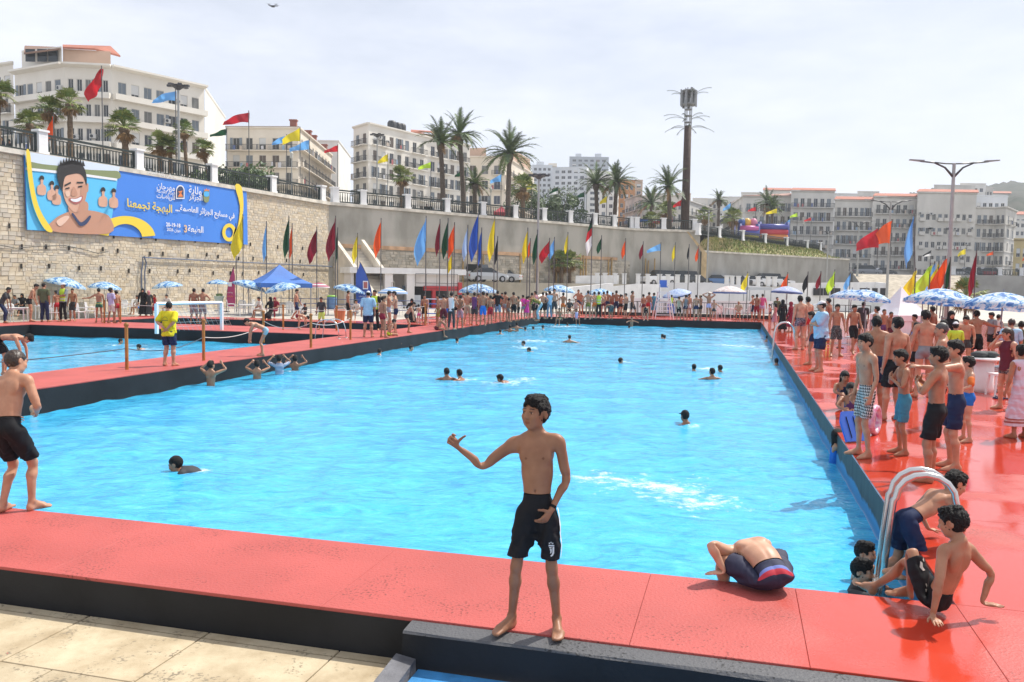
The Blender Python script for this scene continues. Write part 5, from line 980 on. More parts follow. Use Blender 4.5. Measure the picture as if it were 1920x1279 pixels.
UB=umat('umbrella_blue_print',(.48,.68,.80),(.12,.36,.68),(.05,.17,.48)); UP=umat('umbrella_pink_stripe',(.75,.70,.72),(.45,.08,.16),(0,0,0),True); UW=umat('umbrella_pale_pink',(.74,.66,.64),(.66,.56,.54),(.6,.5,.5)); UBS=umat('umbrella_blue_stripe',(.72,.78,.84),(.22,.40,.70),(0,0,0),True); UPB=umat('umbrella_plain_blue',(.36,.48,.74),(.45,.55,.78),(.3,.42,.70))
UTRIM=mat('umbrella_trim',(.05,.10,.28),.7)
def umbrella(u,v,hw,dist,m,label,tilt=0,tz=0,z0=-.06,flat=.34):
    b=xy(u,dist); Rr=hw*dist/F; H=hz(u,v,dist)-z0; t=thing('beach_umbrella',label,'beach umbrella',(b.x,b.y,z0),group='sun umbrellas round the pools')
    mb=MB(); mb.tube([(0,0,0),(0,0,H*.62)],.024,n=6); mb.lathe([(.25,0),(.25,.08),(.06,.12)],n=10); mb.build('pole',mat('umbrella_pole',(.35,.36,.38),.35,metal=.6),t)
    n=8; mb=MB(); vs=[(0,0,0)]; M=6
    for i in range(1,M+1):
        s=i/M
        for j in range(n*3):
            a=2*math.pi*j/(n*3); k=1-.045*s*(1-abs(math.cos(a*n/2)))*1.6; rr=Rr*s*k; vs.append((rr*math.cos(a),rr*math.sin(a),-Rr*flat*(s**1.7)*(1.0)-.05*Rr*s*(1-abs(math.cos(a*n/2)))*0))
    q=n*3; fs=[(0,1+j,1+(j+1)%q) for j in range(q)]+[(1+(i-1)*q+j,1+i*q+j,1+i*q+(j+1)%q,1+(i-1)*q+(j+1)%q) for i in range(1,M) for j in range(q)]
    k=len(vs); last=[1+(M-1)*q+j for j in range(q)]
    val=[(vs[i][0]*1.005,vs[i][1]*1.005,vs[i][2]-.10*Rr*(.75+.25*abs(math.cos(2*math.pi*j/q*n/2)))) for j,i in enumerate(last)]
    fs2=[(last[j],k+j,k+(j+1)%q,last[(j+1)%q]) for j in range(q)]; mb.add(vs+val,fs); mb.f+=fs2; mb.m+=[1 if m in(UPB,UW) else 0]*len(fs2)
    top=thing_part('canopy',mb,[m,UTRIM],t,(0,0,H),(tilt,tz)); rb=MB()
    for j in range(n): a=2*math.pi*j/n; rb.tube([(0,0,-.04),(Rr*.5*math.cos(a),Rr*.5*math.sin(a),-Rr*flat*.31-.04),(Rr*math.cos(a),Rr*math.sin(a),-Rr*flat-.04)],.010,n=3)
    rb.tube([(0,0,-H*.42),(0,0,.09)],.02,n=6); rb.build('ribs',mat('umbrella_rib',(.25,.25,.27),.4),top); return t
def thing_part(name,mb,m,t,loc,rot):
    me=mb.mesh(name,m); me.polygons.foreach_set('use_smooth',[True]*len(me.polygons)); o=link(name,me,t,loc); o.rotation_euler=(0,math.radians(rot[0]),math.radians(rot[1])); return o
for a in [(32,523,31,50,UPB,'plain blue umbrella farthest left, over the seated people',4),(125,520,36,50,UB,'blue patterned umbrella behind the man in the safety vest',12),(197,528,30,52,UB,'blue patterned umbrella behind the boy in green shorts',5),(312,527,27,56,UB,'blue patterned umbrella over the black-robed women, under the pipes',-7),(408,524,20,59,UB,'small blue patterned umbrella left of the magenta banner',0),(470,526,31,54,UB,'blue patterned umbrella tilted right in front of the canopy',16),(527,530,33,53,UB,'blue patterned umbrella tilted left beside the walking boy',-12),(597,530,21,60,UP,'pink and white striped umbrella right of the canopy',0),(658,533,31,56,UB,'blue patterned umbrella at the foot of the stairs',12),(737,538,29,60,UBS,'pale blue striped umbrella right of the blue feather banner',0),(897,532,38,64,UB,'wide pale blue umbrella above the crowd in front of the silver cars',0),(1050,534,30,68,UB,'pale blue umbrella left of the white and black flag pole',4),(1125,541,28,70,UB,'pale blue umbrella behind the crowd right of the flag pole',0),(1268,542,27,68,UPB,'lavender umbrella tilted left behind the lifeguard chair',-14),(1368,536,32,66,UW,'pale pinkish umbrella over the white table at the far end',0),(1393,573,14,78,UB,'small light blue umbrella behind the railing',0),(1350,574,20,80,UB,'small light blue umbrella left of the pale pink one behind the railing',0),(1476,537,29,60,UPB,'plain blue umbrella left of the white house',3),(1598,543,40,38,UB,'left one of the two overlapping blue patterned umbrellas',4),(1625,543,46,34,UB,'right one of the two overlapping blue patterned umbrellas',6),(1768,541,66,27,UB,'large blue patterned umbrella left of the rightmost one',5),(1730,553,30,31,UBS,'blue striped umbrella partly behind the large patterned one',-3),(1882,548,72,24,UB,'largest blue patterned umbrella at the right edge',4)]:
    umbrella(a[0],a[1],a[2],a[3],a[4],a[5],a[6],tz=(int(a[0])*37)%40,flat=.36)
# ================================================================ tents
TB=mat('blue_canopy_cloth',(.05,.16,.48),.6,var=.12,scale=1)
def tent(u,vt,hw,dist,z0,m,label,eave,apexk=1.0,walls=None,rz=0):
    b=xy(u,dist); Rr=hw*dist/F; H=hz(u,vt,dist)-z0; t=thing('canopy_tent',label,'tent',(b.x,b.y,z0),rz); mb=MB(); e=eave; n=6
    for k in range(4):
        a0=math.pi/4+k*math.pi/2; a1=a0+math.pi/2; r=Rr*1.05
        c0=Vector((math.cos(a0)*r,math.sin(a0)*r,e)); c1=Vector((math.cos(a1)*r,math.sin(a1)*r,e)); ap=Vector((0,0,H)); ring=[]
        for i in range(n+1):
            s=i/n; z=lambda p:p; L_=[ap.lerp(c0,s),ap.lerp(c1,s)]
            for p in L_: p.z-=math.sin(s*math.pi)*(H-e)*.10
            ring+=L_
        mb.add(ring,[(2*i,2*i+2,2*i+3,2*i+1) for i in range(n)]); mb.add([c0,c1,c1-Vector((0,0,.28)),c0-Vector((0,0,.28))],[(3,2,1,0)])
    mb.build('canopy',m,t); 
    for k in range(4):
        a0=math.pi/4+k*math.pi/2; q=MB(); q.box((math.cos(a0)*Rr,math.sin(a0)*Rr,e/2),(.06,.06,e)); q.build('leg',mat('tent_leg',(.3,.3,.32),.5),t)
    if walls:
        for k in range(4):
            a0=math.pi/4+k*math.pi/2; a1=a0+math.pi/2; q=MB(); pts=[]; 
            for i in range(13):
                s=i/12; x=math.cos(a0)*Rr*(1-s)+math.cos(a1)*Rr*s; y=math.sin(a0)*Rr*(1-s)+math.sin(a1)*Rr*s; f_=1+.02*math.sin(i*2.3); pts+=[(x*f_,y*f_,0),(x*f_*.99,y*f_*.99,e-.02)]
            q.add(pts,[(2*i,2*i+2,2*i+3,2*i+1) for i in range(12)]); q.build('side_sheet',walls,t)
    return t
tent(524,496,64,55,-.06,TB,'big blue canopy tent in front of the stone wall',2.05,rz=.55)
WT=mat('white_tent_cloth',(.74,.74,.76),.7,var=.05,scale=1); tent(1690,537,50,42,-.06,WT,'white pyramid tent behind the right crowd',1.0,walls=WT,rz=.3)
tent(1196,413,18,118,ZP,TB,'blue market tent behind the balustrade',2.2); tent(1232,416,15,119,ZP,mat('red_tent_cloth',(.55,.06,.08),.6),'red market tent left of the mast',2.0); tent(938,386,20,108,ZP,mat('red_tent_cloth',(.55,.06,.08),.6),'red market tent under the single date palm',2.0)
tent(1420,541,28,84,-.06,mat('grey_tent_cloth',(.5,.53,.55),.7),'low grey awning tent left of the white house',2.3)
# bouncy castles on the promenade
def bouncy(u0,u1,vt,vb,dist,cols,label,knobs=()):
    p,q=xy(u0,dist),xy(u1,dist); L=(q-p).length; z0=ZP-.5; t=thing('bouncy_castle',label,'bouncy castle',((p.x+q.x)/2,p.y,z0)); H=hz((u0+u1)/2,vt,dist)-z0; n=len(cols)
    for k,c in enumerate(cols):
        mb=MB(); mb.tube([(-L/2,0,H*(k+.5)/n),(0,-.25,H*(k+.5)/n),(L/2,0,H*(k+.5)/n)],H/n*.62,n=10); mb.build('inflated_tube',mat('inflated_%d'%(hash(c)%9999),c,.4),t,smooth=True)
    for s in(-1,1):
        for y in(0,4): mb=MB(); mb.tube([(s*L/2,y,0),(s*L/2,y,H*1.1)],.35,n=10); mb.build('corner_column',mat('inflated_navy',(.04,.06,.25),.4),t,smooth=True)
    for k,(x,c) in enumerate(knobs):
        mb=MB(); mb.lathe([(.25,0),(.55,.3),(.7,.8),(.5,1.35),(.2,1.55)],n=10); mb.build('knob',mat('knob_%d'%k,c,.4),t,loc=(x*L,1,H*.95),smooth=True)
bouncy(1383,1417,424,440,141,[(.30,.03,.05),(.05,.06,.25),(.65,.55,.05),(.05,.06,.3),(.5,.1,.3)],'bouncy castle with blue, yellow and pink round knobs on top',[(-.3,(.05,.12,.4)),(0,(.7,.4,.05)),(.35,(.6,.2,.3))])
bouncy(1420,1472,421,441,143,[(.10,.35,.10),(.55,.5,.05),(.6,.2,.04),(.5,.03,.05),(.06,.07,.3)],'bouncy castle striped in rainbow colours right of the knobbed one')
# ================================================================ chairs, tables, barriers
WPL=mat('white_plastic',(.74,.74,.73),.4); BPL=mat('blue_plastic',(.06,.17,.55),.4)
_CH={}
def chair(loc,rz,label,m=WPL,group='white plastic chairs on the terrace'):
    if m.name not in _CH:
        t=thing('plastic_chair',label,'chair',loc,rz,group); mb=MB(); mb.box((0,0,.43),(.46,.44,.03)); mb.build('seat',m,t)
        mb=MB(); n=7
        for k in range(n): x=-.19+.38*k/(n-1); mb.box((x,-.23-.05,.66+.03*math.cos(x*8)),(.038,.025,.42))
        mb.tube([(-.22,-.23,.45),(-.22,-.28,.78),(-.12,-.30,.89),(.12,-.30,.89),(.22,-.28,.78),(.22,-.23,.45)],.022,n=5); mb.build('backrest',m,t)
        for x in(-1,1):
            for y in(-1,1): q=MB(); q.tube([(x*.19,y*.18,.43),(x*.23,y*.23,0)],[.028,.02],n=5); q.build('leg',m,t)
            q=MB(); q.tube([(x*.24,-.25,.62),(x*.25,0,.64),(x*.24,.2,.62),(x*.22,.22,.43)],.022,n=5); q.build('armrest',m,t)
        _CH[m.name]=t; return t
    return dup(_CH[m.name],loc,rz,label,group)
def table(loc,rz,label,m=WPL):
    t=thing('plastic_table',label,'table',loc,rz,'white plastic tables'); mb=MB(); mb.box((0,0,.71),(.85,.85,.035)); mb.box((0,0,.665),(.78,.78,.05)); mb.build('tabletop',m,t)
    for x in(-1,1):
        for y in(-1,1): q=MB(); q.tube([(x*.36,y*.36,.66),(x*.38,y*.38,0)],[.035,.025],n=6); q.build('leg',m,t)
    return t
def A(u,v,z=-.06): return at(u,v,z)
rg=random.Random(21)
for i,(u,v,l) in enumerate([(12,604,'white chair at the left edge behind the man in dark clothes'),(148,600,'white chair between the green-shirted man and the vest man'),(102,602,'white chair behind the man in the olive shirt'),(228,590,'white chair right of the boy in the lilac shirt'),(244,588,'white chair with a striped towel left of the black-robed woman'),(172,598,'white chair behind the boy in dark shorts left of the green shorts boy'),(434,588,'white chair just right of the goal, left of two'),(452,589,'white chair just right of the goal, right of two'),(484,592,'white chair left of the woman in black by the canopy'),(468,586,'white chair behind the small table by the canopy'),(545,592,'white chair in front of the blue barrel, left'),(560,596,'white chair right of the walking boy'),(752,592,'white chair behind the boys leaning over the edge'),(688,592,'white chair behind the man in the light blue shirt')]):
    chair(A(u,v),rg.uniform(0,6.28),l)
for u,v,l in((32,605,'white table with a cloth under the plain blue umbrella'),(85,598,'white table behind the man in the olive shirt'),(462,593,'white table beside the two chairs right of the goal'),(535,590,'white table left of the walking boy'),(1373,597,'white table under the pale pink umbrella')): table(A(u,v) if u<1000 else at(u,v,0),.3,l)
for u,v,l in((1223,592,'blue chair left of the lifeguard chair'),(1258,592,'blue chair right of the lifeguard chair')): chair(at(u,v,0),3.1,l,BPL,'blue plastic chairs')
for u,v,l in((1345,597,'white chair left of the far white table'),(1402,597,'white chair of the woman in beige at the far white table')): chair(at(u,v,0),.4,l)
# white trestle stool and tub by the right umbrellas
t=thing('pedestal_table','white round plastic table with dark bags on it among the right crowd','table',at(1843,735,0)); mb=MB(); mb.lathe([(.36,.70),(.38,.72),(.36,.745)],n=18); mb.build('tabletop',WPL,t); mb=MB(); mb.lathe([(.21,.0),(.20,.1),(.19,.70)],n=14); mb.build('pedestal',WPL,t,smooth=True)
t2=thing('beach_bag','dark grey bags lying on the white round table','bag',at(1843,735,0)+Vector((0,0,.747))); mb=MB(); 
for k in range(3): mb.lathe([(.08,0),(.16,.03),(.17,.08),(.08,.13)],(-.12+.12*k,.05*(k%2),0),n=9)
mb.build('fabric',mat('dark_bag',(.05,.06,.06),.8),t2,smooth=True)
t=thing('plastic_stool','white plastic stool right of the round table','stool',at(1872,742,0)); mb=MB(); mb.box((0,0,.45),(.34,.34,.04)); mb.build('seat',WPL,t)
for x in(-1,1):
    for y in(-1,1): q=MB(); q.tube([(x*.13,y*.13,.44),(x*.17,y*.17,0)],.022,n=5); q.build('leg',WPL,t)
def railing(pts,z0,h,label,m,step=.16,rails=(1.0,.1),bars=True,postr=.03):
    t=thing('railing',label,'railing',pts[0].to_tuple() if hasattr(pts[0],'to_tuple') else pts[0]); O=Vector(pts[0])
    for a,b in zip(pts[:-1],pts[1:]):
        a=Vector(a)-O;b=Vector(b)-O
        for r in rails: q=MB(); q.tube([a+Vector((0,0,h*r)),b+Vector((0,0,h*r))],.022,n=5); q.build('rail',m,t)
        L=(b-a).length; n=max(1,round(L/2.0)); q=MB()
        for i in range(n+1):
            p=a.lerp(b,i/n); pm=MB(); pm.tube([p,p+Vector((0,0,h))],postr,n=6); pm.build('post',m,t)
        if bars:
            n=int(L/step)
            for i in range(n): p=a.lerp(b,(i+.5)/n); q.box(p+Vector((0,0,h*.55)),(.018,.018,h*.9))
            q.build('bars',m,t,kind='stuff')
    return t
BLK=mat('black_rail_paint',(.02,.022,.025),.5); BLR=mat('blue_rail_paint',(.10,.13,.28),.5)
railing([P(61.6,b) for b in(-13,-9,-5,-1,1.5)],0,1.05,'black railing along the far end of the pool deck',BLK)
railing([P(66,b) for b in(2.5,6,9.4)],0,1.0,'black railing behind the crowd left of the white tent',BLK,bars=False,rails=(1,.55))
railing([P(30.5,b) for b in(10.4,12.5,15.5)],0,1.0,'dark railing in front of the white pyramid tent',BLK)
railing([P(50.5,b,-.06) for b in(-30,-26,-22,-19.5)],-.06,1.05,'blue railing behind the white chairs and the canopy',BLR,bars=False,rails=(1,.7,.4))
mb=MB(); mb.box((0,0,.12),(16,.5,.3)); mb.build('kerb_block',BLACK,loc=P(62.5,-3.5,-.05),rz=POOLROT,kind='structure')
# pale panels and low white walls behind the far railing
PKW=mat('pinkish_white_wall',(.72,.64,.66),.7,var=.08,scale=.6); LVW=mat('lavender_panel',(.62,.58,.70),.7)
mb=MB(); 
for (u0,u1,d0,d1,z1) in((1185,1245,68,70,1.2),(1246,1340,70,72,1.0),(1340,1450,70,72,1.05)):
    p,q=xy(u0,d0),xy(u1,d1); f_=frame(p,q); mb.add([wpt(f_,0,0,-.3),wpt(f_,f_[3],0,-.3),wpt(f_,f_[3],-.2,-.3),wpt(f_,0,-.2,-.3),wpt(f_,0,0,z1),wpt(f_,f_[3],0,z1),wpt(f_,f_[3],-.2,z1),wpt(f_,0,-.2,z1)],[(4,5,6,7),(0,1,5,4),(1,2,6,5),(2,3,7,6),(3,0,4,7)])
mb.build('low_wall',[PKW],label='low pinkish white wall behind the far railing',cat='wall')
ZK=2.35
def wall(name,pts,th,z0,z1,m,label): o=wallbody(name,[xy(u,d) for u,d in pts],th,z0,z1,m,label); return o
def slope_wall(pts,th,z0,m,label,name='white_wall'):       # pts: (u,d,v_top)
    mb=MB()
    for (u0,d0,v0),(u1,d1,v1) in zip(pts[:-1],pts[1:]):
        f_=frame(xy(u0,d0),xy(u1,d1)); za,zb_=hz(u0,v0,d0),hz(u1,v1,d1); mb.add([wpt(f_,0,0,z0),wpt(f_,f_[3],0,z0),wpt(f_,f_[3],-th,z0),wpt(f_,0,-th,z0),wpt(f_,0,0,za),wpt(f_,f_[3],0,zb_),wpt(f_,f_[3],-th,zb_),wpt(f_,0,-th,za)],[(4,5,6,7),(0,1,5,4),(1,2,6,5),(2,3,7,6),(3,0,4,7)])
    return mb.build(name,m,label=label,cat='wall')
slope_wall([(975,74,570),(1010,76,556),(1045,78,545),(1075,80,538),(1150,82,531)],.5,-.3,WHITE,'white ramp wall rising to the right below the fan palm clump')
slope_wall([(1080,92,517),(1160,93,516)],.4,-.3,WHITE,'white upper wall behind the ramp, below the long wall')
slope_wall([(1150,84,537),(1195,84,532),(1240,85,533)],.5,-.3,WHITE,'white wall with a pale grey front left of the lifeguard chair'); slope_wall([(1240,86,530),(1330,88,530),(1480,90,541)],.5,-.3,mat('white_grey_render',(.66,.66,.67),.7,var=.12,scale=.4),'long white parking wall behind the far deck')
slope_wall([(1476,80,531),(1640,84,529),(1660,83,531)],.4,-.3,WHITE,'front wall of the white house by the slope with small dark openings','white_house_wall')
mb=MB()
for u in(1504,1528,1543,1560,1610,1618,1633,1648): p=xy(u,82.2-.25); mb.box((p.x,p.y-.9,hz(u,547,82)),(.9 if u in(1528,1560) else .5,.12,.7))
mb.build('wall_openings',mat('dark_opening',(.03,.03,.035),.8),kind='stuff')
mb=MB(); PK=[xy(840,86),xy(1000,90),xy(1240,90),xy(1480,94),xy(1640,100),xy(1640,127),xy(1330,106),xy(1180,104),xy(860,86.5)]
mb.prism(PK,-.28,ZK,1,mt=0); mb.build('car_park',[mat('parking_ground',(.42,.38,.32),.85,var=.2,scale=.5),mat('pale_bank',(.50,.45,.36),.9,col2=(.36,.32,.25),scale=.5)],kind='structure')
for i,u in enumerate((1119,1134,1153,1170,1196,1214,1236,1252,1270,1288,1308,1362,1372,1384,1400,1421,1440,1452)):
    p=xy(u,91+ .02*(u-1119)); mb=MB(); mb.box((0,0,.55),(.42,.42,1.1)); mb.box((0,0,1.14),(.54,.54,.1)); mb.build('wall_pillar',WHITE,loc=(p.x,p.y,ZK-.01),label='white stub pillar standing in the row along the parking edge',cat='pillar',group='white pillars along the parking edge')
# stony slope and hedge plants at the right
mb=MB(); q0,q1,q2,q3=xy(1655,96),xy(1812,96),xy(1800,128),xy(1598,128); N_=14; vs=[]
for i in range(N_+1):
    for j in range(N_+1):
        s,t=i/N_,j/N_; p=q0.lerp(q1,s).lerp(q3.lerp(q2,s),t); vs.append((p.x,p.y,-.28+4.8*t+.25*hashn(i,j)*(0<t<1)))
mb.add(vs,[(i*(N_+1)+j,(i+1)*(N_+1)+j,(i+1)*(N_+1)+j+1,i*(N_+1)+j+1) for i in range(N_) for j in range(N_)]); mb.build('stony_slope',mat('stony_earth',(.46,.40,.31),.9,col2=(.27,.23,.17),scale=1.3,bump=.8,bscale=2.5,detail=9),kind='structure')
palm('fan',1812,556,60,-.06,1.6,'low yellow green fan plant under the maroon flag',0,tr=.1,seed=8,n=24)
# ================================================================ rope posts, goal, ladders, lifeguard chair
ORP=mat('orange_post_paint',(.48,.20,.035),.6,col2=(.30,.11,.02),scale=6); ROPE=mat('pale_rope',(.5,.5,.48),.8); ROPED=mat('dark_rope',(.06,.09,.12),.8)
pp=[];
for (u,v,l) in((238,693,'orange post left of the man in yellow'),(382,676,'orange post right of the man in yellow'),(494,642,'orange post behind the boy in pale blue shorts'),(583,652,'orange post between the bending boy and the ladder'),(657,637,'orange post near the small ladder, left of the light blue shirt man'),(531,618,'orange post on the far strip by the walking boy'),(631,620,'orange post behind the small ladder'),(797,609,'orange post beside the blue bench stand'),(226,606,'orange post at the feet of the man bending to the left'),(196,606,'orange post beside the boy in green shorts')):
    p=at(u,v,0); t=thing('rope_post',l,'post',p,group='orange rope posts'); mb=MB(); mb.tube([(0,0,0),(0,0,1.02)],.042,n=8); mb.build('shaft',ORP,t); mb=MB(); mb.lathe([(.02,1.0),(.055,1.03),(.06,1.07),(.03,1.11)],n=8); mb.build('knob',ORP,t,smooth=True); pp.append(p)
def rope(a,b,za,zb,sag,m,label,r=.011):
    mb=MB(); n=14; pts=[a.lerp(b,i/n) for i in range(n+1)]
    for i,p in enumerate(pts): s=i/n; p.z=za+(zb-za)*s-sag*4*s*(1-s)
    O=pts[0].copy(); mb.tube([p-O for p in pts],r,n=4); return mb.build('rope',m,loc=O,label=label,cat='rope',group='ropes strung between the orange posts')
PL=P(9.5,-14.3,0)
rope(PL,pp[0],.62,.50,.10,ROPED,'dark rope sagging from the left edge to the nearest orange post'); rope(pp[0],pp[1],.50,.62,.18,ROPED,'dark rope behind the legs of the man in yellow'); rope(pp[1],pp[2],.62,.6,.16,ROPE,'pale rope right of the second orange post'); rope(pp[2],pp[3],.75,.8,.22,ROPE,'pale rope sagging behind the bending boy'); rope(pp[3],pp[4],.8,.8,.15,ROPE,'pale rope toward the small ladder'); rope(pp[5],pp[6],.9,.9,.05,ROPE,'pale rope in front of the far chairs'); rope(pp[6],pp[7],.9,.95,.12,ROPE,'pale rope in front of the woman in black'); rope(pp[8],pp[5],.9,.9,.05,ROPE,'long pale rope in front of the far left people')
g0,g1=at(294,626,0),at(416,619,0); t=thing('goal','white water polo goal frame behind the man in yellow','goal',g0); WG=mat('white_goal_paint',(.72,.76,.77),.4); d=g1-g0; H=1.18
for x in(0,1): mb=MB(); p=d*x; mb.box((p.x,p.y,H/2),(.11,.11,H),rz=POOLROT); mb.build('goal_post',WG,t)
mb=MB(); mb.tube([(0,0,H),(d.x,d.y,H)],.06,n=4); mb.build('crossbar',WG,t); mb=MB(); bk=E1*.8
for i in range(0,15): p=d*(i/14); mb.tube([(p.x,p.y,H-.06),(p.x+bk.x,p.y+bk.y,.05)],.006,n=3)
for j in range(6): q=bk*(j/6); z=H-.06-(H-.11)*j/6; mb.tube([(q.x,q.y,z),(d.x+q.x,d.y+q.y,z)],.006,n=3)
mb.build('net',ROPE,t,kind='stuff')
SS=mat('stainless_steel',(.62,.60,.58),.22,metal=.85,var=.06,scale=5)
def ladder(a,b,sp,label,h=.62,dirb=1,r=.026,span=.55):
    O=P(a,b,0); t=thing('pool_ladder',label,'pool ladder',O,POOLROT); 
    for s in(-1,1):
        y=s*sp/2; x0=-dirb*span*.45; x1=dirb*span*.62; pts=[(x0-dirb*.05,y,-1.2),(x0-dirb*.03,y,-.3),(x0+dirb*.03,y,h*.62)]
        for k in range(9): q=math.pi-math.pi*k/8; pts.append(((x0+x1)/2+dirb*math.cos(q)*(abs(x1-x0)/2-.05),y,h*.66+h*.34*math.sin(q)))
        pts+=[(x1-dirb*.01,y,h*.45),(x1+dirb*.02,y,0)]; mb=MB(); mb.tube(pts,r,n=10); mb.lathe([(.06,0),(.06,.012),(.03,.02)],(x1+dirb*.02,y,0),n=10); mb.build('handrail',SS,t,smooth=True)
    for z in(-.35,-.62,-.9): mb=MB(); mb.box((-dirb*span*.45-dirb*.06,0,z),(.08,sp,.03)); mb.build('rung',SS,t)
    return t
ladder(7.70,1.53,.22,'near stainless steel pool ladder with two hooped handrails',h=.62,span=.52,r=.029)
ladder(31.6,1.62,.5,'far stainless steel pool ladder beside the man in patterned shorts',h=.95,span=.7)
ladder(29.2,-15.0,.6,'thin pool ladder on the strip between the pools',h=.72,dirb=1,span=.9,r=.018)
lc=at(1243,597,0); t=thing('lifeguard_chair','tall white lifeguard chair with a blue seat at the far end','lifeguard chair',lc); wm=mat('white_steel',(.75,.75,.75),.4); H=1.75
for x in(-1,1):
    for y in(-1,1): q=MB(); q.tube([(x*.62,y*.55,0),(x*.34,y*.3,H)],.035,n=6); q.build('leg',wm,t)
for k in range(6): z=.25+k*.28; w_=.62-.28*z/H; q=MB(); q.box((0,-.55+.25*z/H-.01,z),(2*w_,.05,.05)); q.build('rung',wm,t)
q=MB(); q.box((0,0,H+.03),(.75,.65,.05)); q.build('platform',wm,t); q=MB(); q.box((0,.05,H+.38),(.5,.48,.06)); q.build('seat',BPL,t); q=MB(); q.box((0,.3,H+.62),(.5,.05,.45)); q.build('backrest',BPL,t)
for x in(-1,1): q=MB(); q.tube([(x*.3,-.25,H+.05),(x*.3,-.2,H+.55),(x*.3,.28,H+.6)],.02,n=5); q.build('armrest',wm,t)
# blue bench stand, barrels, buckets, small stuff
t=thing('bench_stand','small blue and white stepped stand beside the crowd left of the pool','stand',at(811,607,-.06),POOLROT)
for k in range(5): mb=MB(); mb.box((0,.28*k,.28+.26*k),(1.5,.3,.05)); mb.build('step',BPL if k%2 else mat('pale_step',(.6,.65,.7),.5),t)
for x in(-.7,.7): mb=MB(); mb.tube([(x,-.1,0),(x,-.1,.25)],.03); mb.tube([(x,1.2,0),(x,1.2,1.35)],.03); mb.tube([(x,-.1,.22),(x,1.2,1.3)],.03); mb.build('side_frame',wm,t)
t=thing('barrel','blue barrel bin with a green bag behind the railing','barrel',A(622,580)); mb=MB(); mb.lathe([(.36,0),(.40,.3),(.40,.75),(.37,1.0)],n=16); mb.build('drum',mat('blue_barrel',(.10,.20,.38),.5),t,smooth=True); mb=MB(); mb.lathe([(.38,.98),(.41,1.03),(.3,1.12),(.1,1.1)],n=12); mb.build('bin_bag',mat('green_bag',(.25,.5,.08),.5),t,smooth=True)
t=thing('bucket','orange bucket on the terrace behind the orange posts','bucket',A(637,601)); mb=MB(); mb.lathe([(.26,0),(.34,.6),(.36,.62),(.33,.62)],n=14); mb.build('pail',mat('orange_bucket',(.6,.16,.06),.5),t); mb=MB(); mb.tube([(-.34,0,.6),(-.2,0,.8),(.2,0,.8),(.34,0,.6)],.012,n=4); mb.build('handle',wm,t)
t=thing('flower_pot','small pot with a green plant on the blue railing','plant',A(411,590)); mb=MB(); mb.lathe([(.2,.75),(.32,1.15),(.34,1.18),(.28,1.18)],n=12); mb.build('pot',mat('grey_green_pot',(.45,.55,.48),.6),t); mb=MB(); mb.tube([(0,0,0),(0,0,.78)],.05); mb.build('stand',wm,t); shp=MB(); rg=random.Random(5)
for k in range(40): a=rg.uniform(0,6.28); p=Vector((math.cos(a)*.2*rg.random(),math.sin(a)*.2*rg.random(),1.18)); d_=Vector((rg.gauss(0,.5),rg.gauss(0,.5),1)).normalized()*.2; e_=d_.orthogonal().normalized()*.04; shp.add([p-e_,p+e_,p+d_],[(0,1,2)])
shp.build('leaves',LEAF[1],t)
# ================================================================ pavilion and stairs
pv0,pv1=xy(660,71),xy(862,75); f_=frame(pv0,pv1); t=thing('pavilion','low white pavilion with a red framed bay behind the left crowd','building',(pv0.x,pv0.y,-.06)); O=Vector((pv0.x,pv0.y,-.06)); L=f_[3]; HP=3.45
def pbox(name,x0,x1,y0,y1,z0,z1,m): mb=MB(); vs=[wpt(f_,x,y,z)-Vector((O.x,O.y,0)) for z in(z0,z1) for x,y in((x0,y0),(x1,y0),(x1,y1),(x0,y1))]; mb.add(vs,[(0,1,2,3),(7,6,5,4),(1,0,4,5),(2,1,5,6),(3,2,6,7),(0,3,7,4)]); return mb.build(name,m,t)
PWH=mat('pavilion_white',(.76,.73,.71),.7,var=.08,scale=.6); pbox('back_wall',0,L,-3,-2.8,0,HP-.5,PWH); pbox('roof',-.3,L+.4,-3.2,.5,HP-.5,HP,WHITE); pbox('side_wall',-.1,.15,-2.8,.0,0,HP-.5,PWH)
for x in(.32,.52): pbox('column',L*x-.35,L*x+.35,-.35,.35,0,HP-.5,PWH)
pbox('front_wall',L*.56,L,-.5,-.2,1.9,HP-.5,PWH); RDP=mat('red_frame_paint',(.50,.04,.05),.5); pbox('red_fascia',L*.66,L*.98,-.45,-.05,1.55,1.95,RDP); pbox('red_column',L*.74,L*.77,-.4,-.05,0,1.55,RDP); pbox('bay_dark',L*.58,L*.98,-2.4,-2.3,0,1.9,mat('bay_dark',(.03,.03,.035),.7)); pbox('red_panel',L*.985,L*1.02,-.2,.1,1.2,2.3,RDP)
pbox('sign_panel',L*.12,L*.22,-.6,-.5,1.3,2.0,RDP); pbox('window',L*.44,L*.47,.36,.40,1.35,1.95,GLS); pbox('counter',L*.50,L*.62,-.1,.2,0,1.15,mat('counter_grey_blue',(.5,.53,.56),.6))
mb=MB(); 
for x in(.56,.66,.76,.86,.96): a=wpt(f_,L*x,.5,0)-Vector((O.x,O.y,0)); mb.tube([a+Vector((0,0,1.7)),a+Vector((0,0,3.0))],.02,n=4)
a,b=wpt(f_,L*.56,.5,0)-Vector((O.x,O.y,0)),wpt(f_,L*.96,.5,0)-Vector((O.x,O.y,0))
for z in(1.7,2.2,3.0): mb.tube([a+Vector((0,0,z)),b+Vector((0,0,z))],.02,n=4)
mb.build('rail_frame',BLK,t)
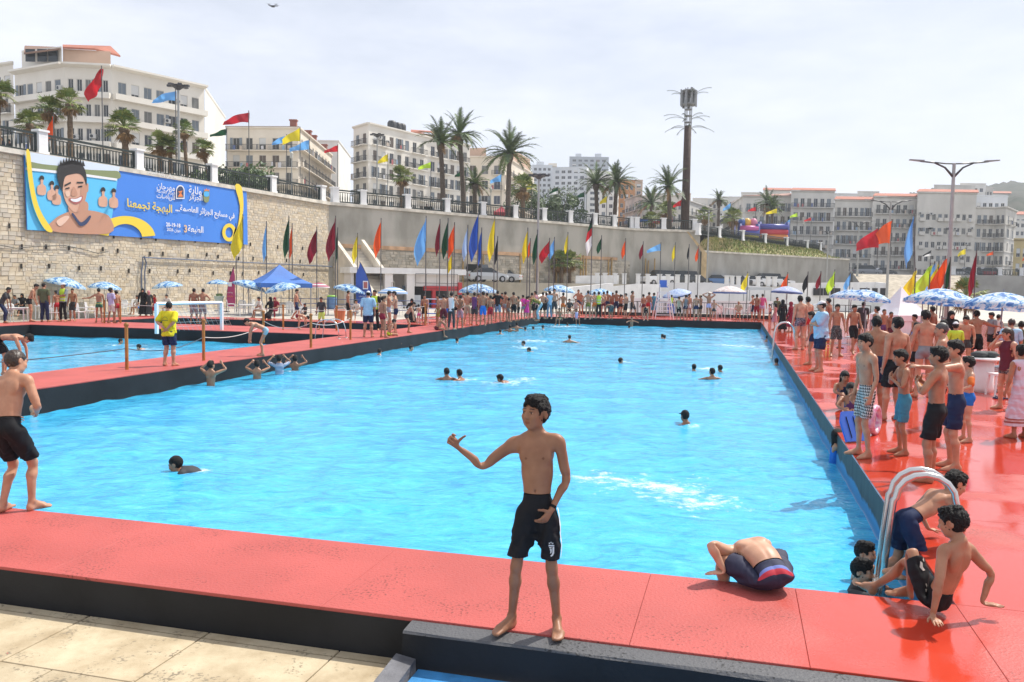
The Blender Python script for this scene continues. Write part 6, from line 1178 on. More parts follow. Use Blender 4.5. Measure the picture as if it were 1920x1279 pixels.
# stairs climbing left along the corner
SA,SB=xy(704,69),xy(628,74.5); f_=frame(SB,SA); t=thing('staircase','pale stone staircase with a sloping parapet at the end of the stone wall','stairs',(SB.x,SB.y,-.06)); O=Vector((SB.x,SB.y,-.06)); STC=mat('pale_stair_stone',(.62,.56,.46),.8,var=.15,scale=1); L=f_[3]; HS=4.9
mb=MB(); mb.add([wpt(f_,x,y,0)-Vector((O.x,O.y,0))+Vector((0,0,z)) for y in(0,-.35) for x,z in((0,0),(L,0),(L,1.0),(0,HS+.9))],[(0,1,2,3),(7,6,5,4),(3,2,6,7),(0,3,7,4),(1,5,6,2)]); mb.build('parapet',STC,t)
for k in range(18):
    mb=MB(); x1=L*(1-k/18); x0=L*(1-(k+1)/18); vs=[wpt(f_,x,y,0)-Vector((O.x,O.y,0))+Vector((0,0,z)) for z in(0,HS*(k+1)/18) for x,y in((x0,-2.6),(x1,-2.6),(x1,-.36),(x0,-.36))]; mb.add(vs,[(4,5,6,7),(2,3,7,6),(1,2,6,5),(0,1,5,4)]); mb.build('step',STC,t)
mb=MB(); vs=[wpt(f_,x,y,0)-Vector((O.x,O.y,0))+Vector((0,0,z)) for y in(-2.6,-2.9) for x,z in((0,0),(L*.75,0),(L*.75,2.2),(0,HS+1.1))]; mb.add(vs,[(0,1,2,3),(7,6,5,4),(3,2,6,7)]); mb.build('parapet',STC,t)
# ================================================================ cars
TYRE=mat('tyre_rubber',(.02,.02,.02),.8); RIMM=mat('wheel_rim',(.4,.4,.42),.3,metal=.7); LGT=mat('headlight_glass',(.6,.62,.65),.1); TLT=mat('tail_light_red',(.4,.02,.02),.3)
def car(loc,rz,col,label,kind='sedan'):
    m=mat('car_paint_%d'%(int(col[0]*997+col[2]*77)),col,.25,spec=.6); t=thing('parked_car',label,'car',loc,rz,'cars in the car park')
    P_=dict(sedan=[(-2.2,.35,.75,.78),(-2.15,.3,.85,.82),(-1.5,.25,.95,.85),(-.9,.25,.98,.86),(1.0,.25,.95,.86),(1.9,.25,.82,.84),(2.2,.32,.65,.75)],suv=[(-2.3,.4,1.0,.85),(-2.25,.35,1.1,.9),(0,.3,1.12,.93),(1.2,.3,1.1,.92),(2.2,.35,1.0,.88),(2.35,.4,.8,.8)])[kind]
    cab=dict(sedan=[(-1.55,.95,.72),(-.9,1.42,.62),(.25,1.45,.62),(1.05,.94,.72)],suv=[(-2.15,1.08,.78),(-1.95,1.80,.70),(.45,1.82,.70),(1.25,1.10,.80)])[kind]
    mb=MB(); vs=[]
    for x,z0,z1,w in P_: vs+=[(x,-w*.94,z0),(x,-w,(z0+z1)/2),(x,-w*.93,z1),(x,w*.93,z1),(x,w,(z0+z1)/2),(x,w*.94,z0)]
    n=len(P_); mb.add(vs,[(i*6+j,i*6+(j+1)%6,(i+1)*6+(j+1)%6,(i+1)*6+j) for i in range(n-1) for j in range(6)]+[(5,4,3,2,1,0),tuple((n-1)*6+j for j in range(6))]); mb.build('body',m,t,smooth=False)
    mb=MB(); vs=[]; 
    for x,z,w in cab: vs+=[(x,-w,z),(x,w,z)]
    mb.add(vs,[(0,1,3,2),(2,3,5,4),(4,5,7,6),(0,2,4,6),(7,5,3,1)]); mb.m=[1,0,1,1,1]; mb.build('cabin',[m,GLS],t)
    for s in(-1,1):
        for x in(-1.35,1.38):
            mb=MB(); M=Matrix.Translation((x,s*.80,.33))@Matrix.Rotation(math.pi/2,4,'X'); mb.lathe([(.2,-.11),(.33,-.10),(.34,0),(.33,.10),(.2,.11)],n=14,M=M); wh_=mb.build('wheel',TYRE,t); mb=MB(); mb.lathe([(.19,-.115),(.2,0),(.19,.115)],n=10,M=M); mb.build('rim',RIMM,wh_)
        mb=MB(); mb.box((P_[-1][0]-.08,s*.58,P_[-1][2]-.08),(.16,.3,.14)); mb.build('headlight',LGT,t); mb=MB(); mb.box((P_[0][0]+.04,s*.6,P_[0][2]-.08),(.1,.25,.16)); mb.build('tail_light',TLT,t)
        mb=MB(); mb.box((.85,s*.98,1.0),(.12,.16,.12)); mb.build('wing_mirror',m,t)
    return t
for (u,v,d,rz,c,k,l) in[(878,523,88,2.6,(.70,.70,.70),'suv','white van at the left end of the parked cars'),(912,533,86,.5,(.42,.44,.46),'sedan','silver saloon nosing down the bank left of the tall yellow flag'),(940,522,92,2.9,(.50,.51,.52),'sedan','silver saloon parked above, right of the tall yellow flag'),(1235,531,104,3.6,(.78,.78,.78),'suv','white pickup-like car parked with its bonnet to the left'),(1275,530,106,3.5,(.05,.055,.06),'suv','dark grey people carrier right of the white one'),(1296,531,107,3.5,(.03,.03,.035),'sedan','black saloon between the white pillars'),(1343,531,109,.3,(.08,.18,.38),'sedan','blue car by the slim double lamp'),(1378,532,111,2.9,(.06,.06,.06),'sedan','dark car right of the slim double lamp'),(1405,532,112,3.2,(.72,.72,.72),'sedan','white saloon behind the yellow leaning flag'),(1432,532,114,3.2,(.68,.69,.70),'suv','white car next to the grey lower wall'),(1458,533,116,3.0,(.74,.74,.74),'sedan','rightmost white car below the grey lower wall')]:
    p=xy(u,d); car((p.x,p.y,ZK-.01),rz,c,l,k)
for (u,d,rz,c,k,l) in[(1625,150,.1,(.25,.26,.28),'suv','grey van on the street behind the crimson flag'),(1655,151,0,(.05,.05,.06),'sedan','dark car on the street under the orange flag'),(1790,152,3.1,(.5,.5,.5),'sedan','silver car on the street by the tall lamp post'),(1812,152,3.1,(.06,.07,.09),'suv','dark car on the street right of the tall lamp post'),(1846,153,3.1,(.3,.03,.04),'suv','red van on the street before the beige grey block')]:
    p=xy(u,d); car((p.x,p.y,4.7),rz,c,l,k)
# small camera drone high in the sky
dp=far(512,12,60); t=thing('drone','small dark camera drone hovering high in the sky at upper left','drone',dp); DD=mat('drone_dark',(.03,.03,.035),.5); mb=MB(); mb.box((0,0,0),(.22,.14,.1)); mb.build('body',DD,t)
for sx in(-1,1):
    for sy in(-1,1): mb=MB(); mb.tube([(0,0,.02),(sx*.26,sy*.16,.06)],.02,n=4); mb.lathe([(.02,.05),(.03,.1)],(sx*.26,sy*.16,0),n=6); mb.box((sx*.26,sy*.16,.11),(.28,.03,.01)); mb.build('rotor_arm',DD,t)
# ================================================================ people: one implicit body, skinned and posed
# rest figure 1.70 m tall, facing +y, its right hand on +x
def _n(v): v=np.asarray(v,float); return v/np.linalg.norm(v)
AD=_n((.70,0,-.714)); PN=_n((-.714,0,-.70))          # rest arm direction, palm normal
def jl(s):
    J={}
    sh=np.array([.170*s,-.012,1.388]); ad=AD*np.array([s,1,1])
    J['sh']=sh; J['el']=sh+ad*.275; J['wr']=J['el']+ad*.245; J['hd']=J['wr']+ad*.085
    J['hip']=np.array([.080*s,0,.90]); J['kn']=np.array([.116*s,.008,.49]); J['an']=np.array([.146*s,-.012,.085]); J['ba']=np.array([.160*s,.105,.028]); J['to']=np.array([.168*s,.165,.02])
    return J
JR,JL=jl(1),jl(-1)
BONES={}   # name: (parent, head, tail, radius, sigma)
def _b(n,p,h,t,r,s=.02): BONES[n]=(p,np.array(h,float),np.array(t,float),r,s)
_b('pelvis',None,(0,0,.90),(0,0,1.0),.12,.035); _b('spine','pelvis',(0,0,1.02),(0,0,1.16),.115,.035); _b('chest','spine',(0,-.005,1.17),(0,-.01,1.36),.125,.03)
_b('neck','chest',(0,-.012,1.42),(0,0,1.49),.05,.02); _b('head','neck',(0,0,1.515),(0,.005,1.64),.085,.016)
FING={}
for sd,J in(('R',JR),('L',JL)):
    s=1 if sd=='R' else -1
    _b('ua'+sd,'chest',J['sh'],J['el'],.042,.016); _b('fa'+sd,'ua'+sd,J['el'],J['wr'],.034,.016); _b('ha'+sd,'fa'+sd,J['wr'],J['hd'],.03,.010)
    ad=AD*np.array([s,1,1]); pn=PN*np.array([s,1,1]); th=np.array([0,1.,0])    # thumb side
    for k,(off,ln,r) in enumerate([(.030,.068,.0085),(.010,.078,.0088),(-.010,.072,.0085),(-.028,.056,.0075)]):
        a=J['wr']+ad*(.085-.004*abs(k-1))+th*off; d=_n(ad+th*off*2.2); m=a+d*ln*.5; e=a+d*ln
        _b(f'f{k}a'+sd,'ha'+sd,a,m,r,.005); _b(f'f{k}b'+sd,f'f{k}a'+sd,m,e,r*.9,.005)
    a=J['wr']+ad*.025+th*.026; d=_n(ad*.62+th*.72+pn*.28); m=a+d*.036; e=m+_n(ad*.85+th*.5+pn*.2)*.036
    _b('f4a'+sd,'ha'+sd,a,m,.0105,.006); _b('f4b'+sd,'f4a'+sd,m,e,.009,.005)
    _b('th'+sd,'pelvis',J['hip'],J['kn'],.075,.022); _b('sh'+sd,'th'+sd,J['kn'],J['an'],.048,.020); _b('fo'+sd,'sh'+sd,J['an'],J['ba'],.034,.012); _b('te'+sd,'fo'+sd,J['ba'],J['to'],.02,.008)
BN=list(BONES)
class SDF:
    def __init__(s,lo,hi,h):
        s.h=h; s.lo=np.array(lo,float); s.n=np.ceil((np.array(hi)-s.lo)/h).astype(int)+1
        s.d=np.full(s.n,.2,np.float32)
    def _win(s,lo,hi):
        i0=np.clip(((np.array(lo)-s.lo)/s.h).astype(int),0,s.n-1); i1=np.clip(((np.array(hi)-s.lo)/s.h).astype(int)+2,1,s.n)
        sl=tuple(slice(a,b) for a,b in zip(i0,i1))
        g=np.meshgrid(*[(s.lo[k]+s.h*np.arange(i0[k],i1[k])).astype(np.float32) for k in range(3)],indexing='ij')
        return sl,g
    def put(s,sl,d,k,mode):
        o=s.d[sl]
        if mode=='u':
            hh=np.clip(.5+.5*(o-d)/k,0,1); s.d[sl]=o*(1-hh)+d*hh-k*hh*(1-hh)
        elif mode=='s':
            hh=np.clip(.5-.5*(o+d)/k,0,1); s.d[sl]=o*(1-hh)-d*hh+k*hh*(1-hh)
    def cone(s,a,b,ra,rb,k=.02,sc=(1,1,1),mode='u'):
        sc=np.array(sc,float); a=np.array(a,float); b=np.array(b,float); m=max(ra,rb)*sc.max()+k*1.6+2*s.h
        sl,g=s._win(np.minimum(a,b)-m,np.maximum(a,b)+m); c=(a+b)/2
        p=[(g[i]-c[i])/sc[i] for i in range(3)]; A=(a-c)/sc; B=(b-c)/sc; ab=B-A; L2=float(ab@ab)+1e-12
        t=np.clip(((p[0]-A[0])*ab[0]+(p[1]-A[1])*ab[1]+(p[2]-A[2])*ab[2])/L2,0,1)
        d=np.sqrt((p[0]-A[0]-ab[0]*t)**2+(p[1]-A[1]-ab[1]*t)**2+(p[2]-A[2]-ab[2]*t)**2)-(ra+(rb-ra)*t)
        s.put(sl,(d*sc.min()).astype(np.float32),k,mode)
    def ell(s,c,r,k=.02,mode='u',rx=0):
        r=np.array(r,float); m=r.max()+k*1.6+2*s.h; c=np.array(c,float)
        sl,g=s._win(c-m,c+m); q=[g[i]-c[i] for i in range(3)]
        if rx: cc,ss=math.cos(rx),math.sin(rx); q=[q[0],q[1]*cc+q[2]*ss,-q[1]*ss+q[2]*cc]
        k0=np.sqrt((q[0]/r[0])**2+(q[1]/r[1])**2+(q[2]/r[2])**2); k1=np.sqrt((q[0]/r[0]**2)**2+(q[1]/r[1]**2)**2+(q[2]/r[2]**2)**2)+1e-9
        s.put(sl,(k0*(k0-1)/k1).astype(np.float32),k,mode)
    def both(s,f):
        for q in(1,-1): f(q)
    def mesh(s):
        d=s.d; n=d.shape; neg=d<0
        idx=-np.ones((n[0]-1,n[1]-1,n[2]-1),np.int64)
        cnt=sum(neg[i:n[0]-1+i,j:n[1]-1+j,k:n[2]-1+k].astype(np.int8) for i in(0,1) for j in(0,1) for k in(0,1))
        act=np.argwhere((cnt>0)&(cnt<8)); idx[tuple(act.T)]=np.arange(len(act))
        acc=np.zeros((len(act),3)); cn=np.zeros(len(act))
        cor=[(i,j,k) for i in(0,1) for j in(0,1) for k in(0,1)]
        val={c:d[act[:,0]+c[0],act[:,1]+c[1],act[:,2]+c[2]] for c in cor}
        for c in cor:
            for ax in range(3):
                if c[ax]==0:
                    e=list(c); e[ax]=1; e=tuple(e); v0,v1=val[c],val[e]; m=(v0<0)!=(v1<0)
                    t=np.where(m,v0/np.where(m,v0-v1,1),0); p=np.array(c,float)[None]+np.zeros((len(act),3)); p[:,ax]+=t
                    acc+=p*m[:,None]; cn+=m
        v=s.lo+(act+acc/np.maximum(cn,1)[:,None])*s.h
        fs=[]
        for ax in range(3):
            o=[0,1,2]; o.remove(ax); sl0=[slice(1,-1)]*3; 
            a0=neg[tuple(slice(0,-1) if i==ax else slice(1,-1) for i in range(3))]; a1=neg[tuple(slice(1,None) if i==ax else slice(1,-1) for i in range(3))]
            ch=np.argwhere(a0!=a1); 
            if not len(ch): continue
            flip=a0[tuple(ch.T)]
            base=ch.copy(); base[:,o[0]]+=1; base[:,o[1]]+=1
            def at_(da,db):
                b=base.copy(); b[:,o[0]]-=da; b[:,o[1]]-=db; return idx[tuple(b.T)]
            q=np.stack([at_(1,1),at_(0,1),at_(0,0),at_(1,0)],1)
            if ax==1: flip=~flip
            q[~flip]=q[~flip][:,::-1]; fs.append(q)
        f=np.concatenate(fs); f=f[(f>=0).all(1)]
        return v,f
def body_sdf(h,lod):
    S=SDF((-.66,-.22,-.02),(.66,.24,1.76),h)
    c=S.cone; e=S.ell
    c((0,.0,.93),(0,.0,1.03),.122,.112,.03,(1,.76,1)); 
    S.both(lambda q:e((.062*q,-.044,.905),(.072,.066,.082),.03))
    c((0,0,1.02),(0,.004,1.17),.109,.117,.04,(1,.70,1)); c((0,0,1.17),(0,-.012,1.33),.124,.136,.04,(1,.68,1))
    c((-.125,-.018,1.378),(.125,-.018,1.378),.052,.052,.04)
    S.both(lambda q:e((.062*q,.054,1.295),(.066,.026,.050),.045)); S.both(lambda q:e((.078*q,-.072,1.31),(.055,.03,.07),.035))
    S.both(lambda q:c((0,-.03,1.46),(.125*q,-.02,1.40),.038,.04,.04))
    c((0,-.014,1.40),(0,.006,1.535),.054,.050,.03)
    # head
    e((0,-.012,1.618),(.074,.094,.090),.015); e((0,.036,1.567),(.052,.062,.068),.032); e((0,.070,1.510),(.024,.022,.02),.028)
    S.both(lambda q:e((.041*q,.036,1.540),(.016,.04,.03),.03))
    if lod<2:
        S.both(lambda q:e((.036*q,.066,1.578),(.026,.026,.024),.02))
        c((-.038,.076,1.624),(.038,.076,1.624),.013,.013,.014)
        S.both(lambda q:e((.0315*q,.098,1.606),(.017,.016,.011),.012,'s')); S.both(lambda q:e((.0315*q,.080,1.606),(.0135,.0135,.0125),.004))
        c((0,.088,1.612),(0,.112,1.578),.0075,.0125,.010); S.both(lambda q:e((.011*q,.103,1.573),(.008,.010,.007),.006))
        c((-.018,.090,1.547),(.018,.090,1.547),.007,.007,.008); c((-.015,.089,1.535),(.015,.089,1.535),.0075,.0075,.008)
        S.both(lambda q:e((.079*q,-.012,1.592),(.010,.020,.031),.008)); S.both(lambda q:e((.089*q,-.004,1.594),(.006,.011,.018),.006,'s'))
        S.both(lambda q:c((.022*q,.045,1.405),(.11*q,.005,1.425),.011,.012,.018))
        e((0,.092,1.05),(.008,.02,.010),.012,'s')
        c((0,-.108,1.02),(0,-.118,1.34),.010,.010,.03,(1,1,1),'s')
    else:
        e((0,.105,1.585),(.012,.016,.02),.01); S.both(lambda q:e((.078*q,-.012,1.592),(.014,.022,.03),.008))
    for s,J in((1,JR),(-1,JL)):
        c(J['sh'],J['el'],.050,.036,.035); m=J['el']+(J['wr']-J['el'])*.28
        e(J['sh']+np.array([.012*s,0,-.02]),(.050,.052,.058),.03); c(J['sh']+(J['el']-J['sh'])*.35,J['sh']+(J['el']-J['sh'])*.75,.041,.040,.03)
        c(J['el'],m,.036,.037,.02); c(m,J['wr'],.037,.0245,.02)
        ad=AD*np.array([s,1,1]); pn=PN*np.array([s,1,1])
        if lod<2:
            fk=1.0 if lod==0 else 1.18
            for off in(.026,.009,-.009,-.024): c(J['wr']+ad*.012+np.array([0,off*.55,0]),J['wr']+ad*.082+np.array([0,off,0]),.013,.0125,.014)
            for k in range(5):
                for x in 'ab':
                    _,a,b,r,_s=BONES[f'f{k}{x}'+('R' if s==1 else 'L')]; c(a,b,r*fk*(1.08 if x=='a' else 1),r*fk*(.98 if x=='a' else .88),.006)
        else:
            c(J['wr'],J['wr']+ad*.15,.028,.024,.02,(1,1,1)); c(J['wr']+ad*.03,J['wr']+ad*.06+np.array([0,.05,0]),.018,.014,.02)
        hp=J['hip']; kn=J['kn']; an=J['an']
        c(hp+np.array([.004*s,.0,-.03]),kn,.076,.049,.04); c(hp+np.array([.014*s,.012,-.06]),hp+(kn-hp)*.6,.066,.057,.04)
        m=kn+(an-kn)*.30; c(kn,m+np.array([0,-.012,0]),.048,.053,.03); c(m+np.array([0,-.014,0]),an,.052,.034,.03); e(kn+np.array([0,.028,0]),(.034,.026,.036),.025)
        e((an[0],-.045,.042),(.031,.034,.040),.02); c(an,J['ba']+np.array([0,-.02,.012]),.036,.032,.03); c((an[0],-.03,.03),J['ba'],.03,.028,.025,(1.1,1,1))
        if lod==0:
            for k,(x,y,r) in enumerate([(-.026,.178,.0135),(-.006,.182,.0105),(.010,.175,.0098),(.024,.164,.0092),(.036,.150,.0085)]):
                c(J['ba']+np.array([x*s*.9,-.01,0]),(J['ba'][0]+x*s,y,r+.003),.02,r,.012)
            e(an+np.array([.030*s,0,.012]),(.012,.014,.014),.014); e(an+np.array([-.030*s,.004,.016]),(.012,.014,.014),.014)
        else: c(J['ba'],(J['to'][0],.165,.018),.032,.022,.02,(1.25,1,1))
    return S
def weights(v):
    W=np.zeros((len(v),len(BN)),np.float32); D=np.zeros((len(v),len(BN)),np.float32)
    for i,n in enumerate(BN):
        p,a,b,r,s=BONES[n]; ab=b-a; t=np.clip(((v-a)@ab)/(ab@ab),0,1); D[:,i]=np.linalg.norm(v-a-t[:,None]*ab,axis=1)-r
    x=v[:,0]
    for i,n in enumerate(BN):
        if n[-1] in 'RL' and n[:2] in('th','sh','fo','te'):
            s=1 if n[-1]=='R' else -1; D[:,i]+=np.clip(-x*s-.004,0,1)*6
    m=D.min(1,keepdims=True); sg=np.array([BONES[n][4] for n in BN])[None]
    W=np.exp(-np.clip((D-m)/sg,0,30)); W[W<.004]=0
    return (W/W.sum(1,keepdims=True)).astype(np.float32)
def vnormals(v,f):
    fn=np.cross(v[f[:,2]]-v[f[:,0]],v[f[:,3]]-v[f[:,1]]); n=np.zeros_like(v)
    for k in range(4): np.add.at(n,f[:,k],fn)
    return n/(np.linalg.norm(n,axis=1,keepdims=True)+1e-12)
def clean(v,f):
    u=np.unique(f); r=-np.ones(len(v),int); r[u]=np.arange(len(u)); return v[u],r[f],u
_BODY={}
HL={0:.0062,1:.0122,2:.021}
def tones(v):
    # lips, brows, eyes, nipples: the skin's own markings
    t=np.ones((len(v),3),np.float32); x=np.abs(v[:,0]); y=v[:,1]; z=v[:,2]
    def el(cx,cy,cz,rx,ry,rz): return ((x-cx)/rx)**2+((y-cy)/ry)**2+((z-cz)/rz)**2<1
    t[el(0,.098,1.541,.021,.025,.010)]=(.78,.52,.52); t[el(0,.098,1.5415,.016,.025,.0022)]=(.35,.2,.2)
    t[el(.033,.094,1.6325,.021,.03,.0048)]=(.16,.13,.12); t[el(.0315,.094,1.606,.0125,.03,.0072)]=(1.7,2.0,2.3); t[el(.0315,.095,1.606,.0062,.03,.0075)]=(.07,.05,.05); t[el(.0315,.094,1.6145,.0155,.03,.003)]=(.2,.16,.15)
    t[el(.072,.10,1.285,.011,.06,.010)]=(.60,.45,.42)
    return t
def body(lod):
    if lod not in _BODY:
        v,f=body_sdf(HL[lod],lod).mesh(); v,f,_=clean(v,f); _BODY[lod]=(v,f,weights(v),tones(v) if lod<2 else np.ones((len(v),3),np.float32))
    return _BODY[lod]
# ---- garments in the rest pose
_GAR={}; _GSD={}
def garment(kind,lod):
    key=(kind,lod)
    if key in _GAR: return _GAR[key]
    h={0:.0085,1:.013,2:.022}[lod]; kx=kind.split(':'); k0=kx[0]
    if k0[:4] in('hair','curl') and lod<2: h=.0058 if lod==0 else .0095
    S=SDF((-.62,-.30,.0),(.62,.30,1.80),h) if k0 not in('hair','hairlong','hairshort','curly','cap','hat','hijab') else SDF((-.24,-.26,1.25),(.24,.26,1.80),h); c=S.cone; e=S.ell; clip=[]
    rg=np.random.RandomState(len(kind)*7+lod)
    wr=.0065 if lod<2 else 0
    def hips(g=.012):
        c((0,0,.93),(0,0,1.03),.122+g,.112+g,.03,(1,.79,1)); S.both(lambda q:e((.062*q,-.044,.905),(.073+g,.067+g,.083+g),.03))
    if k0 in('shorts','trunks','pants','long'):
        zl={'shorts':.56,'trunks':.76,'pants':.10,'long':.48}[k0]; g={'shorts':.020,'trunks':.010,'pants':.012,'long':.026}[k0]
        hips(.010)
        for J in(JR,JL):
            hp,kn,an=J['hip'],J['kn'],J['an']
            c(hp+np.array([0,0,-.03]),kn,.079+g*.7,.055+g*1.35,.014); c(hp+np.array([.014*np.sign(hp[0]),.012,-.06]),hp+(kn-hp)*.6,.070+g*.9,.062+g*1.0,.014)
            if k0=='pants': m=kn+(an-kn)*.3; c(kn,m+np.array([0,-.012,0]),.066,.068,.03); c(m+np.array([0,-.012,0]),an+np.array([0,0,-.03]),.068,.056,.03); e(kn+np.array([0,.026,0]),(.046,.04,.06),.03)
            if k0=='long': c(kn,kn+(an-kn)*.3,.08,.08,.03)
        clip=[('z',zl,1.025)]
    elif k0 in('shirt','tank','vest','rash','big'):
        g={'shirt':.018,'tank':.010,'vest':.022,'rash':.008,'big':.026}[k0]; zl={'shirt':.86,'tank':.84,'vest':.90,'rash':.92,'big':.80}[k0]
        c((0,0,.86),(0,0,1.05),.150+g,.118+g,.03,(1,.84,1)); c((0,0,1.02),(0,.004,1.17),.120+g,.124+g,.04,(1,.76,1)); c((0,0,1.17),(0,-.012,1.33),.130+g,.134+g,.04,(1,.76,1)); S.both(lambda q:e((.062*q,.062,1.295),(.07+g,.037+g,.06+g),.04)); S.both(lambda q:e((.078*q,-.072,1.31),(.055+g,.03+g,.07+g),.035))
        c((-.125,-.018,1.378),(.125,-.018,1.378),.052+g,.052+g,.04); S.both(lambda q:c((0,-.03,1.45),(.125*q,-.02,1.40),.04+g*.6,.042+g*.6,.04))
        if k0=='big': e((0,.06,1.05),(.13,.10,.15),.04)
        if k0 in('shirt','rash','big'):
            ln={'shirt':.66,'rash':.7,'big':.72}[k0]
            if len(kx)>1: ln=2
            for J in(JR,JL):
                en=J['sh']+(J['el']-J['sh'])*min(ln,1); c(J['sh'],en,.054+g,.045+g*1.3,.03)
                if ln>1: c(J['el'],J['wr']-(J['wr']-J['el'])*.06,.042+g*.6,.034+g*.5,.02)
        clip=[('z',zl,1.462)]
        if k0 in('tank','vest'): clip.append(('x',.145 if k0=='vest' else .125))
    elif k0=='dress':
        zl=float(kx[1]) if len(kx)>1 else .25; w_=.20+.10*(.9-zl)
        c((0,0,.95),(0,0,zl-.05),.155,w_+.02,.04,(1,.85,1)); c((0,0,1.0),(0,-.01,1.33),.135,.15,.05,(1,.78,1)); c((-.125,-.018,1.378),(.125,-.018,1.378),.066,.066,.04); S.both(lambda q:e((.062*q,.055,1.295),(.09,.06,.075),.04)); S.both(lambda q:c((0,-.03,1.45),(.125*q,-.02,1.40),.05,.052,.04))
        if len(kx)>2:
            for J in(JR,JL): c(J['sh'],J['el'],.07,.06,.03); c(J['el'],J['wr'],.06,.055,.03)
        clip=[('z',zl,1.47)]
    elif k0=='suit':
        hips(.007); c((0,0,1.02),(0,.004,1.17),.124,.130,.04,(1,.74,1)); c((0,0,1.17),(0,-.012,1.30),.137,.139,.04,(1,.74,1)); S.both(lambda q:c((.07*q,.05,1.28),(.075*q,-.05,1.42),.03,.03,.03)); clip=[('z',.82,1.40),('x',.13)]
    elif k0 in('hair','hairlong','hairshort','hijab','cap','hat','curly'):
        g={'hair':.013,'hairlong':.014,'hairshort':.009,'hijab':.016,'cap':.012,'hat':.014,'curly':.026}[k0]
        e((0,-.014,1.620),(.074+g,.094+g,.092+g),.01)
        if k0=='hair': e((0,.040,1.698),(.052,.045,.026),.03); e((0,-.03,1.698),(.05,.06,.026),.02)
        if k0=='hairlong': c((0,-.07,1.60),(0,-.085,1.36),.075,.05,.05,(1,.6,1)); S.both(lambda q:c((.07*q,-.03,1.60),(.078*q,-.03,1.45),.025,.022,.03))
        if k0=='hijab': c((0,-.01,1.60),(0,-.01,1.47),.088,.075,.03,(1,1.05,1)); c((0,-.015,1.46),(0,-.015,1.36),.10,.17,.05,(1,.72,1))
        if k0=='cap': e((0,.125,1.655),(.066,.075,.011),.012)
        if k0=='hat': c((0,-.01,1.665),(0,-.01,1.668),.15,.15,.01,(1,1,.12))
        # the face stays open
        if k0 in('hair','curly','hairlong','hairshort'):
            zf=1.655 if k0!='hairshort' else 1.662
            e((0,.110,1.582),(.062,.078,zf-1.578),.02,'s'); S.both(lambda q:e((.052*q,.09,1.60),(.022,.05,.05),.02,'s')); S.both(lambda q:e((.085*q,.012,1.585),(.03,.030,.042),.010,'s')); c((0,.06,1.50),(0,.06,1.52),.07,.07,.02,mode='s')
            if k0!='hairlong': c((0,-.10,1.44),(0,-.10,1.50),.08,.055,.02,(1,1,1),'s')
        if k0=='hijab': e((0,.10,1.575),(.050,.06,.062),.008,'s')
        if k0 in('cap','hat'): clip=[('z',1.640,1.80)]
    elif k0=='towel': pass
    elif k0=='float':
        for s,J in((1,JR),(-1,JL)):
            m=J['sh']+(J['el']-J['sh'])*.6; ad=AD*np.array([s,1,1])
            c(m-ad*.045,m+ad*.045,.072,.072,.02); 
    g3=None
    d=S.d
    if wr or k0 in('hair','hairlong','hairshort','curly'):
        g3=np.meshgrid(*[(S.lo[k]+S.h*np.arange(S.n[k])).astype(np.float32) for k in range(3)],indexing='ij')
        if k0 in('hair','hairshort','curly','hairlong'):
            q=(300 if k0!='curly' else 330) if lod==0 else 190
            am={'hair':.0026,'hairshort':.0012,'curly':.006,'hairlong':.003}[k0]
            if k0=='hairlong': d+=am*np.sin(g3[0]*300)
            else:
                rn_=rg.randn(*d.shape).astype(np.float32)
                for ax_ in(0,1,2): rn_=(rn_+np.roll(rn_,1,ax_)+(np.roll(rn_,-1,ax_) if ax_==2 else 0))
                d+=rn_/rn_.std()*am*1.15*(1 if lod<2 else .6)
                d+=.5*am*(np.sin(g3[0]*q+2*np.sin(g3[2]*90+g3[1]*70))+np.sin(g3[1]*q*.9+2*np.sin(g3[0]*80))+.6*np.sin(g3[2]*q*.8))
        elif k0 in('shorts','pants','long','shirt','big','dress','vest'):
            fo_=np.sin(g3[2]*34+2.2*np.sin(g3[0]*26+g3[1]*17))+.8*np.sin(g3[0]*55+g3[2]*21+1.5*np.sin(g3[1]*30))+.5*np.sin(g3[2]*70+g3[0]*38+2.5*np.sin(g3[0]*31-g3[2]*22))
            d+=wr*(fo_-.9)*np.clip((.98 if k0 in('shorts','pants','long') else 1.3)-g3[2],0,.28)/.28
    for cl in clip:
        ax=np.arange(S.n[2])*S.h+S.lo[2]
        if cl[0]=='z':
            zz=ax[None,None]; d=np.maximum(d,np.maximum(cl[1]-zz,zz-cl[2]).astype(np.float32))
        else:
            xx=np.abs(S.lo[0]+S.h*np.arange(S.n[0]))[:,None,None]; d=np.maximum(d,(xx-cl[1]).astype(np.float32))
    if k0 in('shirt','big','vest','tank','rash','dress'):   # neckline
        pass
    S.d=d.astype(np.float32)
    v,f=S.mesh(); v,f,_=clean(v,f); W=weights(v)
    if k0 in('hair','hairlong','hairshort','curly','cap','hat'):
        W[:]=0; W[:,BN.index('head')]=1
        if k0=='hairlong':
            lo=np.clip((1.50-v[:,2])/.10,0,1); W[:,BN.index('head')]=1-lo; W[:,BN.index('chest')]=lo
    elif k0 in('shirt','big','tank','vest','rash','suit','dress'):
        for n in('neck','head'): W[:,BN.index('chest')]+=W[:,BN.index(n)]; W[:,BN.index(n)]=0
        for n in BN:
            if (n[0]=='f' and n[1] in '01234') or n[:2]=='ha':
                i=BN.index(n); W[:,BN.index('fa'+n[-1])]+=W[:,i]; W[:,i]=0
    if k0=='dress':
        # the skirt hangs between the legs
        i=BN.index('pelvis')
        for n in('thR','thL','shR','shL','foR','foL'): 
            j=BN.index(n); W[:,i]+=W[:,j]*.45; W[:,j]*=.55
    _GAR[key]=(v,f,W.astype(np.float32)); _GSD[key]=S; return _GAR[key]
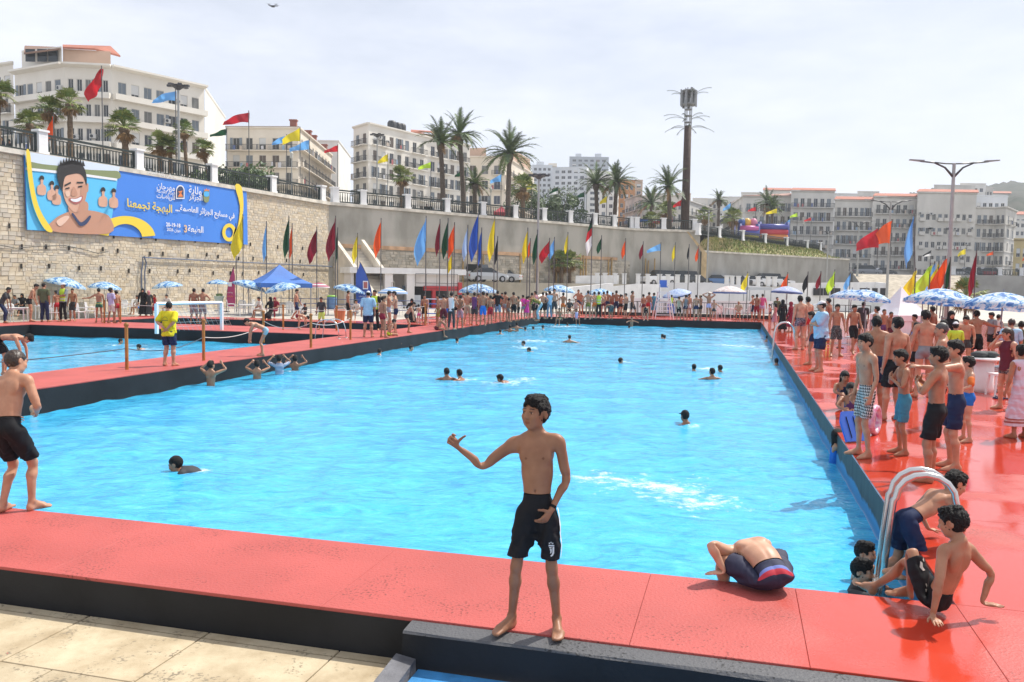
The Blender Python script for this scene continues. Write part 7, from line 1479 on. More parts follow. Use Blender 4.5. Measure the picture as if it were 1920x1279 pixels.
# ---- posing
def rotm(ax,deg):
    return np.array(Matrix.Rotation(math.radians(deg),3,Vector(ax)))
def euler(p):   # pitch forward, roll to the right, yaw to the left
    p=tuple(p)+(0,)*(3-len(p)); return rotm((0,0,1),p[2])@rotm((0,1,0),p[1])@rotm((1,0,0),-p[0])
def mini(a,b):
    a=Vector(a).normalized(); b=Vector(b).normalized(); return np.array(a.rotation_difference(b).to_matrix())
def ik(S,T,l1,l2,pole):
    S=np.array(S);T=np.array(T); d=T-S; L=np.linalg.norm(d); L=min(max(L,abs(l1-l2)+.02),(l1+l2)*.998); dn=_n(d)
    a=(l1*l1-l2*l2+L*L)/(2*L); hh=math.sqrt(max(l1*l1-a*a,0)); p=np.array(pole,float); p=p-dn*(p@dn)
    p=_n(p) if np.linalg.norm(p)>1e-5 else _n(np.cross(dn,(1,0,0)))
    K=S+dn*a+p*hh; E=S+dn*L; return _n(K-S),_n(E-K)
def solve(ps):
    G={}; T={}; hs=ps.get('head',1.0)
    def joint(n,par):                 # position of the bone head under its parent
        if par is None: return np.array(ps.get('pel',(0,0,.90)),float)
        ph=BONES[par][1]; return T[par]+G[par]@(BONES[n][1]-ph)
    for n in BN:
        par,a,b,r,s=BONES[n]; T[n]=joint(n,par); PG=G[par] if par else np.eye(3); sd=n[-1]; d0=_n(b-a)
        if n=='pelvis': G[n]=euler(ps.get('prot',(0,0,0)))
        elif n in('spine','chest','neck','head'): G[n]=PG@euler(ps.get(n,(0,0,0)) if n!='head' else ps.get('hd',(0,0,0)))
        elif n[:2]=='ua':
            A=ps.get('a'+sd)
            if A is None: A=('d',(.16*(1 if sd=='R' else -1),.02,-1),(.06*(1 if sd=='R' else -1),.22,-1))
            if A[0]=='t': du,df=ik(T[n],A[1],.275,.245+.03,A[2])
            else: du,df=_n(A[1]),_n(A[2])
            if len(A)>3 and A[3]=='body': du,df=G['chest']@du,G['chest']@df
            G[n]=mini(PG@d0,du)@PG; T['_df'+sd]=df
        elif n[:2]=='fa': G[n]=mini(PG@d0,T['_df'+sd])@PG
        elif n[:2]=='ha':
            Hh=ps.get('h'+sd)
            if Hh is None: G[n]=PG
            elif len(Hh)==2 and not np.isscalar(Hh[0]):
                s_=1 if sd=='R' else -1; r0=np.stack([AD*np.array([s_,1,1]),PN*np.array([s_,1,1]),np.cross(AD*np.array([s_,1,1]),PN*np.array([s_,1,1]))],1)
                x=_n(Hh[0]); y=np.array(Hh[1],float); y=_n(y-x*(y@x)); r1=np.stack([x,y,np.cross(x,y)],1); G[n]=r1@r0.T
            else: G[n]=PG
        elif n[0]=='f' and n[1] in '01234':
            cu=ps.get('c'+sd,22); s_=1 if sd=='R' else -1; k=int(n[1])
            if not np.isscalar(cu): cu=cu[k]
            adv=AD*np.array([s_,1,1]); pnv=PN*np.array([s_,1,1]); ax=np.cross(adv,pnv)
            if k==4: G[n]=PG@rotm(ax*.6+pnv*.8*s_*-1,cu*.5)
            else: G[n]=PG@rotm(ax,cu*(1 if n[2]=='a' else 1.15))
        elif n[:2]=='th':
            A=ps.get('l'+sd)
            if A is None: A=('d',(0.03*(1 if sd=='R' else -1),.02,-1),(0,-.02,-1))
            if A[0]=='t': du,df=ik(T[n],A[1],.41,.405,A[2])
            else: du,df=_n(A[1]),_n(A[2])
            G[n]=mini(PG@d0,du)@PG; T['_lf'+sd]=df
        elif n[:2]=='sh': G[n]=mini(PG@d0,T['_lf'+sd])@PG
        elif n[:2]=='fo':
            fy,fp=ps.get('f'+sd,(-8 if sd=='R' else 8,0))
            G[n]=rotm((0,0,1),fy+(ps.get('prot',(0,0,0))+(0,0,0))[2])@rotm((1,0,0),-fp)
        else: G[n]=PG
    return G,T
def skin(v,W,G,T,hs,s,slim=1.0):
    out=np.zeros_like(v); hi=BN.index('head')
    for i,n in enumerate(BN):
        w_=W[:,i]; k=np.nonzero(w_)[0]
        if not len(k): continue
        q=v[k]-BONES[n][1]
        if n=='head': q=q*hs
        elif slim!=1.0:
            if n[:2] in('ua','fa','th','sh'):
                dn=_n(BONES[n][2]-BONES[n][1]); al=q@dn; q=q*slim+np.outer(al*(1-slim),dn)
            elif n in('pelvis','spine','chest'):
                q=q*np.array([1+(slim-1)*(.45 if n=='chest' else 1),1+(slim-1)*.9,1])
        out[k]+=w_[k,None]*(q@G[n].T+T[n])
    return out*s
def npmesh(name,v,f,m,smooth=True,col=None,rest=None):
    me=bpy.data.meshes.new(name); me.vertices.add(len(v)); me.vertices.foreach_set('co',np.ascontiguousarray(v,np.float32).ravel())
    me.loops.add(f.size); me.loops.foreach_set('vertex_index',f.astype(np.int32).ravel()); me.polygons.add(len(f)); k=f.shape[1]
    me.polygons.foreach_set('loop_start',np.arange(0,f.size,k,dtype=np.int32)); me.polygons.foreach_set('loop_total',np.full(len(f),k,np.int32))
    me.polygons.foreach_set('use_smooth',np.ones(len(f),bool)); me.update(calc_edges=True)
    if col is not None:
        a=me.color_attributes.new('tone','FLOAT_COLOR','POINT'); a.data.foreach_set('color',np.concatenate([col,np.ones((len(col),1))],1).astype(np.float32).ravel())
    if rest is not None:
        a=me.attributes.new('rest','FLOAT_VECTOR','POINT'); a.data.foreach_set('vector',np.ascontiguousarray(rest,np.float32).ravel())
    me.materials.append(m); return me
def skinmat(name,col,wet=False):
    if name in MATS: return MATS[name]
    m=bpy.data.materials.new(name); m.use_nodes=True; n=m.node_tree.nodes; l=m.node_tree.links; b=n['Principled BSDF']
    b.inputs['Roughness'].default_value=.34 if wet else .46; b.inputs['Specular IOR Level'].default_value=.45 if wet else .35
    t=n.new('ShaderNodeTexCoord'); z=n.new('ShaderNodeTexNoise'); z.inputs['Scale'].default_value=9; z.inputs['Detail'].default_value=6; l.new(t.outputs['Object'],z.inputs['Vector'])
    r=n.new('ShaderNodeValToRGB'); r.color_ramp.elements[0].position=.35; r.color_ramp.elements[1].position=.68
    r.color_ramp.elements[0].color=(col[0]*.82,col[1]*.74,col[2]*.70,1); r.color_ramp.elements[1].color=(col[0]*1.08,col[1]*1.06,col[2]*1.05,1); l.new(z.outputs[0],r.inputs[0])
    a=n.new('ShaderNodeAttribute'); a.attribute_name='tone'; 
    mx=n.new('ShaderNodeMix'); mx.data_type='RGBA'; mx.blend_type='MULTIPLY'; mx.inputs[0].default_value=1; l.new(r.outputs[0],mx.inputs[6]); l.new(a.outputs['Color'],mx.inputs[7])
    l.new(mx.outputs[2],b.inputs['Base Color'])
    z2=n.new('ShaderNodeTexNoise'); z2.inputs['Scale'].default_value=120; l.new(t.outputs['Object'],z2.inputs['Vector']); bp=n.new('ShaderNodeBump'); bp.inputs['Strength'].default_value=.08; bp.inputs['Distance'].default_value=.004; l.new(z2.outputs[0],bp.inputs['Height']); l.new(bp.outputs[0],b.inputs['Normal'])
    MATS[name]=m; return m
SK=[(.50,.265,.165),(.40,.20,.115),(.31,.15,.083),(.56,.325,.215),(.22,.105,.06)]
def skn(i,wet=False): return skinmat(f'skin_{"wet_" if wet else ""}{i}',SK[i],wet)
HAIRM=mat('black_hair',(.011,.009,.008),.55,var=.5,scale=60,spec=.28,bump=1.0,bscale=140)
HAIRB=mat('brown_hair',(.035,.02,.012),.45,var=.5,scale=60); HAIRG=mat('grey_hair',(.10,.095,.09),.5,col2=(.03,.03,.03),scale=70)
def cloth(name,col,rough=.75,**k): return mat('cloth_'+name,col,rough,spec=.2,var=k.pop('var',.07),scale=k.pop('scale',14),bump=.12,bscale=220,**k)
GNAME={'shorts':'swim_shorts','trunks':'swim_trunks','pants':'trousers','long':'long_shorts','shirt':'t_shirt','tank':'tank_top','vest':'safety_vest','rash':'swim_shirt','big':'t_shirt','dress':'dress','suit':'swimsuit','hair':'hair','hairlong':'long_hair','hairshort':'hair','curly':'hair','hijab':'headscarf','cap':'cap','hat':'sun_hat','float':'arm_float'}
NP=[0]
COVER=('shorts','trunks','pants','long','shirt','big','vest','rash','tank','dress','suit')
def strip(v,f,sds,tol=.006):          # faces that lie under a garment are left out
    if not sds: return f
    ins=np.zeros(len(v),bool)
    for S in sds:
        i=np.rint((v-S.lo)/S.h).astype(int); ok=((i>=0)&(i<S.n)).all(1); i=np.clip(i,0,S.n-1); ins|=ok&(S.d[i[:,0],i[:,1],i[:,2]]<tol)
    return f[~ins[f].all(1)]
def person(loc,face,ps,label,lod=1,height=1.6,skinc=0,wear=(),group=None,wet=False,slim=1.0,cat='person'):
    """wear: list of (garment kind, material)"""
    ps=dict(ps); hs=ps.get('head',1.0+max(0,(1.62-height))*.40); ps['head']=hs
    G,T=solve(ps); s=height/(1.70+.19*(hs-1))
    v,f,W,tn=body(lod); vv=skin(v,W,G,T,hs,s,slim)
    hide=[_GSD[(g,lod)] for g,_ in wear if garment(g,lod) and g.split(':')[0] in COVER]
    f=strip(v,f,hide); nm='person'; o=link(nm,npmesh(nm,vv,f,skn(skinc,wet),col=tn),None,loc,math.radians(face),label,cat,group)
    for g,m in wear:
        gv,gf,gW=garment(g,lod); k_=g.split(':')[0]
        if k_ in('shorts','trunks','pants','long'): gf=strip(gv,gf,[_GSD[(q_,lod)] for q_,_ in wear if q_.split(':')[0] in('shirt','big','dress','vest')],.0)
        gm=npmesh(GNAME[g.split(':')[0]],skin(gv,gW,G,T,hs,s,slim),gf,m,rest=gv); link(GNAME[g.split(':')[0]],gm,o)
    return o,G,T,s,hs,slim
def toloc(loc,face,s,p):              # world point -> the figure's own rest-size frame
    q=Matrix.Rotation(-math.radians(face),3,'Z')@(Vector(p)-Vector(loc)); return np.array(q)/s
# ================================================================ people of the place
def patmat(name,axis,stops,freq=0,axis2=None,c_over=None):
    """pattern on a garment, laid out on the garment's own cut (rest coordinates)"""
    m=bpy.data.materials.new('cloth_'+name); m.use_nodes=True; n=m.node_tree.nodes; l=m.node_tree.links; b=n['Principled BSDF']; b.inputs['Roughness'].default_value=.75
    a=n.new('ShaderNodeAttribute'); a.attribute_name='rest'; sp=n.new('ShaderNodeSeparateXYZ'); l.new(a.outputs['Vector'],sp.inputs[0])
    def chan(ax,fq):
        o=sp.outputs[ax]
        if fq:
            k=n.new('ShaderNodeMath'); k.operation='MULTIPLY'; k.inputs[1].default_value=fq; l.new(o,k.inputs[0]); f=n.new('ShaderNodeMath'); f.operation='FRACT'; l.new(k.outputs[0],f.inputs[0]); o=f.outputs[0]
        return o
    def ramp(o,st):
        r=n.new('ShaderNodeValToRGB'); r.color_ramp.interpolation='CONSTANT'; e=r.color_ramp.elements
        while len(e)<len(st): e.new(.5)
        for i,(p,c) in enumerate(st): e[i].position=p; e[i].color=(*c,1)
        l.new(o,r.inputs[0]); return r.outputs[0]
    c=ramp(chan(axis,freq),stops)
    if axis2 is not None:
        mk=ramp(chan(axis2[0],axis2[1]),axis2[2]); mx=n.new('ShaderNodeMix'); mx.data_type='RGBA'; mx.blend_type='MULTIPLY'; mx.inputs[0].default_value=1; l.new(c,mx.inputs[6]); l.new(mk,mx.inputs[7]); c=mx.outputs[2]
    l.new(c,b.inputs['Base Color']); return m
def notemat(name,c0,c1,scale=22):
    m=bpy.data.materials.new('cloth_'+name); m.use_nodes=True; n=m.node_tree.nodes; l=m.node_tree.links; b=n['Principled BSDF']; b.inputs['Roughness'].default_value=.75
    a=n.new('ShaderNodeAttribute'); a.attribute_name='rest'; z=n.new('ShaderNodeTexNoise'); z.inputs['Scale'].default_value=scale; z.inputs['Detail'].default_value=2; l.new(a.outputs['Vector'],z.inputs['Vector']); r=n.new('ShaderNodeValToRGB'); r.color_ramp.interpolation='CONSTANT'; e=r.color_ramp.elements; e[0].color=(*c0,1); e[1].position=.5; e[1].color=(*c1,1); x=e.new(.58); x.color=(*c0,1); l.new(z.outputs[0],r.inputs[0]); l.new(r.outputs[0],b.inputs['Base Color']); return m
def trimat():
    m=bpy.data.materials.new('cloth_triangles'); m.use_nodes=True; n=m.node_tree.nodes; l=m.node_tree.links; b=n['Principled BSDF']; b.inputs['Roughness'].default_value=.75
    a=n.new('ShaderNodeAttribute'); a.attribute_name='rest'; sp=n.new('ShaderNodeSeparateXYZ'); l.new(a.outputs['Vector'],sp.inputs[0])
    def M_(op,i,j=None,v=None):
        k=n.new('ShaderNodeMath'); k.operation=op; l.new(i,k.inputs[0])
        if j is not None: l.new(j,k.inputs[1])
        elif v is not None: k.inputs[1].default_value=v
        return k.outputs[0]
    s_=M_('ADD',sp.outputs[0],sp.outputs[1]); fx=M_('FRACT',M_('MULTIPLY',s_,v=26)); fz=M_('FRACT',M_('MULTIPLY',sp.outputs[2],v=24)); tx=M_('ABSOLUTE',M_('SUBTRACT',fx,v=.5)); lim=M_('MULTIPLY',M_('SUBTRACT',fz,v=1.05),v=-.5); g=M_('LESS_THAN',tx,lim)
    mx=n.new('ShaderNodeMix'); mx.data_type='RGBA'; l.new(g,mx.inputs[0]); mx.inputs[6].default_value=(.62,.6,.57,1); mx.inputs[7].default_value=(.012,.012,.014,1); l.new(mx.outputs[2],b.inputs['Base Color']); return m
C=cloth; W3=(.7,.7,.7)
K=dict(bk=C('black',(.012,.012,.014)),nv=C('navy',(.015,.025,.07)),rd=C('red',(.42,.02,.03)),dr=C('dark_red',(.22,.015,.035)),tl=C('teal',(.06,.24,.34)),wh=C('white',(.66,.66,.66)),lb=C('light_blue',(.22,.42,.62)),sb=C('sky_blue',(.34,.54,.70)),bl=C('blue',(.02,.16,.55)),ol=C('olive',(.10,.11,.055)),pk=C('pink',(.60,.10,.25)),hp=C('hot_pink',(.65,.05,.28)),mr=C('maroon',(.12,.02,.035)),gn=C('green',(.02,.17,.09)),ye=C('yellow',(.72,.58,.02)),lm=C('lime',(.50,.68,.05)),bg=C('beige',(.42,.34,.24)),gr=C('grey',(.22,.23,.24)),dg=C('dark_grey',(.05,.052,.055)),pu=C('purple',(.13,.05,.16)),li=C('lilac',(.46,.42,.62)),og=C('orange',(.62,.15,.03)),pb=C('pale_blue',(.30,.44,.50)),dp=C('dusty_pink',(.52,.22,.24)),jn=C('jeans',(.16,.24,.33)),sg=C('salmon',(.62,.33,.28)),wp=C('warm_white',(.60,.56,.50)),ac=C('neon',(.56,.72,.16)))
K['tri']=trimat(); K['plaid']=patmat('plaid',0,[(0,(.5,.42,.38)),(.4,(.16,.07,.07)),(.75,(.35,.3,.3))],22,(2,20,[(0,(1,1,1)),(.5,(.35,.3,.32))])); K['flor']=notemat('flower_print',(.035,.03,.05),(.38,.30,.34),30); K['leafp']=notemat('leaf_print',(.02,.02,.024),(.16,.18,.17),26); K['yb']=notemat('yellow_black_print',(.03,.03,.02),(.55,.42,.03),20); K['fish']=notemat('dark_floral',(.06,.06,.065),(.25,.22,.2),34)
VEST=patmat('hi_vis',2,[(0,(.50,.68,.04)),(.985/1.6,(.55,.56,.56)),(1.03/1.6,(.50,.68,.04)),(1.14/1.6,(.55,.56,.56)),(1.18/1.6,(.50,.68,.04))])
# the ramps above read 0..1, so scale height by 1.6 m
for mm in(VEST,):
    nn=mm.node_tree; r=[x for x in nn.nodes if x.type=='VALTORGB'][0]; sp=[x for x in nn.nodes if x.type=='SEPXYZ'][0]; k=nn.nodes.new('ShaderNodeMath'); k.operation='MULTIPLY'; k.inputs[1].default_value=1/1.6; nn.links.new(sp.outputs[2],k.inputs[0]); nn.links.new(k.outputs[0],r.inputs[0])
K['vest']=VEST
BAND=patmat('waistband_stripes',2,[(0,(.018,.02,.05)),(.905,(.48,.03,.05)),(.945,(.15,.20,.50)),(.968,(.02,.025,.06))]); K['band']=BAND
STR=patmat('blue_white_stripes',2,[(0,(.6,.62,.66)),(.5,(.03,.07,.2))],22); K['str']=STR
GRS=patmat('green_gold_trim',2,[(0,(.02,.16,.10)),(.93,(.5,.4,.05)),(.96,(.02,.16,.10))]); K['grs']=GRS
DRS=patmat('pink_dress_hem',2,[(0,(.60,.50,.56)),(.30,(.30,.07,.05)),(.33,(.55,.4,.4)),(.36,(.30,.07,.05)),(.39,(.60,.50,.58)),(.88,(.60,.52,.60)),(.97,(.60,.52,.60))]); K['drs']=DRS
def Dv(face,x,y,z): return tuple(Matrix.Rotation(-math.radians(face),3,'Z')@Vector((x,y,z)))
def stand(rg,**k):
    s=rg.uniform(-1,1); st=rg.uniform(.05,.11)
    p=dict(pel=(.012*s,0,.893),prot=(rg.uniform(-2,3),2*s,0),spine=(rg.uniform(0,5),-1.5*s,rg.uniform(-5,5)),hd=(rg.uniform(-4,14),rg.uniform(-5,5),rg.uniform(-25,25)),lR=('t',(.09+st*.5,rg.uniform(-.03,.06),.085),(0,1,0)),lL=('t',(-.09-st*.5,rg.uniform(-.05,.05),.085),(0,1,0)),
      aR=('d',(rg.uniform(.14,.26),rg.uniform(-.12,.12),-1),(rg.uniform(-.1,.12),rg.uniform(.15,.5),-1)),aL=('d',(-rg.uniform(.14,.26),rg.uniform(-.12,.12),-1),(rg.uniform(-.12,.1),rg.uniform(.15,.5),-1)))
    p.update(k); return p
def hips(rg,**k): return stand(rg,aR=('t',(.165,.03,1.02),(1,-.5,.1)),aL=('t',(-.165,.03,1.02),(-1,-.5,.1)),**k)
def crossd(rg,**k): return stand(rg,aR=('t',(-.10,.17,1.17),(1,.1,-.5)),aL=('t',(.10,.20,1.13),(-1,.1,-.5)),**k)
def backh(rg,**k): return stand(rg,aR=('t',(.02,-.17,.98),(1,-.6,-.1)),aL=('t',(-.02,-.18,1.0),(-1,-.6,-.1)),**k)
def foldin(rg,**k): return stand(rg,aR=('t',(.05,.22,1.28),(1,0,-1)),aL=('t',(-.05,.22,1.25),(-1,0,-1)),**k)
def walk(rg,**k): return stand(rg,lR=('t',(.09,.22,.10),(0,1,0)),lL=('t',(-.09,-.24,.13),(0,1,0)),pel=(0,0,.875),aR=('d',(.12,-.3,-1),(.05,.1,-1)),aL=('d',(-.12,.3,-1),(-.05,.6,-1)),**k)
def bend(rg,a=70,**k): return {**dict(pel=(0,-.12,.86),prot=(a*.6,0,0),spine=(a*.3,0,0),chest=(a*.1,),hd=(-10,0,rg.uniform(-20,20)),lR=('t',(.12,.03,.085),(0,1,0)),lL=('t',(-.12,-.03,.085),(0,1,0)),aR=('d',(.12,.35,-1),(0,.1,-1)),aL=('d',(-.12,.35,-1),(0,.1,-1))),**k}
def sitedge(rg,**k): return {**dict(pel=(0,-.20,.09),prot=(rg.uniform(-5,12),0,0),spine=(rg.uniform(5,16),),hd=(rg.uniform(0,20),0,rg.uniform(-25,25)),lR=('d',(.12,1,-.02),(.02,.12,-1)),lL=('d',(-.12,1,-.02),(0,.05,-1)),aR=('t',(.26,-.16,.05),(1,-1,.3)),aL=('t',(-.24,-.10,.05),(-1,-1,.3))),**k}
def sitchair(rg,**k): return {**dict(pel=(0,-.08,.52),prot=(rg.uniform(-8,4),0,0),spine=(rg.uniform(4,14),),hd=(rg.uniform(0,14),0,rg.uniform(-25,25)),lR=('t',(.13,.40,.085),(0,1,1)),lL=('t',(-.13,.36,.085),(0,1,1)),aR=('t',(.10,.22,.66),(1,-.5,0)),aL=('t',(-.10,.22,.66),(-1,-.5,0))),**k}
def squat(rg,**k): return {**dict(pel=(0,-.10,.30),prot=(25,0,0),spine=(28,),hd=(-10,0,0),lR=('t',(.14,.14,.085),(.3,1,1)),lL=('t',(-.14,.10,.085),(-.3,1,1)),aR=('t',(.12,.42,.35),(1,0,0)),aL=('t',(-.12,.42,.35),(-1,0,0))),**k}
def sitknees(rg,**k): return {**dict(pel=(0,-.1,.10),prot=(-6,0,0),spine=(20,),hd=(5,0,0),lR=('t',(.12,.42,.06),(0,.2,1)),lL=('t',(-.12,.42,.06),(0,.2,1)),aR=('t',(.05,.33,.36),(1,0,0)),aL=('t',(-.05,.33,.36),(-1,0,0))),**k}
def afloat(rg,**k): return {**dict(pel=(0,0,.90),prot=(8,0,0),hd=(rg.uniform(-4,8),0,rg.uniform(-30,30)),aR=('d',(.8,.5,-.25),(.2,1,-.1)),aL=('d',(-.8,.5,-.25),(-.2,1,-.1)),lR=('d',(.1,.2,-1),(0,-.3,-1)),lL=('d',(-.1,0,-1),(0,-.2,-1))),**k}
def prone(rg,a=68,**k): return {**dict(pel=(0,0,.9),prot=(a,0,0),spine=(-6,),hd=(-38,0,rg.uniform(-15,15)),aR=('d',(.4,1,-.1),(.1,1,-.2)),aL=('d',(-.5,.2,-.6),(-.2,1,-.3)),lR=('d',(.05,-1,-.2),(0,-1,-.1)),lL=('d',(-.05,-1,-.25),(0,-1,.05))),**k}
def edgehold(rg,**k): return {**afloat(rg),**dict(prot=(4,0,0),hd=(-6,0,rg.uniform(-30,30)),aR=('t',(.20,.30,1.66),(1,-.2,-.6)),aL=('t',(-.20,.30,1.66),(-1,-.2,-.6))),**k}
PR=dict(s=stand,h=hips,c=crossd,b=backh,f=foldin,w=walk,n=bend,e=sitedge,t=sitchair,q=squat,k=sitknees)
def wear_of(txt):
    out=[]
    for w_ in txt.split():
        g,m=w_.split('='); m={'hair':HAIRM,'bh':HAIRB,'gh':HAIRG}.get(m) or K[m]; out.append((g,m))
    return out
HEADW=('hair','cap','hijab','hat','curly')
def put(u,v,top,face,pose,wear,label,z=0.0,sk=None,group=None,lod=None,h=None,slim=None,seed=None,**over):
    rg=random.Random((int(u*13+v) if not isinstance(u,Vector) else int(u.x*97))+(seed or 0)); p=at(u,v,z) if not isinstance(u,Vector) else u
    if h is None: h=max(.85,min(1.95,hz(u,top,p.y)-z)) 
    px=h*F/p.y; lod=(0 if px>260 else 1 if px>95 else 2) if lod is None else lod
    ps=PR[pose](rg,**over) if isinstance(pose,str) else {**pose,**over}
    w_=wear if isinstance(wear,list) else wear_of(wear)
    if not any(g.split(':')[0].startswith(HEADW) for g,_ in w_): w_=w_+[('hair' if lod<2 or rg.random()<.6 else 'hairshort',HAIRM)]
    elif any(g in('cap','hat') for g,_ in w_): w_=w_+[('hairshort',HAIRM)]
    return person(p,face,ps,label,lod,h,rg.choice((0,0,1,1,2)) if sk is None else sk,w_,group,slim=rg.uniform(.86,1.02) if slim is None else slim)
def swim(u,v,face,label,pose='a',wl=1.45,h=1.45,wear='',sk=None,lod=None,group='bathers in the water',z=-.48,**over):
    """v: where the water meets the figure; wl: height on the rest figure that lies at the water line"""
    rg=random.Random(int(u*7+v)); p=at(u,v,z); ps={'a':afloat,'p':prone,'e':edgehold}[pose](rg,**over); s=h/(1.70+.19*max(0,(1.62-h))*.4)
    p.z=z-wl*s; px=h*F/p.y; lod=(0 if px>330 else 1 if px>95 else 2) if lod is None else lod
    if pose=='p':
        G,T=solve({**ps,'head':1.05}); p.z=z-(T['head'][2]-.03)*s; q=Matrix.Rotation(math.radians(face),3,'Z')@Vector(T['head']*s); p.x-=q.x; p.y-=q.y
    w_=wear_of(wear); 
    if not any(g.split(':')[0].startswith(HEADW) for g,_ in w_): w_=w_+[('hairshort' if lod==2 else 'hair',HAIRM)]
    return person(p,face,ps,label,lod,h,rg.choice((0,1,1,2)) if sk is None else sk,w_,group,wet=True,slim=.92)
def decal(res,parent,kind,lod,polys,m,name,front=True):
    """small flat print sewn on a garment: outline points (x,z) on the garment's cut"""
    o,G,T,s,hs,slim=res; gv,gf,gW=garment(kind,lod); vs=[];fs=[];Ws=[]
    for poly in polys:
        k=len(vs)
        for x,z in poly:
            d2=(gv[:,0]-x)**2+(gv[:,2]-z)**2+np.where((gv[:,1]>.0)==front,0,9); i=np.argsort(d2)[:4]; y=gv[i,1].max() if front else gv[i,1].min(); vs.append((x,y+(.0045 if front else -.0045),z)); Ws.append(gW[i].mean(0))
        fs.append(tuple(range(k,k+len(poly))) if not front else tuple(range(k+len(poly)-1,k-1,-1)))
    v=skin(np.array(vs),np.array(Ws),G,T,hs,s,slim); mb=MB(); mb.add([tuple(p) for p in v],fs); return mb.build(name,m,parent)
def gchild(o,name): return [c for c in o.children if c.name.split('.')[0]==name][0]
# ---------------------------------------------------------------- the boy in front
fc=166; q=at(1003,1180,0); D=lambda x,y,z:Dv(fc,x,y,z)
h1=hz(1003,744,q.y+.05)
r=put(1003,1180,744,fc,'s','shorts=bk hair=hair','boy standing front centre in black shorts, right arm held out to the side',sk=2,lod=0,slim=.80,
  pel=(0,0,.888),prot=(0,1,0),spine=(-2,0,0),chest=(0,3,0),hd=(-2,-4,-26),aR=('d',D(-.78,-.12,-.60),D(-.74,-.30,.60)),hR=(D(-.62,-.25,.72),D(.55,-.75,-.15)),cR=(48,62,66,66,60),aL=('d',D(.20,.05,-.98),D(-.44,-.36,-.85)),hL=(D(-.55,-.30,-.76),D(-.6,.72,.12)),cL=(26,32,36,40,25),
  lR=('t',(.17,.02,.085),(0.1,1,0)),lL=('t',(-.155,-.03,.085),(-.1,1,0)),fR=(-22,0),fL=(8,0))
g=gchild(r[0],'swim_shorts')
# emblem with three stars, side stripe
def star(cx,cz,rr): return [(cx+rr*(1 if i%2==0 else .42)*math.sin(i*math.pi/5),cz+rr*(1 if i%2==0 else .42)*math.cos(i*math.pi/5)) for i in range(10)]
ex,ez=-.128,.625; e=lambda pts:[(ex-x,ez+z) for x,z in pts]
decal(r,g,'shorts',0,[e([(-.022,.046),(.026,.046),(.026,.036),(-.022,.036)]),e([(.012,.033),(.026,.033),(.026,-.010),(.018,-.026),(.002,-.034),(-.004,-.026),(.006,-.020),(.012,-.008)]),e([(-.020,.031),(.004,.031),(.004,.022),(-.012,.022)]),e([(-.012,.018),(.006,.018),(.006,-.004),(-.002,-.014),(-.008,-.008),(-.004,.0)]),star(ex+.014,ez+.058,.008),star(ex,ez+.064,.008),star(ex-.014,ez+.058,.008)],K['wh'],'emblem')
def sidestripe(res,par,kind,side,z0,z1,m,wd=.016):
    o,G,T,s,hs,slim=res; gv,gf,gW=garment(kind,0); vs=[];Ws=[]; n=16
    for i in range(n+1):
        z=z0+(z1-z0)*i/n
        for dy in(-wd,wd):
            k=np.argsort((gv[:,2]-z)**2+(gv[:,1]-dy-.01)**2-side*gv[:,0]*.05)[:60]; k=k[np.argsort(-side*gv[k,0])[:4]]; p=gv[k].mean(0); vs.append((p[0]+side*.005,dy+.01,z)); Ws.append(gW[k].mean(0))
    v=skin(np.array(vs),np.array(Ws),G,T,hs,s,slim); mb=MB(); mb.add([tuple(p) for p in v],[(2*i,2*i+1,2*i+3,2*i+2) for i in range(n)]); return mb.build('side_stripe',m,par)
sidestripe(r,g,'shorts',-1,.575,.93,K['wh'])
def band_on(res,bone,t0,m,name='wrist_band',rad=.031):
    o,G,T,s,hs,slim=res; a,b=BONES[bone][1],BONES[bone][2]; d=_n(b-a); c=a+(b-a)*t0; u=_n(np.cross(d,(0,1,0))); w_=np.cross(d,u); M=MB(); vs=[]
    for k in(-.010,.010):
        for i in range(14): an=i/14*6.283; vs.append(c+d*k+(u*math.cos(an)+w_*math.sin(an))*rad*slim)
    vs=[(G[bone]@(p-a)+T[bone])*s for p in vs]; M.add([tuple(p) for p in vs],[(i,(i+1)%14,14+(i+1)%14,14+i) for i in range(14)]); return M.build(name,m,res[0],smooth=True)
band_on(r,'faL',.90,K['bk'])
# ---------------------------------------------------------------- left edge
fc=-6
put(33,958,642,fc,'s','shorts=bk hairshort=bh','boy at the left edge in black shorts seen from behind on the near deck',sk=0,lod=0,slim=.92,pel=(0,-.10,.84),prot=(10,-4,0),spine=(6,-3,0),chest=(6,0,0),hd=(4,0,-18),lR=('t',(.12,.05,.085),(0,1,0)),lL=('t',(-.12,-.05,.085),(0,1,0)),aR=('d',(.42,-.12,-.9),(-.5,.7,-.35)),aL=('d',(-.42,.0,-.9),(.35,.8,-.45)),fR=(-22,0))
put(8,703,600,-80,bend(random.Random(1),95),'shorts=bk','boy bending double at the far left on the walkway in black shorts',sk=0,h=1.5,lod=1)
swim(62,776,70,'bather with folded arms in the pool just right of the boy at the left edge',wl=1.18,sk=1,lod=1,aR=('d',(.5,.7,-.5),(-.9,.5,0)),aL=('d',(-.5,.7,-.5),(.9,.5,-.1)))
swim(334,884,88,'swimmer in a dark shirt gliding to the left in the near left of the pool','p',wear='rash=dg hairshort=hair',h=1.6,sk=1,lod=0,a=76,hd=(-46,0,0))
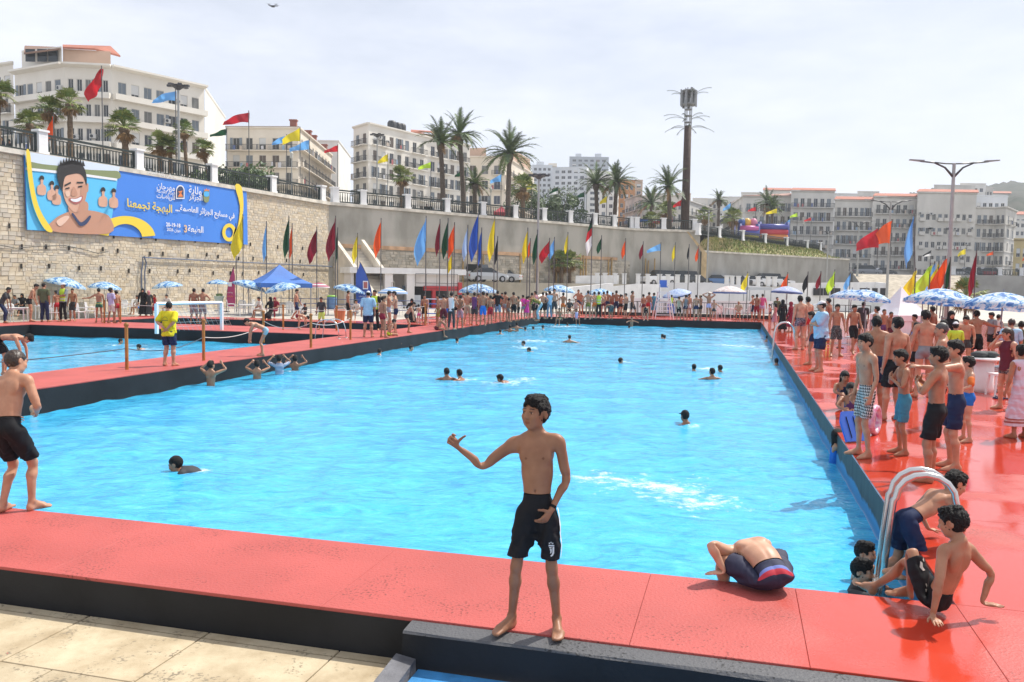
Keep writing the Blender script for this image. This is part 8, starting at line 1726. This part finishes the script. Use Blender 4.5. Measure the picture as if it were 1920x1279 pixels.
# ---------------------------------------------------------------- right foreground
fc=4; L_=at(1448,1113,0)
hand=at(1352,1090,.03)
def T_(loc,face,h,p): s_=h/(1.70+.19*max(0,(1.62-h))*.40); return tuple(toloc(loc,face,s_,p))
r=put(1448,1113,0,fc,'q','shorts=band hair=hair','boy hunched on the pool edge in navy trunks with a red and blue waistband',sk=3,lod=0,h=1.44,slim=1.08,pel=(0,0,.115),prot=(34,-9,3),spine=(32,-4,0),chest=(32,0,4),neck=(24,),hd=(24,0,0),lR=('d',(.25,1,.16),(0,.1,-1)),lL=('d',(-.6,.85,.2),(.1,.2,-1)),aL=('t',T_(L_,fc,1.44,hand+Vector((0.03,0,.05))),(-1,-.6,.5)),hL=((-.8,.3,-.2),(0,0,-1)),cL=4,aR=('d',(.05,.55,-.85),(-.1,.8,-.5)))
fc=30; L_=at(1748,1150,0); hh=1.38
hl=at(1750,1178,.035); hr=at(1843,1152,.035); fl=at(1692,1124,.0)
r=put(1748,1150,0,fc,'k','shorts=bk hair=hair','boy sitting on the wet red deck before the ladder, leaning back on both hands',sk=1,lod=0,h=hh,slim=.84,pel=(.0,-.02,.115),prot=(-24,4,-6),spine=(6,2,0),chest=(10,0,4),neck=(14,),hd=(14,0,14),
  aL=('t',T_(L_,fc,hh,hl+Vector((0,.02,.05))),(-.6,-.6,.5)),hL=(Dv(fc,-.12,-.95,-.15),(0,0,-1)),cL=(2,0,0,2,-10),aR=('t',T_(L_,fc,hh,hr+Vector((0,.02,.05))),(1,-.3,.6)),hR=(Dv(fc,.9,-.25,-.12),(0,0,-1)),cR=(2,0,0,2,-10),
  lL=('t',T_(L_,fc,hh,fl+Vector((.06,.02,.065))),(-.25,-.1,1)),lR=('t',(.06,.60,.02),(.2,.1,1)),fL=(28,0),fR=(0,-10))
g=gchild(r[0],'swim_shorts'); decal(r,g,'shorts',0,[[(-.10,.66),(-.13,.67),(-.15,.64),(-.14,.60),(-.12,.61),(-.125,.64)],[(-.09,.60),(-.11,.59),(-.10,.57),(-.085,.58)],[(-.08,.80),(-.11,.81),(-.12,.79),(-.09,.78)],[(-.09,.77),(-.12,.765),(-.12,.75),(-.09,.755)]],K['wp'],'print_motif')
fc=-78
put(1690,1024,0,fc,'s','shorts=nv hair=hair','boy in navy shorts crawling out of the pool onto the deck behind the ladder',sk=0,lod=0,h=1.36,slim=.9,pel=(0,.05,.27),prot=(56,0,0),spine=(10,),chest=(-4,),neck=(-10,),hd=(-22,0,-10),lR=('d',(.15,.25,-1),(.05,-1,-.2)),lL=('d',(-.2,.1,-1),(0,-.5,-.8)),aR=('t',(.18,.52,.08),(1,-.3,.4)),aL=('t',(-.2,.50,.08),(-1,-.3,.4)),hR=((.1,1,-.2),(0,0,-1)),hL=((-.1,1,-.2),(0,0,-1)),cR=4,cL=4)
swim(1606,1076,-128,'boy in the water holding the ladder, farther of the two by the corner',wl=1.34,h=1.38,sk=0,lod=0,aR=('d',(.5,.7,.2),(.1,.6,.8)),hd=(-6,0,-6))
swim(1597,1108,-124,'boy in the water nearest the near right corner, looking right',wl=1.36,h=1.38,sk=0,lod=0,aR=('d',(.4,.9,.1),(.0,1,.15)),hd=(0,0,-4),wear='rash=dg')
# ---------------------------------------------------------------- right deck
GD='people on the right deck'
PD=[ # u v top face pose wear label kw
 (1618,856,627,98,'s','shorts=tri','thin boy in white and black triangle print shorts at the pool edge',dict(sk=0,slim=.82,hd=(6,0,4),aR=('d',(.1,-.1,-1),(-.02,.3,-1)),aL=('d',(-.1,-.1,-1),(0,.3,-1)))),
 (1748,903,652,50,'f','shorts=bk','boy in loose black shorts with wet hair, back turned, right behind the ladder',dict(sk=1,slim=1.0,hd=(6,0,8))),
 (1786,880,640,66,'s','shorts=nv','taller boy with his arm round the shoulders of the black shorts boy',dict(sk=0,slim=.98,aL=('d',(-.75,.8,-.1),(-.3,1,.1)),aR=('d',(.3,.9,-.25),(-.3,1,.1)))),
 (1690,852,657,82,'f','shorts=tl','boy in teal shorts left of the two embracing boys',dict(sk=1,slim=.88)),
 (1672,788,596,14,'s','shorts=bk','man in long black shorts seen from behind in flip-flops',dict(sk=0,slim=1.06)),
 (1638,776,594,-5,'s','shorts=nv','dark-haired youth half hidden behind the triangle shorts boy',dict(sk=1,slim=1.0)),
 (1762,800,606,62,'s','shorts=bk hairshort=gh','tall man with grey cropped hair in the middle of the right group',dict(sk=0,slim=1.1,hd=(8,0,10))),
 (1729,745,583,-8,'s','trunks=gr','shirtless man in grey trunks behind the grey-haired man',dict(sk=0,slim=1.0)),
 (1812,828,670,76,'s','trunks=bl float=og','small child with orange arm floats and blue swim briefs',dict(sk=3,slim=.95,aR=('d',(.6,.2,-.7),(.2,.8,-.4)),aL=('d',(-.6,.2,-.7),(-.2,.8,-.4)))),
 (1884,768,616,98,'s','tank=mr trunks=fish hairlong=bh','girl in a maroon top and patterned shorts, hand to her mouth',dict(sk=3,slim=1.08,aR=('t',(.05,.20,1.52),(.6,.5,-1)))),
 (1912,822,648,10,'s','dress:.24=drs hair=hair','person in a pale pink embroidered dress at the right edge',dict(sk=1,slim=1.0)),
 (1537,697,565,92,'c','big=sb shorts=nv cap=wh','man in a light blue T-shirt and white cap with folded arms by the edge',dict(sk=0,slim=1.14)),
 (1521,684,585,60,'s','trunks=nv','boy half hidden behind the man in the light blue T-shirt',dict(sk=1)),
 (1499,656,555,8,'s','trunks=flor','broad-backed man in flower print shorts by the far ladder',dict(sk=3,slim=1.08)),
 (1513,650,557,20,'s','trunks=rd','man standing behind the man in flower print shorts',dict(sk=3)),
 (1566,668,571,176,'s','shorts=leafp','boy walking towards the camera in dark leaf print shorts',dict(sk=1,slim=.9)),
 (1598,664,571,184,'w','shorts=bk','boy in plain black shorts walking towards the camera beside the leaf print boy',dict(sk=1,slim=.92)),
 (1789,706,604,-6,'s','shirt=lm shorts=bk cap=wh','boy in a yellow-green shirt with a number on the back and a white cap',dict(sk=1,seed=2)),
 (1828,690,583,-12,'s','shorts=bk','shirtless man in black shorts resting an arm on the railing',dict(sk=1,slim=1.1,aR=('d',(.9,.3,-.35),(.9,.4,-.15)))),
 (1806,700,592,150,'s','trunks=dg','boy facing the camera between the yellow-green shirt and the shirtless man',dict(sk=0)),
 (1892,722,598,-20,'s','shirt=sb shorts=nv hairshort=bh','man in a light blue polo shirt under the rightmost umbrella',dict(sk=0,slim=1.1)),
 (1778,690,583,170,'s','dress:.1:s=bk hijab=bk','woman in a black robe and scarf under the large umbrellas',dict(sk=3)),
 (1768,698,600,120,'s','dress:.5=dp hairlong=hair','girl with long dark hair in a pink dress left of the yellow-green shirt',dict(sk=0)),
 (1713,735,606,30,'s','trunks=bk','short-haired boy just left of the grey-haired man',dict(sk=1)),
 (1642,660,575,30,'s','tank=wp trunks=bk','youth in a pale tank top right of the two walking boys',dict(sk=1)),
 (1655,650,580,190,'s','trunks=pu','boy facing the camera behind the pale tank top',dict(sk=1)),
 (1616,640,566,-20,'s','shirt=dg shorts=dg','person in dark grey standing under the left overlapping umbrella',dict(sk=2)),
 (1552,640,560,40,'s','trunks=nv','boy under the left overlapping umbrella',dict(sk=1)),
 (1712,668,590,90,'s','trunks=bl','boy sitting far back before the white tent',dict(sk=1)),
 (1668,655,585,200,'s','trunks=mr','boy behind the pole by the white tent',dict(sk=2)),
 (1857,668,586,100,'s','shirt=gr shorts=bk','person in grey under the right umbrellas beside the railing',dict(sk=1)),
 (1910,700,603,-30,'s','shirt=ol shorts=bk','person in olive at the right edge under the largest umbrella',dict(sk=1)),
 (1745,665,575,30,'s','trunks=gr','boy below the gap between the two large umbrellas',dict(sk=2)),
 (1868,660,590,-60,'s','tank=wp trunks=nv','person in a pale top beneath the rightmost umbrella',dict(sk=1)),
 (1467,621,562,10,'s','dress:.1:s=bk hijab=bk','woman in a flowing black robe at the far right corner of the pool',dict(sk=1)),
 (1482,623,566,40,'s','dress:.3:s=dr hijab=dr','woman in dark red behind the black-robed woman at the corner',dict(sk=0)),
 (1452,618,568,60,'s','dress:.5=dp hairlong=hair','girl in a pink dress carrying a bag left of the black-robed woman',dict(sk=0)),
 (1456,606,557,180,'s','shirt=ol shorts=bk','man in olive at the far corner before the white house',dict(sk=1)),
 (1494,632,570,-90,'q','trunks=og','boy crouching in orange trunks near the far ladder',dict(sk=3)),
]
for a in PD:
    kw=dict(a[7]); r=put(a[0],a[1],a[2],a[3],a[4],a[5],a[6],group=GD,**kw)
    if 'number on the back' in a[6]:
        o,G,T,s,hs,sl=r; me=text('number','6',K['bk'],o,Matrix.Identity(4),height=.20); v=np.empty(len(me.data.vertices)*3,np.float32); me.data.vertices.foreach_get('co',v); v=v.reshape(-1,3)
        pts=np.stack([v[:,0],np.full(len(v),-.165),v[:,1]+1.13],1); W=np.zeros((len(v),len(BN)),np.float32); W[:,BN.index('spine')]=.5; W[:,BN.index('chest')]=.5; me.data.vertices.foreach_set('co',skin(pts,W,G,T,hs,s,sl).astype(np.float32).ravel()); me.data.update()
# girls at the pool edge and the kickboard
put(1581,768,0,175,'k','suit=nv hairlong=hair','girl with long hair sitting farther back at the right pool edge, behind the kickboard',h=1.3,sk=1,group=GD)
put(1593,800,0,165,'k','suit=pu hairlong=hair','girl with a floral swimsuit sitting at the right pool edge holding the kickboard',h=1.3,sk=1,group=GD)
swim(1561,868,-100,'girl with a wet black plait in a blue swimsuit holding the pool edge',wl=1.02,h=1.25,wear='suit=bl hairlong=hair',sk=1,lod=1,aR=('d',(.3,.9,.1),(-.1,.9,.35)),aL=('d',(-.3,.9,.1),(.1,.9,.3)))
kb=at(1604,828,.02); t=thing('kickboard','blue kickboard propped against the knees of the seated girls','kickboard',kb,math.radians(20)); mb=MB(); pr=[(-.16,0),(.16,0),(.17,.30),(.10,.44),(-.10,.44),(-.17,.30)]; M=Matrix.Rotation(-.45,4,'X'); mb.add([M@Vector((x,y_,z)) for y_ in(-.018,.018) for x,z in pr],[(0,1,2,3,4,5),(11,10,9,8,7,6)]+[(i,i+6,(i+1)%6+6,(i+1)%6) for i in range(6)]); mb.build('board',mat('kickboard_blue',(.03,.12,.55),.45),t)
for x in(-.06,.06): mb=MB(); mb.tube([M@Vector((x,-.022,.05)),M@Vector((x,-.022,.36))],.008,n=4); mb.build('seam',K['bk'],t)
fb=at(1640,815,.0); t=thing('swim_ring','pink patterned swim ring beside the seated girls','swim ring',fb+Vector((0,0,.22)),.9); mb=MB(); q=[]
mb.tube([(math.cos(i/16*6.283)*.19,0,math.sin(i/16*6.283)*.19) for i in range(17)],.045,n=8,cap=False); mb.build('tube',mat('ring_pink',(.55,.12,.25),.4,col2=(.65,.55,.6),scale=14),t,smooth=True)
# ---------------------------------------------------------------- walkway and left decks
GL='people on the left decks'
r=put(318,686,566,-8,'b','big=ye shorts=nv cap=dg','man in a yellow T-shirt with hands behind his back between two orange posts',sk=0,slim=1.1,group=GL)
o,G,T,s,hs,sl=r; ym=mat('shirt_print_green',(.10,.16,.03),.7); pl=[[(.075*math.cos(math.radians(t))*q_,1.27+.062*math.sin(math.radians(t))*q_) for t,q_ in [(a_,1.0) for a_ in range(0,181,20)]+[(a_,.86) for a_ in range(180,-1,-20)]]]
mb=MB(); A_=[];n_=18
vs=np.array([(-.078+.156*i/n_,-.19,1.24+.06*math.sin(math.pi*i/n_)+k*.012) for i in range(n_+1) for k in(0,1)]); W=np.zeros((len(vs),len(BN)),np.float32); W[:,BN.index('chest')]=1; v=skin(vs,W,G,T,hs,s,sl); mb.add([tuple(p) for p in v],[(2*i,2*i+1,2*i+3,2*i+2) for i in range(n_)]); vs=np.array([(x,-.19,z) for x,z in((-.08,1.225),(.08,1.225),(.08,1.205),(-.08,1.205))]); v=skin(vs,W[:4],G,T,hs,s,sl); mb.add([tuple(p) for p in v],[(0,1,2,3)]); mb.build('shirt_print',ym,o)
LD=[
 (690,632,546,2,'s','big=sb shorts=nv cap=wh','man in a light blue T-shirt and white cap seen from behind on the walkway',dict(sk=0,slim=1.12)),
 (703,620,544,170,'s','shirt=bk vest=vest pants=bk','man in a neon safety vest behind the light blue T-shirt man',dict(sk=1)),
 (717,633,556,-50,'s','trunks=dr','boy in dark red trunks right of the light blue T-shirt man',dict(sk=1)),
 (729,618,546,-78,'f','trunks=str','tall boy in blue and white striped shorts in the leaning group',dict(sk=0)),
 (742,625,546,96,'f','trunks=nv','boy in navy shorts facing left in the leaning group',dict(sk=0)),
 (720,612,555,-80,'f','trunks=dg','boy half hidden between the dark red trunks and the striped shorts',dict(sk=1)),
 (736,630,592,-70,'e','trunks=lm','boy in neon lime shorts sitting on the walkway edge with feet in the water',dict(sk=0,h=1.35)),
 (766,624,556,-88,'n','trunks=dg','boy stepping down bent toward the water right of the lime shorts',dict(sk=0,h=1.45,a=38)),
 (824,619,0,-72,'e','trunks=mr','boy sitting on the edge leaning forward above a swimmer, maroon shorts',dict(sk=1,h=1.4,prot=(30,0,0),aR=('d',(.1,.8,-.6),(0,.5,-1)),aL=('d',(-.1,.8,-.6),(0,.5,-1)))),
 (492,667,0,100,'n','trunks=pb','boy in pale blue shorts bending down over the walkway edge',dict(sk=0,h=1.42,a=72)),
 (555,600,542,-88,'w','shorts=nv','boy in navy shorts walking right past the white chairs',dict(sk=0)),
 (603,618,557,176,'s','rash=dg shorts=ac','child in a dark swim shirt and pale green shorts by the small ladder',dict(sk=2)),
 (652,600,545,-60,'s','shorts=bk','boy in black shorts standing in front of the stairs',dict(sk=1)),
 (571,600,0,150,'t','shirt=dg shorts=bk','child sitting low at the terrace edge behind the walking boy',dict(sk=1,h=1.2,z=-.06)),
 (560,617,0,-90,'n','trunks=dr','child bending with face to the far pool left of the dark shirt child',dict(sk=3,h=1.2,a=110)),
 (9,606,528,-75,'n','shirt=dg pants=nv','man in dark clothes leaning forward at the left edge',dict(sk=2,h=1.75,a=30)),
 (56,603,530,-70,'s','trunks=bk','lean boy in black trunks bending at the white table',dict(sk=0,spine=(16,),prot=(10,0,0))),
 (84,604,531,4,'s','shirt=ol pants=nv','man in an olive T-shirt and dark trousers seen from behind',dict(sk=1,slim=1.1)),
 (119,603,531,172,'c','shirt=gr vest=vest pants=bk cap=wh','man in a neon safety vest and white cap with folded arms at the left',dict(sk=1)),
 (137,602,541,178,'s','shorts=dg','boy in dark shorts right of the left safety vest man',dict(sk=1)),
 (107,600,545,60,'s','trunks=rd','boy reaching left behind the safety vest man',dict(sk=1)),
 (186,605,541,24,'s','trunks=grs','boy in green trunks with a gold band beside an orange post',dict(sk=1,aL=('d',(-.8,.2,-.5),(-.9,.3,-.1)))),
 (209,606,540,-20,'s','shirt=li shorts=wp curly=hair','child in a lilac T-shirt and white shorts right of the green trunks',dict(sk=2)),
 (220,604,545,60,'s','trunks=rd','boy in red shorts right behind the lilac T-shirt',dict(sk=1)),
 (364,607,541,6,'s','long=plaid','left one of the two boys in plaid shorts under the stone wall',dict(sk=2)),
 (380,607,541,14,'h','long=plaid','right one of the two boys in plaid shorts, hand on hip',dict(sk=1)),
 (268,592,541,190,'s','dress:.1:s=bk hijab=bk','woman in a black robe and scarf standing below the drain pipes',dict(sk=3,z=-.06)),
 (279,592,545,200,'s','dress:.1:s=dg hijab=dp','woman in dark clothes and a pink scarf beside the black-robed woman',dict(sk=3,z=-.06)),
 (290,592,552,170,'s','dress:.4=rd hairlong=hair','girl in a red dress right of the pink scarf',dict(sk=0,z=-.06)),
 (313,590,552,180,'t','shirt=wp shorts=gr','person sitting below the umbrella under the drain pipes',dict(sk=0,h=1.6,z=-.06)),
 (28,592,0,170,'t','shirt=gr shorts=bk','boy sitting at the white table under the plain blue umbrella',dict(sk=1,h=1.5,z=-.06)),
 (42,592,0,200,'t','dress:.3:s=bk hijab=bk','person in black sitting at the white table under the plain blue umbrella',dict(sk=1,h=1.6,z=-.06)),
 (257,590,0,150,'t','shirt=wp trunks=bl hair=hair','person with a striped towel sitting left of the black-robed woman',dict(sk=1,h=1.5,z=-.06)),
 (487,597,0,120,'t','shirt=wp shorts=bg','boy in a pale shirt sitting on a white chair by the canopy',dict(sk=1,h=1.6,z=-.06)),
 (506,600,0,150,'t','dress:.1:s=bk hijab=bk','woman in a black robe sitting before the blue canopy',dict(sk=3,h=1.65,z=-.06)),
 (516,597,0,170,'t','shirt=dr pants=dr hijab=dr','woman in dark red sitting beside the black robe before the canopy',dict(sk=3,h=1.6,z=-.06)),
 (668,600,0,160,'t','shirt=wp shorts=gr','person wrapped in a pale towel sitting right of the black shorts boy',dict(sk=0,h=1.5,z=-.06)),
 (772,604,0,190,'t','dress:.1:s=bk hijab=bk','woman in black sitting with her back to the white pavilion',dict(sk=2,h=1.65)),
 (785,608,571,30,'s','trunks=pk','small child in pink standing beside the seated woman in black',dict(sk=3)),
 (796,606,553,170,'s','shorts=bk','bare-chested youth behind the last orange post',dict(sk=1)),
 (686,590,540,190,'s','shirt=dg pants=bk','man in dark grey behind the blue feather banner',dict(sk=2,z=-.06)),
]
for a in LD: put(a[0],a[1],a[2],a[3],a[4],a[5],a[6],group=GL,**a[7])
# ---------------------------------------------------------------- crowd at the far left side of the pool and along the far end
GF='people crowded round the far end of the pool'
FD=[
 (822,614,553,120,'s','shorts=yb','youth in yellow print shorts, first of the crowd right of the blue stand'),(831,617,552,20,'s','shorts=mr','youth in maroon shorts seen from behind near the blue stand'),(846,618,548,-20,'s','tank=wh pants=dg','man in a white vest top and dark trousers left of the pink shorts'),(862,616,553,10,'s','shorts=dp','boy in pink shorts seen from behind'),(838,610,556,150,'s','trunks=bl','boy behind the white vest top man'),(876,608,547,0,'s','shorts=bg','broad man in beige shorts seen from behind'),(889,609,548,-15,'s','tank=pu shorts=dg','youth in a purple top beside the beige shorts'),(905,611,547,-4,'s','shorts=bl','youth in bright blue shorts'),(919,607,554,10,'s','shorts=rd','boy in bright red shorts'),(912,600,549,40,'s','trunks=bk','tall youth between the blue and the red shorts'),(933,604,545,10,'s','shirt=bk shorts=jn','man in a black T-shirt and grey blue shorts'),(946,602,547,-30,'s','trunks=gr','youth with a sunburnt back right of the black T-shirt'),(953,604,559,-60,'s','trunks=fish','boy in patterned shorts leaning on his neighbour'),(963,603,548,30,'s','shorts=bk','youth in black shorts with white edges'),(972,602,556,70,'s','shorts=bk','boy leaning forward at the end of the left crowd'),(897,601,551,200,'s','trunks=mr','boy facing the camera behind the blue shorts'),(926,598,551,160,'s','trunks=nv','boy peering between the red shorts and the black T-shirt'),(869,603,551,180,'s','tank=wp shorts=bk','youth peering past the beige shorts'),(940,597,549,190,'s','trunks=ol','youth with dark hair just behind the sunburnt back'),(855,605,553,170,'s','trunks=bk','boy between the white vest top and the pink shorts'),
 (981,600,553,10,'s','rash=hp trunks=gr','left one of the two girls in hot pink at the far left corner'),(987,600,556,20,'s','dress:.55=hp','right one of the two girls in hot pink at the far left corner'),(997,599,549,-30,'s','shorts=bk','broad youth in black shorts right of the hot pink girls'),(1004,598,546,30,'s','tank=dp shorts=bk','bald man with a pale pink top at the far left corner'),(1009,602,0,80,'n','rash=yb pants=pb','boy in pale blue trousers bent right over at the far left corner'),(1017,598,548,-10,'s','shorts=bk','youth in black shorts behind the bent boy'),(1024,597,549,40,'s','tank=dg shorts=bk','youth in dark clothes right of the bent boy'),(1030,598,546,0,'s','shirt=sb pants=jn','man in a light blue shirt at the far end'),(1039,598,542,160,'s','shorts=dg','tall thin youth right of the light blue shirt'),(1055,597,549,-40,'s','trunks=og','thin boy with arms spread at the far end',dict(aL=('d',(-.8,0,-.6),(-.8,.2,-.5)))),(1048,600,0,176,'e','trunks=gn','boy sitting on the far edge with legs in the water left of the seated pair',dict(h=1.4)),(1067,596,0,170,'t','shirt=dg shorts=bk','person sitting in dark clothes at the far end',dict(h=1.6)),(1079,596,0,180,'t','tank=sg trunks=dp','large bare-armed person sitting in pale pink',dict(h=1.6)),(1082,600,0,172,'e','tank=li trunks=nv','child sitting on the far edge with legs hanging into the water',dict(h=1.3)),(1084,592,543,190,'s','trunks=nv','youth standing at the far railing left of the hands-on-hips boy'),(1089,591,549,150,'s','trunks=gr','boy at the far railing beside him'),(1102,599,545,4,'h','trunks=yb','boy with hands on hips in yellow and black trunks'),(1114,597,547,20,'s','trunks=og','child with an orange towel left of the far safety vest'),(1122,597,547,0,'s','vest=vest pants=bk','man in a neon safety vest seen from behind at the far end'),(1131,595,547,-20,'s','trunks=mr','youth right of the far safety vest man'),(1138,594,545,10,'s','shorts=nv','youth with tanned back left of the bending black shorts'),(1145,599,0,0,'n','shorts=leafp','person in dark print shorts bending away from the camera at the far end',dict(h=1.6,a=95)),(1155,594,545,-10,'s','shorts=nv','youth with tanned back right of the bending black shorts'),(1148,590,549,180,'s','trunks=dr','boy facing the camera behind the bending person'),(1163,594,552,20,'s','trunks=bk','boy in black trunks further right of the bending black shorts'),(1173,597,550,30,'s','shorts=bk','broad youth in black shorts beside the striding boy'),(1185,597,545,-70,'w','shorts=dg','boy striding to the right in dark shorts at the far end'),(1166,590,553,170,'s','tank=wh trunks=nv','child in white behind the striding boy'),
 (1206,596,552,10,'s','trunks=mr','man with a sunburnt back left of the lifeguard chair'),(1215,595,548,-20,'s','trunks=rd','man with a red back beside the left blue chair'),(1211,601,0,170,'n','shorts=bk','boy bent over to the pool left of the lifeguard chair',dict(h=1.45,a=95)),(1226,595,549,0,'s','dress:.5:s=tl','person in a grey teal tunic just left of the lifeguard chair'),(1258,590,553,0,'s','tank=lm trunks=bl','child in lime and blue right of the lifeguard chair'),(1272,600,556,-60,'s','tank=bg shorts=bk','boy in a patterned top right of the right blue chair'),(1285,600,553,30,'s','tank=gr trunks=nv','boy with a grey top and navy trunks'),(1291,599,551,200,'s','trunks=wh','man with folded arms and pale shorts',),(1305,601,553,-30,'s','trunks=nv','left one of the tanned pair under the straw hats'),(1313,601,553,40,'s','trunks=bk hat=bg','right one of the tanned pair wearing a straw hat'),(1328,601,547,170,'s','trunks=li hat=wp','youth with both arms raised to his sun hat',dict(aR=('t',(.16,.05,1.62),(1,-.2,.3)),aL=('t',(-.16,.05,1.62),(-1,-.2,.3)))),(1338,601,562,150,'s','trunks=dg','small boy pointing right next to the raised-arms youth',dict(aL=('d',(-.7,.3,-.6),(-.6,.3,-.7)))),(1384,599,0,165,'t','shirt=bg shorts=wp cap=bg','woman in beige sitting at the far white table',dict(h=1.6)),(1411,600,553,70,'s','shorts=nv','man in navy shorts at the far right railing'),(1418,601,552,-10,'s','shorts=dr','man in dark red shorts seen from behind'),(1428,601,551,0,'s','rash=pk trunks=li','woman in a pink swim shirt at the far right'),(1443,603,570,100,'s','tank=sg trunks=dg','child before the white house near the far right corner'),
]
for a in FD:
    kw=dict(a[7]) if len(a)>7 else {}
    rq=random.Random(a[0]*3+7); po=a[4]
    if po=='s' and not kw: po=rq.choices('shcfb',weights=(50,14,12,14,10))[0]
    put(a[0],a[1],a[2],a[3]+rq.uniform(-25,25),po,a[5],a[6],group=GF,lod=2,**kw)
# two guards and strollers on the promenade
for (u,v,top,d,w_,l) in((10,278,216,54,'shirt=nv pants=nv cap=nv','guard in dark blue behind the balustrade at the far left'),(24,281,222,55,'shirt=dg pants=bk','person in dark clothes beside the guard at the far left'),(517,340,324,84,'shirt=dg pants=bk','stroller leaning on the railing before the red roofed block'),(798,378,366,95,'shirt=bk pants=bk','left one of two people in black behind the balustrade'),(806,379,367,95,'shirt=bk pants=bk','right one of two people in black behind the balustrade')):
    p=xy(u,d); put(Vector((p.x,p.y,ZP)),v,0,160,'s',w_,l,h=1.75,lod=2,group='people on the promenade')
p=xy(654,80); put(Vector((p.x,p.y,2.2)),1,0,0,'s','shorts=bk','boy climbing the pale staircase',h=1.5,lod=2,group='people on the promenade')
# ---------------------------------------------------------------- swimmers
for a in [(838,712,10,'boy standing chest deep, left one of the pair left of the pool centre',dict(wl=1.36)),(866,712,60,'boy with splashing arms, right one of the pair left of the pool centre',dict(wl=1.40)),(1067,643,-20,'boy with bare shoulders out of the water in the far middle',dict(wl=1.30)),(985,648,90,'boy swimming low among foam in the far middle',dict(wl=1.48)),(1160,683,-60,'swimmer heading right with an arm trailing in the middle',dict(wl=1.46)),(1242,635,0,'left head of two bathers pressed together in the far right middle',dict(wl=1.44)),(1246,637,-10,'right head of two bathers pressed together in the far right middle',dict(wl=1.44)),(1302,696,0,'single dark head left of the splashing pair',dict(wl=1.46)),(1336,711,0,'bather with wide shoulders, nearer one of the splashing pair',dict(wl=1.36)),(1353,699,20,'bather with wet hair, farther one of the splashing pair',dict(wl=1.44)),(1290,797,30,'man with a cap in the right middle of the pool',dict(wl=1.42,h=1.6,wear='cap=bk hairshort=hair',lod=1)),(1457,684,0,'head beside the far ladder rail',dict(wl=1.46)),(1436,640,-80,'boy holding on to the right edge below the far ladder',dict(wl=1.38)),(1442,632,-80,'person with arms on the right edge behind that boy',dict(wl=1.15)),(1432,624,-80,'dark float rider at the far right corner',dict(wl=1.30)),(1448,626,-70,'boy in the water at the far right corner',dict(wl=1.30)),(710,668,-10,'swimmer reaching up to the walkway below the lime shorts',dict(wl=1.40)),(767,658,-80,'boy whose hand is held by the boy bending at the edge',dict(wl=1.46)),(855,642,-40,'head beside the boy leaning from the edge',dict(wl=1.46)),(985,620,0,'left head at the far left corner',dict(wl=1.46)),(1000,619,0,'second head at the far left corner',dict(wl=1.46)),(1018,618,0,'third head at the far left corner',dict(wl=1.42)),(1064,612,0,'head below the child with hanging legs',dict(wl=1.45)),(1184,612,180,'boy climbing out at the far end below the striding boy',dict(wl=.95,h=1.4)),(1180,616,0,'head right below the climbing boy',dict(wl=1.46)),(1282,612,0,'left head by the far wall right of the lifeguard chair',dict(wl=1.46)),(1298,613,10,'boy reaching up at the far wall',dict(wl=1.42)),(1318,611,0,'right head with white splash by the far wall',dict(wl=1.46)),(938,627,0,'bather at the left far edge below the red shorts',dict(wl=1.40)),(956,623,0,'bather at the left far edge below the leaning boy',dict(wl=1.25)),(969,621,0,'bather holding the left far edge next to the corner',dict(wl=1.15)),(222,647,-60,'bather with raised arm in the left pool',dict(wl=1.42))]:
    kw=dict(a[4]) if len(a)>4 else dict(a[3+1]) if len(a)>4 else {}
    kw=a[-1] if isinstance(a[-1],dict) else {}
    swim(a[0],a[1],a[2],a[3],**kw)
swim(940,716,70,'boy swimming on his front with white splash in the centre left','p',h=1.4,lod=1); swim(993,661,80,'swimmer stretched out flat in the far middle','p',h=1.4); swim(262,655,100,'swimmer on his back in the left pool','p',h=1.4)
swim(395,725,-5,'boy clinging to the walkway wall, bare back to the camera','e',wl=.98,h=1.45,sk=1,lod=1); swim(482,711,10,'bather under the bending boy gripping the edge','e',wl=1.12,h=1.4,sk=1,lod=1); swim(524,703,20,'boy in a white and navy swim shirt hanging from the edge','e',wl=1.05,h=1.4,wear='rash=str',lod=1); swim(553,697,0,'bather with raised arms right of the white and navy swim shirt','e',wl=1.15,h=1.4,lod=1)
# flip-flops left on the deck
for (u,v,m,l) in((1575,613+40,'bk','pair of dark sandals behind the two walking boys'),(1868,735,'bk','pair of black sandals under the round table'),(1876,748,'nv','pair of navy sandals before the girl in maroon')):
    p=at(u,v,0); t=thing('sandals',l,'sandals',p,.4)
    for x in(-.07,.07): mb=MB(); mb.prism([(x+.045*math.cos(i/10*6.283),.12*math.sin(i/10*6.283)) for i in range(10)],.0,.025); mb.build('sole',K[m],t); mb=MB(); mb.tube([(x-.045,.02,.02),(x,.06,.06),(x+.045,.02,.02)],.010,n=4); mb.build('strap',K[m],t)
# ================================================================ the hazy air
mb=MB(); mb.prism([(-560,-260),(740,-260),(740,980),(-560,980)],-3.2,112); hz_=mb.build('haze',None,kind='stuff')
hm=bpy.data.materials.new('haze'); hm.use_nodes=True; n=hm.node_tree.nodes; l=hm.node_tree.links; n.remove(n['Principled BSDF']); v=n.new('ShaderNodeVolumePrincipled'); v.inputs['Color'].default_value=(.90,.95,1,1); v.inputs['Density'].default_value=.00042; v.inputs['Anisotropy'].default_value=.2
l.new(v.outputs[0],n['Material Output'].inputs['Volume']); hz_.data.materials.clear(); hz_.data.materials.append(hm)
SC.cycles.volume_step_rate=4; SC.cycles.volume_max_steps=64
